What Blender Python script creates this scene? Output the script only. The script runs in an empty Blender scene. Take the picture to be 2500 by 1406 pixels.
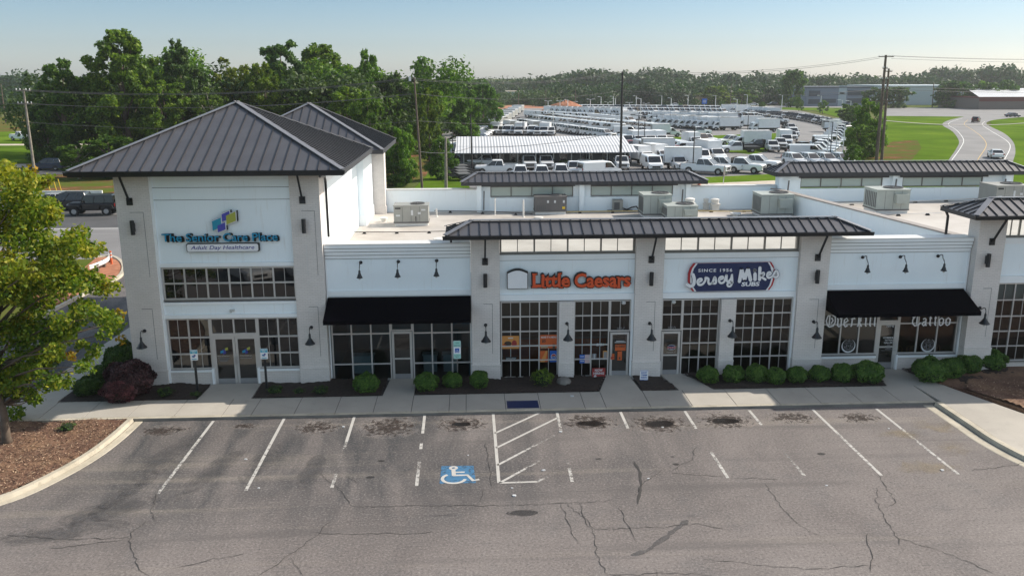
import bpy, math, random
import numpy as np
from mathutils import Vector, Matrix
rad = math.radians
random.seed(11)
RNG = np.random.default_rng(5)
SC = bpy.context.scene
COL = SC.collection

# ------------------------------------------------------------------ camera
CAM_POS = Vector((0.0, -35.4, 13.0))
PITCH, YAW, ROLL, FPX = rad(13.9), rad(2.82), rad(-0.105), 2083.0
_f = Vector((math.sin(YAW)*math.cos(PITCH), math.cos(YAW)*math.cos(PITCH), -math.sin(PITCH)))
_r = Vector((math.cos(YAW), -math.sin(YAW), 0)); _u = _r.cross(_f)
_r2 = _r*math.cos(ROLL)+_u*math.sin(ROLL); _u2 = -_r*math.sin(ROLL)+_u*math.cos(ROLL)
cam = bpy.data.cameras.new('camera'); camo = bpy.data.objects.new('camera', cam); COL.objects.link(camo)
camo.matrix_world = Matrix(((_r2.x, _u2.x, -_f.x, CAM_POS.x), (_r2.y, _u2.y, -_f.y, CAM_POS.y), (_r2.z, _u2.z, -_f.z, CAM_POS.z), (0, 0, 0, 1)))
cam.sensor_width = 36; cam.lens = FPX/2500*36; cam.clip_start = 0.5; cam.clip_end = 9000
SC.camera = camo

# ------------------------------------------------------------------ sky and sun
SUN = Vector((8.0, 2.5, 6.45)).normalized()
w = bpy.data.worlds.new("World"); SC.world = w; w.use_nodes = True
nt = w.node_tree; bg = nt.nodes['Background']
sky = nt.nodes.new('ShaderNodeTexSky'); sky.sky_type = 'NISHITA'; sky.sun_disc = False
sky.sun_elevation = math.asin(SUN.z); sky.sun_rotation = math.atan2(SUN.x, SUN.y)
sky.altitude = 100; sky.air_density = 1.0; sky.dust_density = 0.8; sky.ozone_density = 1.0
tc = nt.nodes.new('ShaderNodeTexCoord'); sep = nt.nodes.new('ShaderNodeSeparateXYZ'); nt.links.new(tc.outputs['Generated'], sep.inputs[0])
rp = nt.nodes.new('ShaderNodeValToRGB'); el = rp.color_ramp.elements       # low sky dimmed, sky above it boosted as added fill for the shaded facade
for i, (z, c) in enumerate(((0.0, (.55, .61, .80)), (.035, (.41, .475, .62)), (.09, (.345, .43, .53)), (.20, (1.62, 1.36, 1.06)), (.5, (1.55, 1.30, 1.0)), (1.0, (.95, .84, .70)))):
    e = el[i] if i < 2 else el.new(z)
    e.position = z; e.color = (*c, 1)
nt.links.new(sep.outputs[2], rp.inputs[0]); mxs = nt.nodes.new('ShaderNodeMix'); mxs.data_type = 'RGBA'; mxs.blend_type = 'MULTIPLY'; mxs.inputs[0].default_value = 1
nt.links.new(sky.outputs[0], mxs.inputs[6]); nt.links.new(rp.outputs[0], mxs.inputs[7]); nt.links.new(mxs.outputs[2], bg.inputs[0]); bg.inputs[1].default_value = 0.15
sl = bpy.data.lights.new('sun', 'SUN'); sl.energy = 4.0; sl.angle = rad(0.6); sl.color = (1.0, 0.93, 0.82)
so = bpy.data.objects.new('sun', sl); COL.objects.link(so)
so.rotation_euler = (-SUN).to_track_quat('-Z', 'Y').to_euler(); so.location = SUN*300
SC.view_settings.view_transform = 'Standard'; SC.view_settings.look = 'None'
SC.view_settings.gamma = 1; SC.view_settings.exposure = 0.6
SC.cycles.use_denoising = True
SC.cycles.max_bounces = 8; SC.cycles.transparent_max_bounces = 24; SC.cycles.volume_bounces = 1

# ------------------------------------------------------------------ where a point of the ground / of an upright plane lies
def _ray(px, py): return _f+_r2*((px-1250)/FPX)-_u2*((py-703)/FPX)
def gp(px, py, z=0.0):
    d = _ray(px, py); return CAM_POS+d*((z-CAM_POS.z)/d.z)
def fy(px, py, Y=0.0):
    d = _ray(px, py); return CAM_POS+d*((Y-CAM_POS.y)/d.y)
def lin(c):
    c = c/255.0
    return c/12.92 if c <= 0.04045 else ((c+0.055)/1.055)**2.4
def rgb(r, g, b): return (lin(r), lin(g), lin(b))

# ------------------------------------------------------------------ materials
MATS = {}
class NT:
    def __init__(s, name):
        s.m = bpy.data.materials.new(name); s.m.use_nodes = True; s.t = s.m.node_tree
        s.b = s.t.nodes['Principled BSDF']; s.out = s.t.nodes['Material Output']
        MATS[name] = s.m
    def n(s, typ, **kw):
        o = s.t.nodes.new(typ)
        for k, v in kw.items():
            if k.startswith('i_'):
                key = k[2:]; key = int(key) if key.isdigit() else key
                o.inputs[key].default_value = v
            else: setattr(o, k, v)
        return o
    def l(s, a, b): s.t.links.new(a, b)
    def coord(s, scale=(1, 1, 1), kind='Object'):
        tc = s.n('ShaderNodeTexCoord'); mp = s.n('ShaderNodeMapping'); mp.inputs['Scale'].default_value = scale
        s.l(tc.outputs[kind], mp.inputs['Vector']); return mp.outputs[0]
    def noise(s, vec, scale, detail=4, rough=0.55, out='Fac', dist=0.0):
        o = s.n('ShaderNodeTexNoise'); o.inputs['Scale'].default_value = scale; o.inputs['Detail'].default_value = detail
        o.inputs['Roughness'].default_value = rough; o.inputs['Distortion'].default_value = dist
        s.l(vec, o.inputs['Vector']); return o.outputs[out]
    def ramp(s, fac, stops, interp='LINEAR'):
        o = s.n('ShaderNodeValToRGB'); e = o.color_ramp; e.interpolation = interp
        while len(e.elements) > 1: e.elements.remove(e.elements[-1])
        for i, (p, c) in enumerate(stops):
            if isinstance(c, (int, float)): c = (c, c, c)
            el = e.elements[0] if i == 0 else e.elements.new(p)
            el.position = p; el.color = (*c, 1)
        s.l(fac, o.inputs[0]); return o.outputs[0]
    def mix(s, a, b, fac, mode='MIX'):
        o = s.n('ShaderNodeMix', data_type='RGBA', blend_type=mode)
        for sock, v in ((o.inputs[0], fac), (o.inputs[6], a), (o.inputs[7], b)):
            if hasattr(v, 'is_output'): s.l(v, sock)
            elif isinstance(v, tuple): sock.default_value = (*v, 1)
            else: sock.default_value = v
        return o.outputs[2]
    def math(s, op, a, b=None, clamp=False):
        o = s.n('ShaderNodeMath', operation=op, use_clamp=clamp)
        for i, v in enumerate((a, b)):
            if v is None: continue
            if hasattr(v, 'is_output'): s.l(v, o.inputs[i])
            else: o.inputs[i].default_value = v
        return o.outputs[0]
    def bump(s, h, strength=0.3, dist=0.02):
        o = s.n('ShaderNodeBump'); o.inputs['Strength'].default_value = strength; o.inputs['Distance'].default_value = dist
        s.l(h, o.inputs['Height']); s.l(o.outputs[0], s.b.inputs['Normal'])
    def set(s, col=None, rough=None, metal=None, spec=None, **kw):
        if col is not None:
            if hasattr(col, 'is_output'): s.l(col, s.b.inputs['Base Color'])
            else: s.b.inputs['Base Color'].default_value = (*col, 1)
        if rough is not None:
            if hasattr(rough, 'is_output'): s.l(rough, s.b.inputs['Roughness'])
            else: s.b.inputs['Roughness'].default_value = rough
        if metal is not None: s.b.inputs['Metallic'].default_value = metal
        if spec is not None: s.b.inputs['Specular IOR Level'].default_value = spec
        for k, v in kw.items(): s.b.inputs[k].default_value = v

def plain(name, col, rough=0.6, metal=0.0, var=0.06, scale=2.0, spec=0.5):
    n = NT(name); v = n.coord(); f = n.noise(v, scale, 5)
    a = tuple(c*(1-var) for c in col); b = tuple(min(1, c*(1+var)) for c in col)
    n.set(n.ramp(f, [(0.3, a), (0.7, b)]), rough, metal, spec)
    return n

def mk_materials():
    # painted siding panels and brick
    n = NT('siding'); v = n.coord(); f = n.noise(v, 0.6, 4); st = n.noise(n.coord((6, 6, 0.5)), 1.5, 4)
    c = n.ramp(f, [(0.3, (0.80, 0.87, 0.91)), (0.7, (0.85, 0.91, 0.94))]); c = n.mix(c, (0.60, 0.585, 0.55), n.ramp(st, [(0.60, 0.0), (0.8, 0.45)]))
    n.set(c, 0.55); n.bump(n.noise(v, 25, 3), 0.05, 0.01)
    n = NT('trim_white'); v = n.coord(); n.set(n.ramp(n.noise(v, 1.2, 4), [(0.3, (0.80, 0.83, 0.85)), (0.7, (0.86, 0.88, 0.89))]), 0.5)
    n = NT('painted_brick'); tc = n.n('ShaderNodeTexCoord'); sx = n.n('ShaderNodeSeparateXYZ'); n.l(tc.outputs['Object'], sx.inputs[0])
    cb = n.n('ShaderNodeCombineXYZ'); n.l(n.math('ADD', sx.outputs[0], sx.outputs[1]), cb.inputs[0]); n.l(sx.outputs[2], cb.inputs[1])
    br = n.n('ShaderNodeTexBrick'); n.l(cb.outputs[0], br.inputs['Vector'])
    br.inputs['Scale'].default_value = 1.0; br.inputs['Brick Width'].default_value = 0.22; br.inputs['Row Height'].default_value = 0.075
    br.inputs['Mortar Size'].default_value = 0.008; br.inputs['Mortar Smooth'].default_value = 0.3; br.inputs['Bias'].default_value = 0.0
    br.inputs['Color1'].default_value = (*rgb(220, 213, 208), 1); br.inputs['Color2'].default_value = (*rgb(213, 206, 201), 1); br.inputs['Mortar'].default_value = (*rgb(198, 191, 186), 1)
    nv = n.noise(tc.outputs['Object'], 0.9, 5); c = n.mix(br.outputs['Color'], (0.50, 0.47, 0.44), n.ramp(nv, [(0.45, 0.0), (0.85, 0.45)]))
    n.set(c, 0.75); h = n.math('SUBTRACT', n.noise(tc.outputs['Object'], 18, 4), br.outputs['Fac']); n.bump(h, 0.55, 0.012)
    plain('joint_shade_dark', (0.10, 0.10, 0.10), 0.9)  # dark joints, also shadow lines painted under the trim steps
    # roofs
    n = NT('seam_metal'); v = n.coord(); n.set(n.ramp(n.noise(v, 1.3, 5), [(0.25, (0.088, 0.086, 0.094)), (0.75, (0.112, 0.110, 0.118))]), n.ramp(n.noise(v, 4, 3), [(0.3, 0.36), (0.7, 0.46)]), 0.25)
    n.bump(n.noise(v, 0.9, 2), 0.12, 0.05)
    plain('roof_cap', (0.17, 0.17, 0.185), 0.45, 0.2)
    plain('seam_rib', (0.035, 0.035, 0.039), 0.5, 0.2)
    plain('gutter_black', (0.010, 0.010, 0.012), 0.35, 0.2)
    plain('fascia_dark', (0.030, 0.030, 0.034), 0.5)
    n = NT('roof_membrane'); v = n.coord(); f = n.noise(v, 0.35, 6, 0.6); g = n.noise(v, 2.2, 6, 0.7, dist=1.0)
    c = n.ramp(f, [(0.3, (0.37, 0.335, 0.30)), (0.55, (0.48, 0.445, 0.405)), (0.75, (0.54, 0.505, 0.465))]); c = n.mix(c, (0.32, 0.26, 0.21), n.ramp(g, [(0.60, 0.0), (0.78, 0.55)]))
    n.set(c, 0.6)
    plain('parapet_cap', (0.62, 0.62, 0.61), 0.5)
    plain('coping_tan', rgb(150, 142, 136), 0.6)
    # glass
    def glass(name, tint, ior=1.5):
        n = NT(name); tr = n.n('ShaderNodeBsdfTransparent'); tr.inputs[0].default_value = (*tint, 1); gl = n.n('ShaderNodeBsdfGlossy'); gl.inputs['Roughness'].default_value = 0.015
        b = n.n('ShaderNodeBump'); b.inputs['Strength'].default_value = 0.06; b.inputs['Distance'].default_value = 0.05; n.l(n.noise(n.coord(), 0.45, 1), b.inputs['Height']); n.l(b.outputs[0], gl.inputs['Normal'])
        fr = n.n('ShaderNodeFresnel'); fr.inputs[0].default_value = ior; n.l(b.outputs[0], fr.inputs['Normal']); mx = n.n('ShaderNodeMixShader')
        n.l(fr.outputs[0], mx.inputs[0]); n.l(tr.outputs[0], mx.inputs[1]); n.l(gl.outputs[0], mx.inputs[2]); n.l(mx.outputs[0], n.out.inputs[0])
    glass('shop_glass', (0.42, 0.42, 0.40), 1.62); glass('shop_glass_blue', (0.40, 0.52, 0.56), 1.6)
    n = NT('upper_glass'); n.set((0.009, 0.010, 0.011), 0.02, 0, 0.5); n.b.inputs['IOR'].default_value = 1.7
    plain('room_floor', (0.10, 0.085, 0.07), 0.5); plain('room_wall', (0.20, 0.19, 0.18), 0.8); plain('room_dark', (0.035, 0.035, 0.035), 0.8); plain('room_blue', (0.12, 0.19, 0.22), 0.7); plain('blind', (0.24, 0.21, 0.17), 0.8); plain('pale_blue_sheet', (0.60, 0.78, 0.85), 0.6)
    n = NT('door_glass'); n.set((0.022, 0.020, 0.018), 0.03, 0, 0.5); n.b.inputs['IOR'].default_value = 1.8
    n = NT('clear_glass'); tr = n.n('ShaderNodeBsdfTransparent'); tr.inputs[0].default_value = (0.93, 0.95, 0.93, 1)
    gl = n.n('ShaderNodeBsdfGlossy'); gl.inputs['Roughness'].default_value = 0.03; fr = n.n('ShaderNodeFresnel'); mx = n.n('ShaderNodeMixShader')
    n.l(fr.outputs[0], mx.inputs[0]); n.l(tr.outputs[0], mx.inputs[1]); n.l(gl.outputs[0], mx.inputs[2]); n.l(mx.outputs[0], n.out.inputs[0])
    n = NT('frosted_glass'); n.set(rgb(176, 188, 182), 0.25)
    plain('aluminium', (0.52, 0.505, 0.49), 0.4, 0.35)
    plain('aluminium_dark', (0.16, 0.155, 0.15), 0.4, 0.35)
    plain('bronze_frame', (0.23, 0.22, 0.20), 0.45, 0.3)
    plain('kick_plate', (0.30, 0.30, 0.31), 0.4, 0.3)
    n = plain('awning_fabric', (0.0022, 0.0022, 0.004), 1.0, spec=0.0)
    plain('awning_patch', (0.050, 0.046, 0.043), 0.85)
    plain('lamp_black', (0.010, 0.012, 0.015), 0.4)
    plain('bulb_white', (0.5, 0.5, 0.48), 0.3)
    # ground
    n = NT('asphalt_lot'); v = n.coord(); tcg = v
    big = n.noise(v, 0.16, 6, 0.65, dist=0.8); mid = n.noise(v, 0.7, 6, 0.62); fine = n.noise(v, 13, 4, 0.85); med = n.noise(n.coord((1, 1, 1)), 5, 4, 0.7)
    c = n.ramp(big, [(0.30, (0.118, 0.103, 0.098)), (0.5, (0.168, 0.147, 0.139)), (0.72, (0.208, 0.184, 0.173))])
    c = n.mix(c, (0.118, 0.112, 0.112), n.ramp(mid, [(0.52, 0.0), (0.72, 0.5)]))
    # worn dark sealer left on the stalls, stretched along them, fading to the open lane and the right
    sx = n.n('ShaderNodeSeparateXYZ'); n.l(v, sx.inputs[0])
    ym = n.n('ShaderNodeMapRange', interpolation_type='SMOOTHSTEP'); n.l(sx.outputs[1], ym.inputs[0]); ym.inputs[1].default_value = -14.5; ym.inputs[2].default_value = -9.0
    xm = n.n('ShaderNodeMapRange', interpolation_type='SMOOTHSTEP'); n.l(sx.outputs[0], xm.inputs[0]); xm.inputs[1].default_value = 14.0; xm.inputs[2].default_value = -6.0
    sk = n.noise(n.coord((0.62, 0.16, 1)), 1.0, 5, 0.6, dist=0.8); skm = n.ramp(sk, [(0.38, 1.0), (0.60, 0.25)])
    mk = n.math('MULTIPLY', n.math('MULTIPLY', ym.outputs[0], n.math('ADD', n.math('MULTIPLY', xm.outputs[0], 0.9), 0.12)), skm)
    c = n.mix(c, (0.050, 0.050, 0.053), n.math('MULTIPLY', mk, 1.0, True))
    # tan and pale bands along the lane
    wv = n.noise(n.coord((0.035, 0.75, 1)), 1.0, 4, 0.6); c = n.mix(c, (0.27, 0.235, 0.195), n.ramp(wv, [(0.55, 0.0), (0.72, 0.45)]))
    c = n.mix(c, (0.045, 0.043, 0.043), n.ramp(fine, [(0.33, 0.75), (0.48, 0.0)]))
    c = n.mix(c, (0.46, 0.42, 0.39), n.ramp(fine, [(0.53, 0.0), (0.72, 0.50)]))
    c = n.mix(c, (0.10, 0.094, 0.092), n.ramp(med, [(0.60, 0.0), (0.80, 0.6)]))
    tk = n.noise(n.coord((0.05, 0.9, 1)), 1.3, 3, 0.5, dist=0.3); c = n.mix(c, (0.095, 0.086, 0.084), n.ramp(tk, [(0.30, 0.50), (0.44, 0.0)]))   # wheel paths
    n.set(c, 0.85, 0, 0.3); n.bump(fine, 0.45, 0.008)
    n = NT('asphalt_road'); v = n.coord(); c = n.ramp(n.noise(v, 0.12, 5), [(0.3, (0.150, 0.145, 0.145)), (0.7, (0.215, 0.208, 0.205))])
    c = n.mix(c, (0.09, 0.088, 0.088), n.ramp(n.noise(n.coord((0.2, 1.4, 1)), 0.5, 5), [(0.5, 0.0), (0.75, 0.4)])); c = n.mix(c, (0.3, 0.29, 0.28), n.ramp(n.noise(v, 9, 3), [(0.55, 0.0), (0.8, 0.4)])); n.set(c, 0.85)
    n = NT('asphalt_dark'); v = n.coord(); c = n.ramp(n.noise(v, 0.3, 5), [(0.3, (0.050, 0.050, 0.052)), (0.7, (0.082, 0.081, 0.083))]); n.set(c, 0.85)
    n = NT('concrete'); v = n.coord(); c = n.ramp(n.noise(v, 0.45, 5), [(0.3, (0.345, 0.315, 0.275)), (0.7, (0.43, 0.395, 0.345))])
    c = n.mix(c, (0.22, 0.20, 0.18), n.ramp(n.noise(v, 2.2, 6, 0.65), [(0.56, 0.0), (0.78, 0.35)])); c = n.mix(c, (0.5, 0.47, 0.42), n.ramp(n.noise(v, 30, 2), [(0.6, 0.0), (0.8, 0.3)]))
    n.set(c, 0.8); n.bump(n.noise(v, 40, 3), 0.12, 0.004)
    n = NT('concrete_curb'); v = n.coord(); c = n.ramp(n.noise(v, 1.1, 6), [(0.3, (0.36, 0.32, 0.25)), (0.7, (0.52, 0.47, 0.38))])
    c = n.mix(c, (0.14, 0.115, 0.085), n.ramp(n.noise(v, 3.5, 6, 0.7), [(0.54, 0.0), (0.75, 0.6)])); n.set(c, 0.8)
    n = NT('concrete_grime'); v = n.coord(); c = n.ramp(n.noise(v, 1.5, 6), [(0.3, (0.13, 0.12, 0.11)), (0.7, (0.22, 0.205, 0.185))]); n.set(c, 0.85)
    n = NT('mulch_dark'); v = n.coord(); f = n.noise(v, 14, 4, 0.7); c = n.ramp(f, [(0.3, (0.012, 0.008, 0.007)), (0.55, (0.032, 0.020, 0.015)), (0.8, (0.085, 0.055, 0.042))]); n.set(c, 0.9); n.bump(f, 0.9, 0.03)
    n = NT('mulch_pine'); v = n.coord(); f = n.noise(v, 11, 5, 0.75, dist=1.5); g = n.noise(v, 0.9, 4)
    c = n.ramp(f, [(0.28, (0.045, 0.020, 0.012)), (0.5, (0.135, 0.068, 0.042)), (0.72, (0.29, 0.175, 0.11))]); c = n.mix(c, (0.33, 0.20, 0.11), n.ramp(g, [(0.5, 0.0), (0.7, 0.45)])); c = n.mix(c, (0.06, 0.022, 0.014), n.ramp(g, [(0.3, 0.65), (0.45, 0.0)]))
    n.set(c, 0.9); n.bump(f, 0.8, 0.03)
    n = NT('mulch_chip'); at = n.n('ShaderNodeAttribute', attribute_name='v'); n.set(n.ramp(at.outputs['Fac'], [(0.0, (0.04, 0.018, 0.011)), (0.5, (0.22, 0.12, 0.075)), (1.0, (0.58, 0.42, 0.28))]), 0.9)
    n = NT('red_clay'); v = n.coord(); n.set(n.ramp(n.noise(v, 2.0, 5), [(0.3, (0.26, 0.095, 0.045)), (0.7, (0.42, 0.18, 0.095))]), 0.9)
    n = NT('pale_gravel'); v = n.coord(); n.set(n.ramp(n.noise(v, 0.8, 5), [(0.3, (0.38, 0.31, 0.24)), (0.7, (0.52, 0.46, 0.38))]), 0.9)
    n = NT('lawn'); v = n.coord(); f = n.noise(v, 0.06, 5, 0.6); g = n.noise(v, 1.6, 5, 0.7)
    c = n.ramp(f, [(0.3, (0.050, 0.100, 0.009)), (0.5, (0.085, 0.155, 0.013)), (0.7, (0.130, 0.205, 0.020))]); c = n.mix(c, (0.075, 0.075, 0.022), n.ramp(g, [(0.45, 0.0), (0.75, 0.6)]))
    wv = n.noise(n.coord((0.05, 0.35, 1)), 1.0, 3); c = n.mix(c, (0.13, 0.17, 0.03), n.ramp(wv, [(0.55, 0.0), (0.7, 0.4)])); n.set(c, 1.0, 0, 0.0)
    n = NT('lawn_worn'); v = n.coord(); f = n.noise(v, 0.22, 6, 0.65)
    c = n.ramp(f, [(0.35, (0.075, 0.11, 0.018)), (0.5, (0.10, 0.105, 0.03)), (0.58, (0.13, 0.072, 0.035)), (0.68, (0.26, 0.12, 0.07)), (0.8, (0.10, 0.13, 0.025))]); n.set(c, 1.0, 0, 0.0)
    n = NT('earth_far'); v = n.coord(); c = n.ramp(n.noise(v, 0.01, 5), [(0.3, (0.06, 0.085, 0.025)), (0.5, (0.10, 0.12, 0.04)), (0.7, (0.13, 0.12, 0.06))]); n.set(c, 1.0, 0, 0.0)
    # worn paint on the ground: real paint sheet with gaps where it has flaked off
    def paint(name, col, lo, hi, sc=9.0):
        n = NT(name); v = n.coord(); f = n.noise(v, sc, 5, 0.75); at = n.n('ShaderNodeAttribute', attribute_name='v')
        a = n.math('ADD', f, n.math('SUBTRACT', at.outputs['Fac'], 0.5)); n.set(n.ramp(n.noise(v, 3, 3), [(0.3, tuple(c*0.85 for c in col)), (0.7, col)]), 0.7)
        n.l(n.ramp(a, [(lo, 0.0), (hi, 0.92)]), n.b.inputs['Alpha'])
    paint('paint_white', (0.52, 0.50, 0.47), 0.40, 0.60, 6); paint('paint_blue', (0.055, 0.175, 0.32), 0.38, 0.66, 5)
    plain('road_paint', (0.66, 0.66, 0.64), 0.7); plain('road_paint_yellow', (0.50, 0.33, 0.10), 0.7)
    def stain(name, col, soft=0.25, rough=0.9, mx=0.9, sc=2.6, amp=1.1):
        n = NT(name); v = n.coord(); at = n.n('ShaderNodeAttribute', attribute_name='v')
        f = n.noise(v, sc, 7, 0.72, dist=0.6); a = n.math('ADD', at.outputs['Fac'], n.math('MULTIPLY', n.math('SUBTRACT', f, 0.5), amp))
        n.set(n.ramp(n.noise(v, 3.2, 6, 0.7), [(0.3, tuple(c*0.6 for c in col)), (0.7, tuple(min(1, c*1.5) for c in col))]), rough)
        n.l(n.ramp(a, [(0.42, 0.0), (0.42+soft, mx)]), n.b.inputs['Alpha'])
    stain('stain_mud', (0.030, 0.020, 0.016), 0.45, amp=3.0, sc=4.5, mx=0.85); stain('stain_wet', (0.016, 0.012, 0.010), 0.10, 0.25, amp=1.6); stain('stain_tan', (0.27, 0.215, 0.135), 0.6, 0.9, 0.6, 0.9, 1.7); stain('stain_pale', (0.42, 0.37, 0.34), 0.5, 0.9, 0.45, 1.4, 1.2)
    stain('stain_dark', (0.075, 0.073, 0.075), 0.7, 0.9, 0.75, 0.9, 1.3); stain('stain_oil', (0.032, 0.030, 0.030), 0.2, 0.7, 0.7, 3, 0.9)
    plain('crack', (0.045, 0.042, 0.040), 0.95)
    # vehicles
    for nm, c in (('car_white', (0.72, 0.73, 0.74)), ('car_black', (0.008, 0.008, 0.010)), ('car_blue', (0.016, 0.028, 0.06)), ('car_red', (0.19, 0.008, 0.010)), ('car_maroon', (0.055, 0.010, 0.012)), ('car_silver', (0.34, 0.35, 0.36)), ('car_tan', (0.35, 0.25, 0.15)), ('car_yellow', (0.5, 0.3, 0.04))):
        n = NT(nm); n.set(c, 0.3); n.b.inputs['Coat Weight'].default_value = 0.5; n.b.inputs['Coat Roughness'].default_value = 0.08
    plain('box_white', (0.70, 0.71, 0.72), 0.45)
    n = NT('car_glass'); n.set((0.010, 0.013, 0.016), 0.05); n.b.inputs['IOR'].default_value = 1.7
    plain('tyre', (0.012, 0.012, 0.012), 0.85); plain('rim', (0.35, 0.35, 0.36), 0.35, 0.6); plain('grille_black', (0.010, 0.010, 0.011), 0.5)
    plain('chrome', (0.45, 0.45, 0.46), 0.2, 0.9); plain('lens_clear', (0.45, 0.46, 0.47), 0.1); plain('lens_red', (0.32, 0.012, 0.01), 0.2); plain('steel_black', (0.012, 0.012, 0.013), 0.6)
    # objects
    plain('hvac_grey', rgb(150, 150, 145), 0.55, 0.2); plain('hvac_dark', rgb(98, 96, 96), 0.6, 0.2); plain('hvac_green', rgb(160, 165, 159), 0.55, 0.1); plain('hvac_fin', (0.10, 0.10, 0.10), 0.7)
    plain('wood_pole', (0.115, 0.085, 0.065), 0.9, 0, 0.25, 3); plain('wood_pole_grey', (0.23, 0.20, 0.165), 0.9, 0, 0.25, 3); plain('dark_pole', (0.028, 0.025, 0.024), 0.8)
    plain('wire', (0.075, 0.075, 0.078), 0.6); plain('pole_white', (0.68, 0.68, 0.66), 0.5); plain('galvanised', (0.55, 0.56, 0.57), 0.4, 0.5)
    plain('pvc', (0.68, 0.66, 0.62), 0.5); plain('gas_pipe', (0.58, 0.44, 0.19), 0.6); plain('orange_plastic', (0.62, 0.12, 0.035), 0.5); plain('yellow_plastic', (0.62, 0.42, 0.03), 0.5)
    for nm, c in (('sign_blue', rgb(24, 138, 178)), ('sign_teal', rgb(28, 140, 170)), ('sign_indigo', rgb(74, 74, 168)), ('sign_olive', rgb(165, 168, 70)), ('sign_white', (0.78, 0.78, 0.80)), ('sign_black', (0.008, 0.009, 0.011)),
                  ('sign_orange', (0.62, 0.075, 0.015)), ('sign_navy', (0.006, 0.018, 0.085)), ('sign_red', (0.40, 0.010, 0.018)), ('sign_text_blue', (0.035, 0.035, 0.26)), ('poster_orange', (0.52, 0.10, 0.02)), ('poster_amber', (0.55, 0.24, 0.06)), ('poster_maroon', (0.28, 0.025, 0.025)),
                  ('decal_white', (0.55, 0.56, 0.57)), ('decal_grey', (0.22, 0.22, 0.23)), ('poster_dark', (0.02, 0.02, 0.024)), ('reserved_teal', rgb(40, 160, 185)), ('access_blue', (0.012, 0.10, 0.42)), ('access_green', rgb(150, 205, 195)), ('skin_tone', (0.45, 0.24, 0.13)), ('brown_dark', (0.05, 0.03, 0.02))):
        plain(nm, c, 0.45, 0, 0.03)
    plain('bark', (0.105, 0.078, 0.058), 0.95, 0, 0.35, 4); plain('bark_pale', (0.30, 0.26, 0.21), 0.95, 0, 0.3, 4)
    def leaf(name, dark, mid, light, trans=0.35):
        n = NT(name); at = n.n('ShaderNodeAttribute', attribute_name='v'); oi = n.n('ShaderNodeObjectInfo')
        c = n.ramp(at.outputs['Fac'], [(0.0, dark), (0.5, mid), (1.0, light)]); c = n.mix(c, oi.outputs['Color'], 1.0, 'MULTIPLY')
        n.set(c, 0.55, 0, 0.25); tr = n.n('ShaderNodeBsdfTranslucent'); n.l(n.mix(c, (1.0, 1.15, 0.45), 1.0, 'MULTIPLY'), tr.inputs[0])
        mx = n.n('ShaderNodeMixShader'); mx.inputs[0].default_value = trans
        n.l(n.b.outputs[0], mx.inputs[1]); n.l(tr.outputs[0], mx.inputs[2]); n.l(mx.outputs[0], n.out.inputs[0])
    leaf('leaf_green', (0.030, 0.065, 0.012), (0.090, 0.165, 0.022), (0.200, 0.280, 0.034), 0.42)
    leaf('leaf_dark', (0.020, 0.042, 0.014), (0.050, 0.092, 0.024), (0.105, 0.160, 0.036), 0.32)
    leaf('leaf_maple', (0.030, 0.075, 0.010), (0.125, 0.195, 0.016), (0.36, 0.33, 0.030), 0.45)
    leaf('leaf_box', (0.022, 0.058, 0.012), (0.055, 0.125, 0.022), (0.120, 0.215, 0.036), 0.25)
    leaf('leaf_purple', (0.016, 0.010, 0.011), (0.040, 0.020, 0.023), (0.105, 0.048, 0.052), 0.15)
    plain('shrub_core', (0.010, 0.018, 0.007), 0.95)
    plain('brick_dark', rgb(105, 95, 90), 0.85); plain('brick_red_band', rgb(95, 45, 42), 0.8); plain('wall_grey', rgb(118, 126, 140), 0.8); plain('wall_pale', rgb(158, 170, 176), 0.8); plain('wall_dark', rgb(72, 78, 88), 0.7); plain('porch_grey', (0.07, 0.073, 0.078), 0.8)
    n = NT('corrugated'); v = n.coord((1, 1, 1)); wv = n.n('ShaderNodeTexWave', wave_type='BANDS', bands_direction='X'); wv.inputs['Scale'].default_value = 0.7; n.l(v, wv.inputs['Vector'])
    n.set(n.ramp(wv.outputs['Fac'], [(0.2, (0.34, 0.35, 0.37)), (0.6, (0.66, 0.66, 0.67))]), 0.5, 0.0); n.bump(wv.outputs['Fac'], 0.6, 0.05)
mk_materials()

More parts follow.
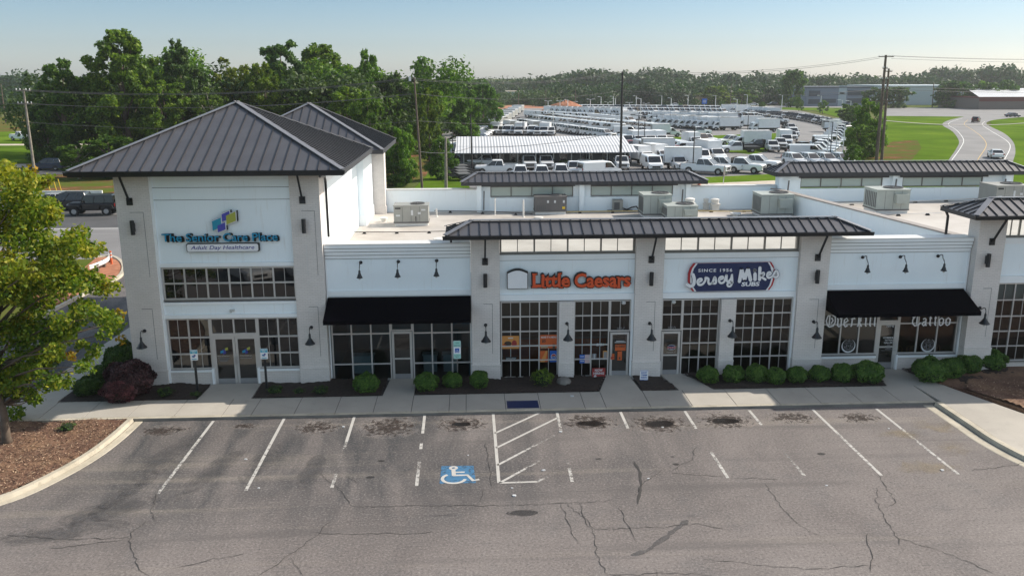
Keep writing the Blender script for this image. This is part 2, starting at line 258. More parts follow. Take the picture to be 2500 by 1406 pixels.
# ------------------------------------------------------------------ mesh builder
class MB:
    def __init__(s): s.v = []; s.f = []; s.m = []; s.a = []; s.att = False
    def add(s, vs, fs, mat, a=0.5):
        o = len(s.v); s.v.extend([tuple(v) for v in vs])
        for f in fs: s.f.append(tuple(i+o for i in f)); s.m.append(mat); s.a.append(a)
        return s
    def box(s, x0, x1, y0, y1, z0, z1, mat):
        if x0 > x1: x0, x1 = x1, x0
        if y0 > y1: y0, y1 = y1, y0
        if z0 > z1: z0, z1 = z1, z0
        vs = [(x0, y0, z0), (x1, y0, z0), (x1, y1, z0), (x0, y1, z0), (x0, y0, z1), (x1, y0, z1), (x1, y1, z1), (x0, y1, z1)]
        return s.add(vs, [(0, 3, 2, 1), (4, 5, 6, 7), (0, 1, 5, 4), (1, 2, 6, 5), (2, 3, 7, 6), (3, 0, 4, 7)], mat)
    def hexa(s, vs, mat): return s.add(vs, [(0, 3, 2, 1), (4, 5, 6, 7), (0, 1, 5, 4), (1, 2, 6, 5), (2, 3, 7, 6), (3, 0, 4, 7)], mat)
    def bar(s, p0, p1, wx, wy, mat, up=(0, 0, 1)):
        p0 = Vector(p0); p1 = Vector(p1); d = (p1-p0).normalized(); u = Vector(up)
        if abs(d.dot(u)) > 0.98: u = Vector((0, 1, 0))
        a = d.cross(u).normalized(); b = a.cross(d)
        vs = [p+a*sx*wx/2+b*sy*wy/2 for p in (p0, p1) for sx, sy in ((-1, -1), (1, -1), (1, 1), (-1, 1))]
        return s.hexa(vs, mat)
    def cyl(s, p0, p1, r0, r1=None, mat='aluminium', n=12, caps=True):
        if r1 is None: r1 = r0
        p0 = Vector(p0); p1 = Vector(p1); d = (p1-p0).normalized(); u = Vector((0, 0, 1)) if abs(d.z) < 0.9 else Vector((1, 0, 0))
        a = d.cross(u).normalized(); b = d.cross(a)
        vs = [p+(a*math.cos(2*math.pi*i/n)+b*math.sin(2*math.pi*i/n))*r for p, r in ((p0, r0), (p1, r1)) for i in range(n)]
        fs = [(i, i+n, (i+1) % n+n, (i+1) % n) for i in range(n)]
        if caps: fs += [tuple(range(n)), tuple(range(2*n-1, n-1, -1))]
        return s.add(vs, fs, mat)
    def tube(s, pts, r, mat, n=6):
        pts = [Vector(p) for p in pts]; k = len(pts); rs = r if isinstance(r, (list, tuple)) else [r]*k
        vs = []
        for i, p in enumerate(pts):
            d = (pts[min(i+1, k-1)]-pts[max(i-1, 0)]).normalized(); u = Vector((0, 0, 1)) if abs(d.z) < 0.95 else Vector((1, 0, 0))
            a = d.cross(u).normalized(); b = d.cross(a)
            vs += [p+(a*math.cos(2*math.pi*j/n)+b*math.sin(2*math.pi*j/n))*rs[i] for j in range(n)]
        fs = [(i*n+j, (i+1)*n+j, (i+1)*n+(j+1) % n, i*n+(j+1) % n) for i in range(k-1) for j in range(n)]
        fs += [tuple(range(n)), tuple(range(k*n-1, k*n-n-1, -1))]
        return s.add(vs, fs, mat)
    def lathe(s, c, prof, mat, n=16):
        vs = [(c[0]+r*math.cos(2*math.pi*j/n), c[1]+r*math.sin(2*math.pi*j/n), c[2]+z) for r, z in prof for j in range(n)]
        k = len(prof); fs = [(i*n+j, i*n+(j+1) % n, (i+1)*n+(j+1) % n, (i+1)*n+j) for i in range(k-1) for j in range(n)]
        fs += [tuple(range(n-1, -1, -1)), tuple(range((k-1)*n, k*n))]
        return s.add(vs, fs, mat)
    def prism(s, poly, y0, y1, mat, mat2=None):   # poly in (x,z), thickness along y
        n = len(poly); vs = [(x, y0, z) for x, z in poly]+[(x, y1, z) for x, z in poly]
        s.add(vs, [tuple(range(n)), tuple(range(2*n-1, n-1, -1))], mat)
        s.add(vs, [(i, i+n, (i+1) % n+n, (i+1) % n) for i in range(n)], mat2 or mat); return s
    def slab(s, poly, z0, z1, mat):                # poly in (x,y)
        n = len(poly)
        if sum(poly[i][0]*poly[(i+1) % n][1]-poly[(i+1) % n][0]*poly[i][1] for i in range(n)) < 0: poly = poly[::-1]
        vs = [(p[0], p[1], z0) for p in poly]+[(p[0], p[1], z1) for p in poly]
        return s.add(vs, [tuple(range(n-1, -1, -1)), tuple(range(n, 2*n))]+[(i, (i+1) % n, (i+1) % n+n, i+n) for i in range(n)], mat)
    def sheet(s, poly, z, mat, a=0.5):
        n = len(poly)
        if sum(poly[i][0]*poly[(i+1) % n][1]-poly[(i+1) % n][0]*poly[i][1] for i in range(n)) < 0: poly = poly[::-1]
        return s.add([(p[0], p[1], z) for p in poly], [tuple(range(n))], mat, a)
    def build(s, name, parent=None, smooth=False, origin=None, bevel=0):
        me = bpy.data.meshes.new(name); vs = np.array(s.v, dtype=float).reshape(-1, 3)
        if origin is not None: vs = vs-np.array(origin)
        me.from_pydata(vs.tolist(), [], s.f)
        names = []
        for m in s.m:
            if m not in names: names.append(m)
        for m in names: me.materials.append(MATS[m])
        ix = {m: i for i, m in enumerate(names)}
        me.polygons.foreach_set('material_index', [ix[m] for m in s.m])
        if smooth: me.polygons.foreach_set('use_smooth', [True]*len(s.f))
        if s.att:
            at = me.attributes.new('v', 'FLOAT', 'FACE'); at.data.foreach_set('value', s.a)
        me.update(); o = bpy.data.objects.new(name, me); COL.objects.link(o)
        if parent is not None: o.parent = parent
        if origin is not None: o.location = origin
        if bevel:
            b = o.modifiers.new('bevel', 'BEVEL'); b.width = bevel; b.segments = 2; b.limit_method = 'ANGLE'
        return o

def tag(o, label, cat, group=None, kind=None):
    if label: o['label'] = label
    if cat: o['category'] = cat
    if group: o['group'] = group
    if kind: o['kind'] = kind
    return o
def empty(name, loc=(0, 0, 0), rz=0.0):
    o = bpy.data.objects.new(name, None); o.empty_display_size = 0.5; COL.objects.link(o); o.location = loc; o.rotation_euler = (0, 0, rz); return o
CHILD = {}
def copy_tree(o, parent=None):
    c = o.copy(); COL.objects.link(c)
    if parent is not None: c.parent = parent
    for ch in KIDS(o): copy_tree(ch, c)
    return c
def KIDS(o):
    if o.name not in CHILD: CHILD[o.name] = [x for x in COL.objects if x.parent == o]
    return CHILD[o.name]
def struct(mb, name, **kw):
    o = mb.build(name, **kw); o['kind'] = 'structure'; return o

# ------------------------------------------------------------------ lettering
def text_polys(body, bold=0.0, shear=0.0, space=1.0):
    cu = bpy.data.curves.new('lettering', 'FONT'); cu.body = body; cu.size = 1; cu.offset = bold; cu.shear = shear; cu.space_character = space
    cu.resolution_u = 3; cu.fill_mode = 'BOTH'
    o = bpy.data.objects.new('lettering', cu); COL.objects.link(o)
    dg = bpy.context.evaluated_depsgraph_get(); dg.update(); ev = o.evaluated_get(dg); me = ev.to_mesh()
    vs = [(v.co.x, v.co.y) for v in me.vertices]; fs = [tuple(p.vertices) for p in me.polygons]
    ev.to_mesh_clear(); bpy.data.objects.remove(o); bpy.data.curves.remove(cu)
    return np.array(vs), fs
def text(mb, body, x0, x1, z0, z1, y, mat, depth=0.0, bold=0.0, shear=0.0, space=1.0, rot=0.0, fx=None, side=None):
    vs, fs = text_polys(body, bold, shear, space)
    lo = vs.min(0); hi = vs.max(0); vs = (vs-lo)/(hi-lo)
    px = x0+vs[:, 0]*(x1-x0); pz = z0+vs[:, 1]*(z1-z0)
    if rot:
        cx, cz = (x0+x1)/2, (z0+z1)/2; c, s_ = math.cos(rot), math.sin(rot); a, b = px-cx, pz-cz; px = cx+a*c-b*s_; pz = cz+a*s_+b*c
    P = [(px[i], y, pz[i]) for i in range(len(px))]
    if fx: P = [fx(p) for p in P]
    mb.add(P, fs, mat)
    if depth:
        from collections import Counter
        ed = Counter()
        for f in fs:
            for i in range(len(f)): ed[(f[i], f[(i+1) % len(f)])] += 1
        n = len(P); Q = P+[(p[0], p[1]+depth, p[2]) for p in P]
        mb.add(Q, [(b, a, a+n, b+n) for (a, b) in ed if (b, a) not in ed], side or mat)
PEN = [0]
def stroke(mb, pts, wd, y, mat, depth=0.0, closed=False):   # flat pen stroke in the x,z plane
    PEN[0] += 1; y = y-0.0004*(PEN[0] % 23)
    k = len(pts); n = k if closed else k-1
    L = []; Rr = []
    for i in range(k):
        a = pts[(i-1) % k] if (closed or i > 0) else pts[i]; b = pts[(i+1) % k] if (closed or i < k-1) else pts[i]
        dx, dz = b[0]-a[0], b[1]-a[1]; m = math.hypot(dx, dz) or 1; nx, nz = -dz/m*wd/2, dx/m*wd/2
        L.append((pts[i][0]+nx, y, pts[i][1]+nz)); Rr.append((pts[i][0]-nx, y, pts[i][1]-nz))
    mb.add(L+Rr, [(i, (i+1) % k, (i+1) % k+k, i+k) for i in range(n)], mat)

# ================================================================== THE SHOP BUILDING
BLD = tag(empty('shopping_building', (0, 0, 0)), 'long white painted-brick shop building with dark metal roofs and a square tower', 'building')
DECK = 4.75
AUTO = {'clerestory_wall', 'jamb', 'parapet_cap', 'fascia_panel', 'low_wall', 'rear_parapet', 'door_frame', 'wall', 'gutter_outlet', 'tower_wall', 'brick_groove'}
def islands(mb, gap=0.06):
    # pieces of one builder that do not touch each other
    par = list(range(len(mb.v)))
    def fd(i):
        while par[i] != i: par[i] = par[par[i]]; i = par[i]
        return i
    for f in mb.f:
        for i in f[1:]: par[fd(i)] = fd(f[0])
    bb = {}
    for i, v in enumerate(mb.v):
        r = fd(i); b = bb.setdefault(r, [list(v), list(v)])
        for k in range(3): b[0][k] = min(b[0][k], v[k]); b[1][k] = max(b[1][k], v[k])
    gs = [[set([r]), b] for r, b in bb.items()]; ch = True
    while ch:
        ch = False
        for i in range(len(gs)):
            for j in range(i+1, len(gs)):
                a, b = gs[i][1], gs[j][1]
                if all(a[0][k] <= b[1][k]+gap and b[0][k] <= a[1][k]+gap for k in range(3)):
                    gs[i][0] |= gs[j][0]; gs[i][1] = [[min(a[0][k], b[0][k]) for k in range(3)], [max(a[1][k], b[1][k]) for k in range(3)]]; del gs[j]; ch = True; break
            if ch: break
    out = []
    for rs, _ in gs:
        m = MB()
        for f, mt, at in zip(mb.f, mb.m, mb.a):
            if fd(f[0]) in rs: m.add([mb.v[i] for i in f], [tuple(range(len(f)))], mt, at)
        out.append(m)
    return out
def part(mb, name, label=None, parent=None, **kw):
    if name in AUTO:
        isl_ = islands(mb)
        if len(isl_) > 1:
            for m_ in isl_: o = m_.build(name, parent=parent or BLD, **kw)
            return o
    o = mb.build(name, parent=parent or BLD, **kw)
    if label: o['label'] = label
    return o

# body: solid core under the membrane roof
m = MB(); m.box(-14.3, -6.32, 0.38, 18.3, 0, 9.15, 'siding'); m.box(-6.32, -5.95, 13.0, 18.3, 0, 9.1, 'siding'); m.box(-6.32, -5.9, 12.96, 18.34, 4.7, 5.35, 'trim_white')
m.box(-6.31, -6.24, 1.25, 12.95, 8.55, 9.12, 'trim_white')
part(m, 'tower_wall')
m = MB(); m.box(-6.32, 21.9, 5.0, 18.2, 0, DECK-0.02, 'siding'); part(m, 'wall'); m = MB(); m.box(-6.32, 21.9, 0.62, 4.998, 3.62, DECK-0.02, 'siding'); part(m, 'ceiling_block'); m = MB(); m.box(21.9, 41, 0.62, 18.2, 4.1, 5.1, 'siding'); part(m, 'ceiling_block'); m = MB(); m.box(21.9, 41, 5.0, 18.2, 0, 4.098, 'siding'); part(m, 'wall')
# shop rooms behind the glass
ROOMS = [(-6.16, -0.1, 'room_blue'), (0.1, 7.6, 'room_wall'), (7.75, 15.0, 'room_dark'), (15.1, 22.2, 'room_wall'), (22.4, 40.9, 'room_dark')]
for ra, rb, rm in ROOMS:
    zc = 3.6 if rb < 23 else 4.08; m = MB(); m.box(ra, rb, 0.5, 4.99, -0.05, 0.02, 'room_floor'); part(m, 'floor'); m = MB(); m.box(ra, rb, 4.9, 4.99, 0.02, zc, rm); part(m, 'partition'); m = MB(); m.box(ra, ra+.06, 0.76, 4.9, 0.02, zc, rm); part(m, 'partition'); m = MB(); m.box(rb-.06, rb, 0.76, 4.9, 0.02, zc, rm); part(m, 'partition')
for a_, b_, z_ in ((1.3, 3.76, 2.92), (4.5, 6.9, 2.92), (8.4, 10.8, 3.2), (11.6, 14.1, 3.2), (15.7, 18.1, 2.7)):
    m = MB(); m.box(a_, b_, 0.36, 0.38, z_, 3.55, 'blind'); part(m, 'blind')
m = MB(); m.box(23.3, 27.7, 0.40, 0.42, 3.32, 4.02, 'pale_blue_sheet'); part(m, 'blind')  # pale blue sheet that colours the top row of panes
m = MB(); m.box(-6.3, 22.3, 0.64, 18.18, DECK, DECK+0.02, 'roof_membrane')
m.add([(22.2, 0.64, 5.2), (41, 0.64, 5.2), (41, 18.18, 5.2), (19.6, 18.18, 5.2)], [(0, 1, 2, 3)], 'roof_membrane')
for (x, y) in ((-2.8, 12.8), ):
    pass
part(m, 'roof_deck')
# dark seams and puddle marks come from the membrane material; white parapets
m = MB()
m.box(-5.9, 0.45, 18.0, 18.35, 3.0, 6.12, 'siding'); m.box(13.7, 19.5, 18.0, 18.35, 3.0, 6.2, 'siding')
m.box(0.45, 13.75, 17.9, 18.3, 3.0, 5.62, 'siding')
m.box(19.5, 41.0, 18.0, 18.4, 3.0, 6.02, 'siding'); part(m, 'rear_parapet')
m = MB(); m.box(-5.95, 0.43, 17.95, 18.4, 6.12, 6.2, 'parapet_cap'); m.box(13.78, 19.5, 17.95, 18.4, 6.2, 6.28, 'parapet_cap'); part(m, 'parapet_cap')
# divider wall running back between the two roof decks
a, b = Vector((22.0, 0.55, 0)), Vector((19.35, 18.0, 0)); d = (b-a).normalized(); nrm = Vector((d.y, -d.x, 0))*0.16
m = MB(); vs = [a-nrm, a+nrm, b+nrm, b-nrm]; m.hexa([(p.x, p.y, 4.0) for p in vs]+[(p.x, p.y, 6.02) for p in vs], 'siding'); part(m, 'divider_wall')
nrm = nrm*1.45; vs = [a-nrm, a+nrm, b+nrm, b-nrm]; m = MB(); m.hexa([(p.x, p.y, 6.022) for p in vs]+[(p.x, p.y, 6.09) for p in vs], 'coping_tan'); part(m, 'divider_cap')

# brick piers
def pier(x0, x1, z1, y0=0.0, zb=0.0, groove=True, depth=0.75, up=(7.45, 4.6)):
    m = MB(); m.box(x0, x1, y0, depth, zb-0.3, z1, 'painted_brick'); m.box(x0-0.02, x1+0.02, y0-0.045, depth-0.01, zb-0.3, zb+0.74, 'painted_brick')
    m.box(x0-0.03, x1+0.03, y0-0.06, depth-0.01, zb+0.742, zb+0.80, 'painted_brick')
    if groove:
        w_ = x1-x0; gx0, gx1 = x0+w_*0.42, x0+w_*0.74
        m.box(gx0, gx1, y0-0.004, y0+0.01, zb+3.52, zb+3.54, 'joint_shade_dark'); m.box(gx1-0.015, gx1, y0-0.004, y0+0.01, zb+1.3, zb+3.519, 'joint_shade_dark')
        m.box(gx0, gx0+0.010, y0-0.004, y0+0.01, zb+2.6, zb+3.519, 'painted_brick')
    part(m, 'pier')
    return m
pier(-14.45, -13.08, 9.12); pier(-7.42, -6.2, 9.12, depth=1.25)
for x0 in (-13.93, -6.98):
    m = MB(); m.box(x0, x0+0.55, -0.004, 0.01, 7.62, 7.635, 'joint_shade_dark'); m.box(x0+0.535, x0+0.55, -0.004, 0.01, 4.9, 7.619, 'joint_shade_dark'); m.box(x0+0.12, x0+0.13, -0.004, 0.01, 4.9, 6.2, 'decal_white'); part(m, 'brick_groove')
pier(0.0, 1.22, 6.6); pier(7.06, 8.28, 6.6); pier(14.22, 15.52, 6.6)
pier(21.98, 23.2, 7.1, y0=-0.05, zb=0.4)
m = MB(); m.box(3.79, 4.45, 0.03, 0.5, 0, 3.56, 'painted_brick'); m.box(3.78, 4.46, 0.0, 0.49, 0, 0.74, 'painted_brick'); m.box(3.77, 4.47, -0.015, 0.48, 0.742, 0.8, 'painted_brick'); part(m, 'pier')
m = MB(); m.box(10.9, 11.55, 0.03, 0.5, 0, 3.56, 'painted_brick'); m.box(10.89, 11.56, 0.0, 0.49, 0, 0.74, 'painted_brick'); m.box(10.88, 11.57, -0.015, 0.48, 0.742, 0.8, 'painted_brick'); part(m, 'pier')
# rear pier of the tower block and the jog
m = MB(); m.box(-6.3, -5.22, 17.3, 18.3, 4.7, 9.0, 'painted_brick'); m.box(-6.34, -5.18, 17.26, 18.32, 4.7, 5.25, 'painted_brick'); part(m, 'pier')
m = MB(); m.box(-14.5, -14.3, 1.0, 18.2, 0, 9.1, 'painted_brick'); part(m, 'side_wall')

# tower spandrels
m = MB(); x0, x1 = -13.08, -7.42
m.box(x0, x1, 0.14, 0.45, 8.115, 9.12, 'siding'); m.box(x0, x1, 0.135, 0.45, 8.60, 8.62, 'joint_shade_dark')
m.box(x0, x1, 0.16, 0.45, 5.46, 8.09, 'siding'); m.box(x0, x1, 0.10, 0.45, 5.29, 5.455, 'trim_white'); m.box(x0, x1, 0.17, 0.45, 8.09, 8.115, 'joint_shade_dark')  # dark strips paint in the shadow lines between the tower trims
m.box(x0, x1, 0.14, 0.45, 3.22, 3.66, 'siding'); m.box(x0, x1, 0.08, 0.45, 3.66, 3.77, 'trim_white'); m.box(x0, x1, 0.09, 0.45, 3.06, 3.215, 'trim_white')
m.box(x0, x0+0.10, 0.05, 0.45, 0, 9.1, 'trim_white')
part(m, 'fascia_panel')
m = MB()
for a, b in ((x0+0.1, -11.2), (-9.2, x1)): m.box(a, b, 0.10, 0.45, 0, 0.66, 'painted_brick'); m.box(a-0.0, b, 0.06, 0.45, 0.662, 0.75, 'trim_white')
m.box(-11.22, -11.13, 0.05, 0.45, 0, 0.8, 'trim_white'); m.box(-9.27, -9.18, 0.05, 0.45, 0, 0.8, 'trim_white'); part(m, 'low_wall')

def glazing(x0, x1, z0, z1, y, cols, rows, minor=(), pane='shop_glass', frame='aluminium', fw=0.055, name='window', label=None, sill=True, minor_w=0.022):
    m = MB(); d0, d1 = y-0.05, y+0.05
    m.box(x0, x0+fw, d0, d1, z0, z1, frame); m.box(x1-fw, x1, d0, d1, z0, z1, frame)
    m.box(x0+fw, x1-fw, d0, d1, z1-fw, z1, frame); m.box(x0+fw, x1-fw, d0, d1, z0, z0+fw, frame)
    for c in cols: m.box(c-fw/2, c+fw/2, d0+0.003, d1, z0+fw, z1-fw, frame)
    for r in rows:
        xs = sorted([x0+fw]+[c for c in cols]+[x1-fw])
        m.box(x0+fw, x1-fw, d0+0.008, d1, r-fw/2, r+fw/2, frame)
    for c in minor: m.box(c-minor_w/2, c+minor_w/2, d0+0.03, d1, z0+fw, z1-fw, frame)
    if sill: m.box(x0-0.02, x1+0.02, y-0.10, d1, z0-0.05, z0, 'aluminium_dark' if frame == 'aluminium' else frame)
    o = part(m, name, label)
    g = MB(); g.add([(x0, y, z0), (x1, y, z0), (x1, y, z1), (x0, y, z1)], [(0, 1, 2, 3)], pane); g.build('pane', parent=o)
    return o
def mids(a): return [(a[i]+a[i+1])/2 for i in range(len(a)-1)]
def even(a, b, n): return [a+(b-a)*i/n for i in range(n+1)]
# tower upper window: 6 columns each halved, 2 rows
c = even(-12.96, -7.42, 6); glazing(-12.96, -7.42, 3.86, 5.27, 0.22, c[1:-1], [4.57], mids(c), pane='upper_glass', fw=0.07)
c = [-12.96, -12.08, -11.16]; glazing(-12.96, -11.16, 0.76, 3.05, 0.22, c[1:-1], [2.19, 1.45], mids(c), pane='upper_glass', fw=0.07)
c = [-11.16, -10.17, -9.18]; glazing(-11.16, -9.18, 2.29, 3.05, 0.22, c[1:-1], [], mids(c), pane='upper_glass', fw=0.07, sill=False)
c = [-9.18, -8.30, -7.42]; glazing(-9.18, -7.42, 0.76, 3.05, 0.22, c[1:-1], [2.19, 1.45], mids(c), pane='upper_glass', fw=0.07)
def door(x0, x1, z0, z1, y, hinge=1, mid=None, label=None, pane='door_glass', kick=0.28):
    m = MB(); f = 0.10
    m.box(x0, x0+f, y-0.05, y+0.03, z0, z1, 'aluminium'); m.box(x1-f, x1, y-0.05, y+0.03, z0, z1, 'aluminium')
    m.box(x0+f, x1-f, y-0.048, y+0.03, z1-f, z1, 'aluminium'); m.box(x0+f, x1-f, y-0.048, y+0.03, z0, z0+kick, 'kick_plate')
    if mid: m.box(x0+f, x1-f, y-0.045, y+0.03, mid-0.03, mid+0.03, 'aluminium')
    o = part(m, 'door', label)
    g = MB(); g.add([(x0+f, y, z0+kick), (x1-f, y, z0+kick), (x1-f, y, z1-f), (x0+f, y, z1-f)], [(0, 1, 2, 3)], pane); g.build('pane', parent=o)
    hx = x1-f/2 if hinge < 0 else x0+f/2
    h = MB(); h.tube([(hx, y-0.05, z0+0.95), (hx, y-0.12, z0+0.98), (hx, y-0.12, z0+1.28), (hx, y-0.05, z0+1.31)], 0.018, 'aluminium', 6); h.build('handle', parent=o)
    return o
door(-11.10, -10.18, 0.03, 2.20, 0.22, hinge=-1, label='left leaf of the double glass door'); door(-10.16, -9.24, 0.03, 2.20, 0.22, hinge=1, label='right leaf of the double glass door')
m = MB(); m.box(-11.18, -11.10, 0.16, 0.3, 0, 2.3, 'aluminium'); m.box(-9.24, -9.16, 0.16, 0.3, 0, 2.3, 'aluminium'); m.box(-11.1, -9.24, 0.16, 0.3, 2.20, 2.29, 'aluminium'); part(m, 'door_frame')

# low bays: panel, cornice
def low_bay(x0, x1, top=6.12, px=0.40, zp=3.88):
    m = MB(); m.box(x0, x1, px, 0.75, zp+0.22, 5.52, 'siding'); m.box(x0, x1, px-0.05, 0.75, zp, zp+0.215, 'trim_white')
    m.box(x0, x0+0.06, px-0.06, 0.7, 0, 5.5, 'trim_white'); m.box(x1-0.06, x1, px-0.06, 0.7, 0, 5.5, 'trim_white')
    m.box(x0, x1, px+0.1, 0.75, 2.9, zp-0.003, 'siding'); part(m, 'fascia_panel')
    m = MB(); e = 0.0
    for i, (za, zb, pr) in enumerate(((5.52, 5.655, 0.05), (5.68, 5.81, 0.10), (5.835, 5.965, 0.15), (5.99, top, 0.20))):
        m.box(x0, x1, px-pr, 0.78, za, zb, 'trim_white'); m.box(x0, x1, px-pr+.03, 0.77, za-0.025, za, 'joint_shade_dark')  # dark strip under each step paints in its shadow gap
    part(m, 'cornice')
    m = MB(); m.box(x0, x1, px-0.22, 0.95, top+0.002, top+0.05, 'parapet_cap'); part(m, 'parapet_cap')
low_bay(-6.18, -0.005); low_bay(15.53, 21.95, zp=3.86)
# bay B glazing
xs = [-6.08, -5.22, -4.38, -3.52, -2.58, -1.74, -0.87, -0.02]
glazing(xs[0], xs[3], 0.05, 2.98, 0.40, xs[1:3], [2.18, 0.80], pane='shop_glass_blue', fw=0.06)
glazing(xs[3], xs[4], 2.29, 2.98, 0.40, [], [], pane='shop_glass_blue', fw=0.06, sill=False)
glazing(xs[4], xs[7], 0.05, 2.98, 0.40, xs[5:7], [2.18, 0.80], pane='shop_glass_blue', fw=0.06)
door(-3.49, -2.61, 0.03, 2.26, 0.40, hinge=1, mid=1.02, label='single glass door with a sandy reflection')
# bay C and D upper trim
def mid_bay(x0, x1):
    m = MB(); m.box(x0, x1, 0.26, 0.62, 3.87, 5.36, 'siding'); m.box(x0, x1, 0.20, 0.62, 3.60, 3.865, 'trim_white'); m.box(x0, x1, 0.22, 0.62, 5.385, 5.62, 'trim_white'); m.box(x0, x1, 0.27, 0.62, 5.36, 5.385, 'joint_shade_dark'); part(m, 'fascia_panel')  # dark strip below the upper trim paints in its shadow line
    c = even(x0+0.06, x1-0.04, 4)
    glazing(x0+0.02, x1-0.02, 5.66, 6.62, 0.34, c[1:-1], [], mids(c), pane='clear_glass', frame='bronze_frame', fw=0.07, label='clerestory window with bright clear panes', minor_w=0.03)
mid_bay(1.22, 7.06); mid_bay(8.28, 14.22)
rows = [0.88, 1.54, 2.20, 2.87]
c = even(1.28, 3.78, 3); glazing(1.26, 3.78, 0.06, 3.56, 0.30, c[1:-1], rows, mids(c))
c = [4.46, 5.24, 6.03]; glazing(4.46, 6.03, 0.06, 3.56, 0.30, c[1:-1], rows, mids(c))
glazing(6.03, 6.96, 2.14, 3.56, 0.30, [], [2.87], [6.5], sill=False); door(6.08, 6.92, 0.03, 2.10, 0.30, hinge=1, label='glass door with orange stickers')
glazing(8.32, 9.24, 2.14, 3.56, 0.30, [], [2.87], [8.76], sill=False); door(8.36, 9.20, 0.03, 2.10, 0.30, hinge=-1, mid=1.0, label='dark glass door with a small round emblem')
c = [9.24, 10.06, 10.88]; glazing(9.24, 10.88, 0.06, 3.56, 0.30, c[1:-1], rows, mids(c))
c = even(11.57, 14.14, 3); glazing(11.57, 14.14, 0.06, 3.56, 0.30, c[1:-1], rows, mids(c))
m = MB(); m.box(6.96, 7.06, 0.18, 0.4, 0, 3.6, 'trim_white'); m.box(14.14, 14.22, 0.18, 0.4, 0, 3.6, 'trim_white'); m.box(8.28, 8.32, 0.2, 0.4, 0, 3.6, 'trim_white'); part(m, 'jamb')
# bay E
c = [15.62, 16.48, 17.32, 18.16]; glazing(15.62, 18.16, 0.82, 2.98, 0.46, c[1:-1], [2.24], fw=0.06)
glazing(18.16, 19.12, 2.34, 2.98, 0.46, [], [], fw=0.06, sill=False)
c = [19.12, 20.02, 20.92, 21.84]; glazing(19.12, 21.84, 0.82, 2.98, 0.46, c[1:-1], [2.24], fw=0.06)
door(18.22, 19.06, 0.14, 2.28, 0.46, hinge=-1, mid=1.15, label='dark glass door with white lettering')
m = MB(); m.box(15.6, 18.14, 0.34, 0.62, 0, 0.68, 'painted_brick'); m.box(15.6, 18.16, 0.28, 0.62, 0.682, 0.77, 'trim_white'); m.box(19.14, 21.9, 0.34, 0.62, 0, 0.68, 'painted_brick'); m.box(19.1, 21.9, 0.28, 0.62, 0.682, 0.77, 'trim_white')
m.box(19.08, 19.16, 0.26, 0.6, 0, 0.82, 'trim_white'); part(m, 'low_wall')
m = MB(); m.box(18.16, 18.22, 0.4, 0.52, 0.1, 2.34, 'aluminium'); m.box(19.06, 19.12, 0.4, 0.52, 0.1, 2.34, 'aluminium'); m.box(18.22, 19.06, 0.4, 0.52, 2.28, 2.34, 'aluminium'); part(m, 'door_frame')
# bay F (right end, half out of view)
m = MB(); m.box(23.2, 30, 0.24, 0.62, 4.42, 5.85, 'siding'); m.box(23.2, 30, 0.18, 0.62, 4.10, 4.415, 'trim_white'); m.box(23.2, 30, 0.2, 0.62, 5.855, 6.12, 'trim_white'); m.box(23.2, 30, 0.3, 0.62, -0.2, 0.45, 'painted_brick'); part(m, 'fascia_panel')
c = even(23.26, 27.8, 6); glazing(23.22, 27.8, 6.16, 7.15, 0.34, c[1:-1], [], mids(c), pane='clear_glass', frame='bronze_frame', label='clerestory window with bright clear panes')
c = even(23.26, 27.8, 5); glazing(23.22, 27.8, 0.45, 4.08, 0.30, c[1:-1], [1.15, 1.85, 2.55, 3.3], mids(c))

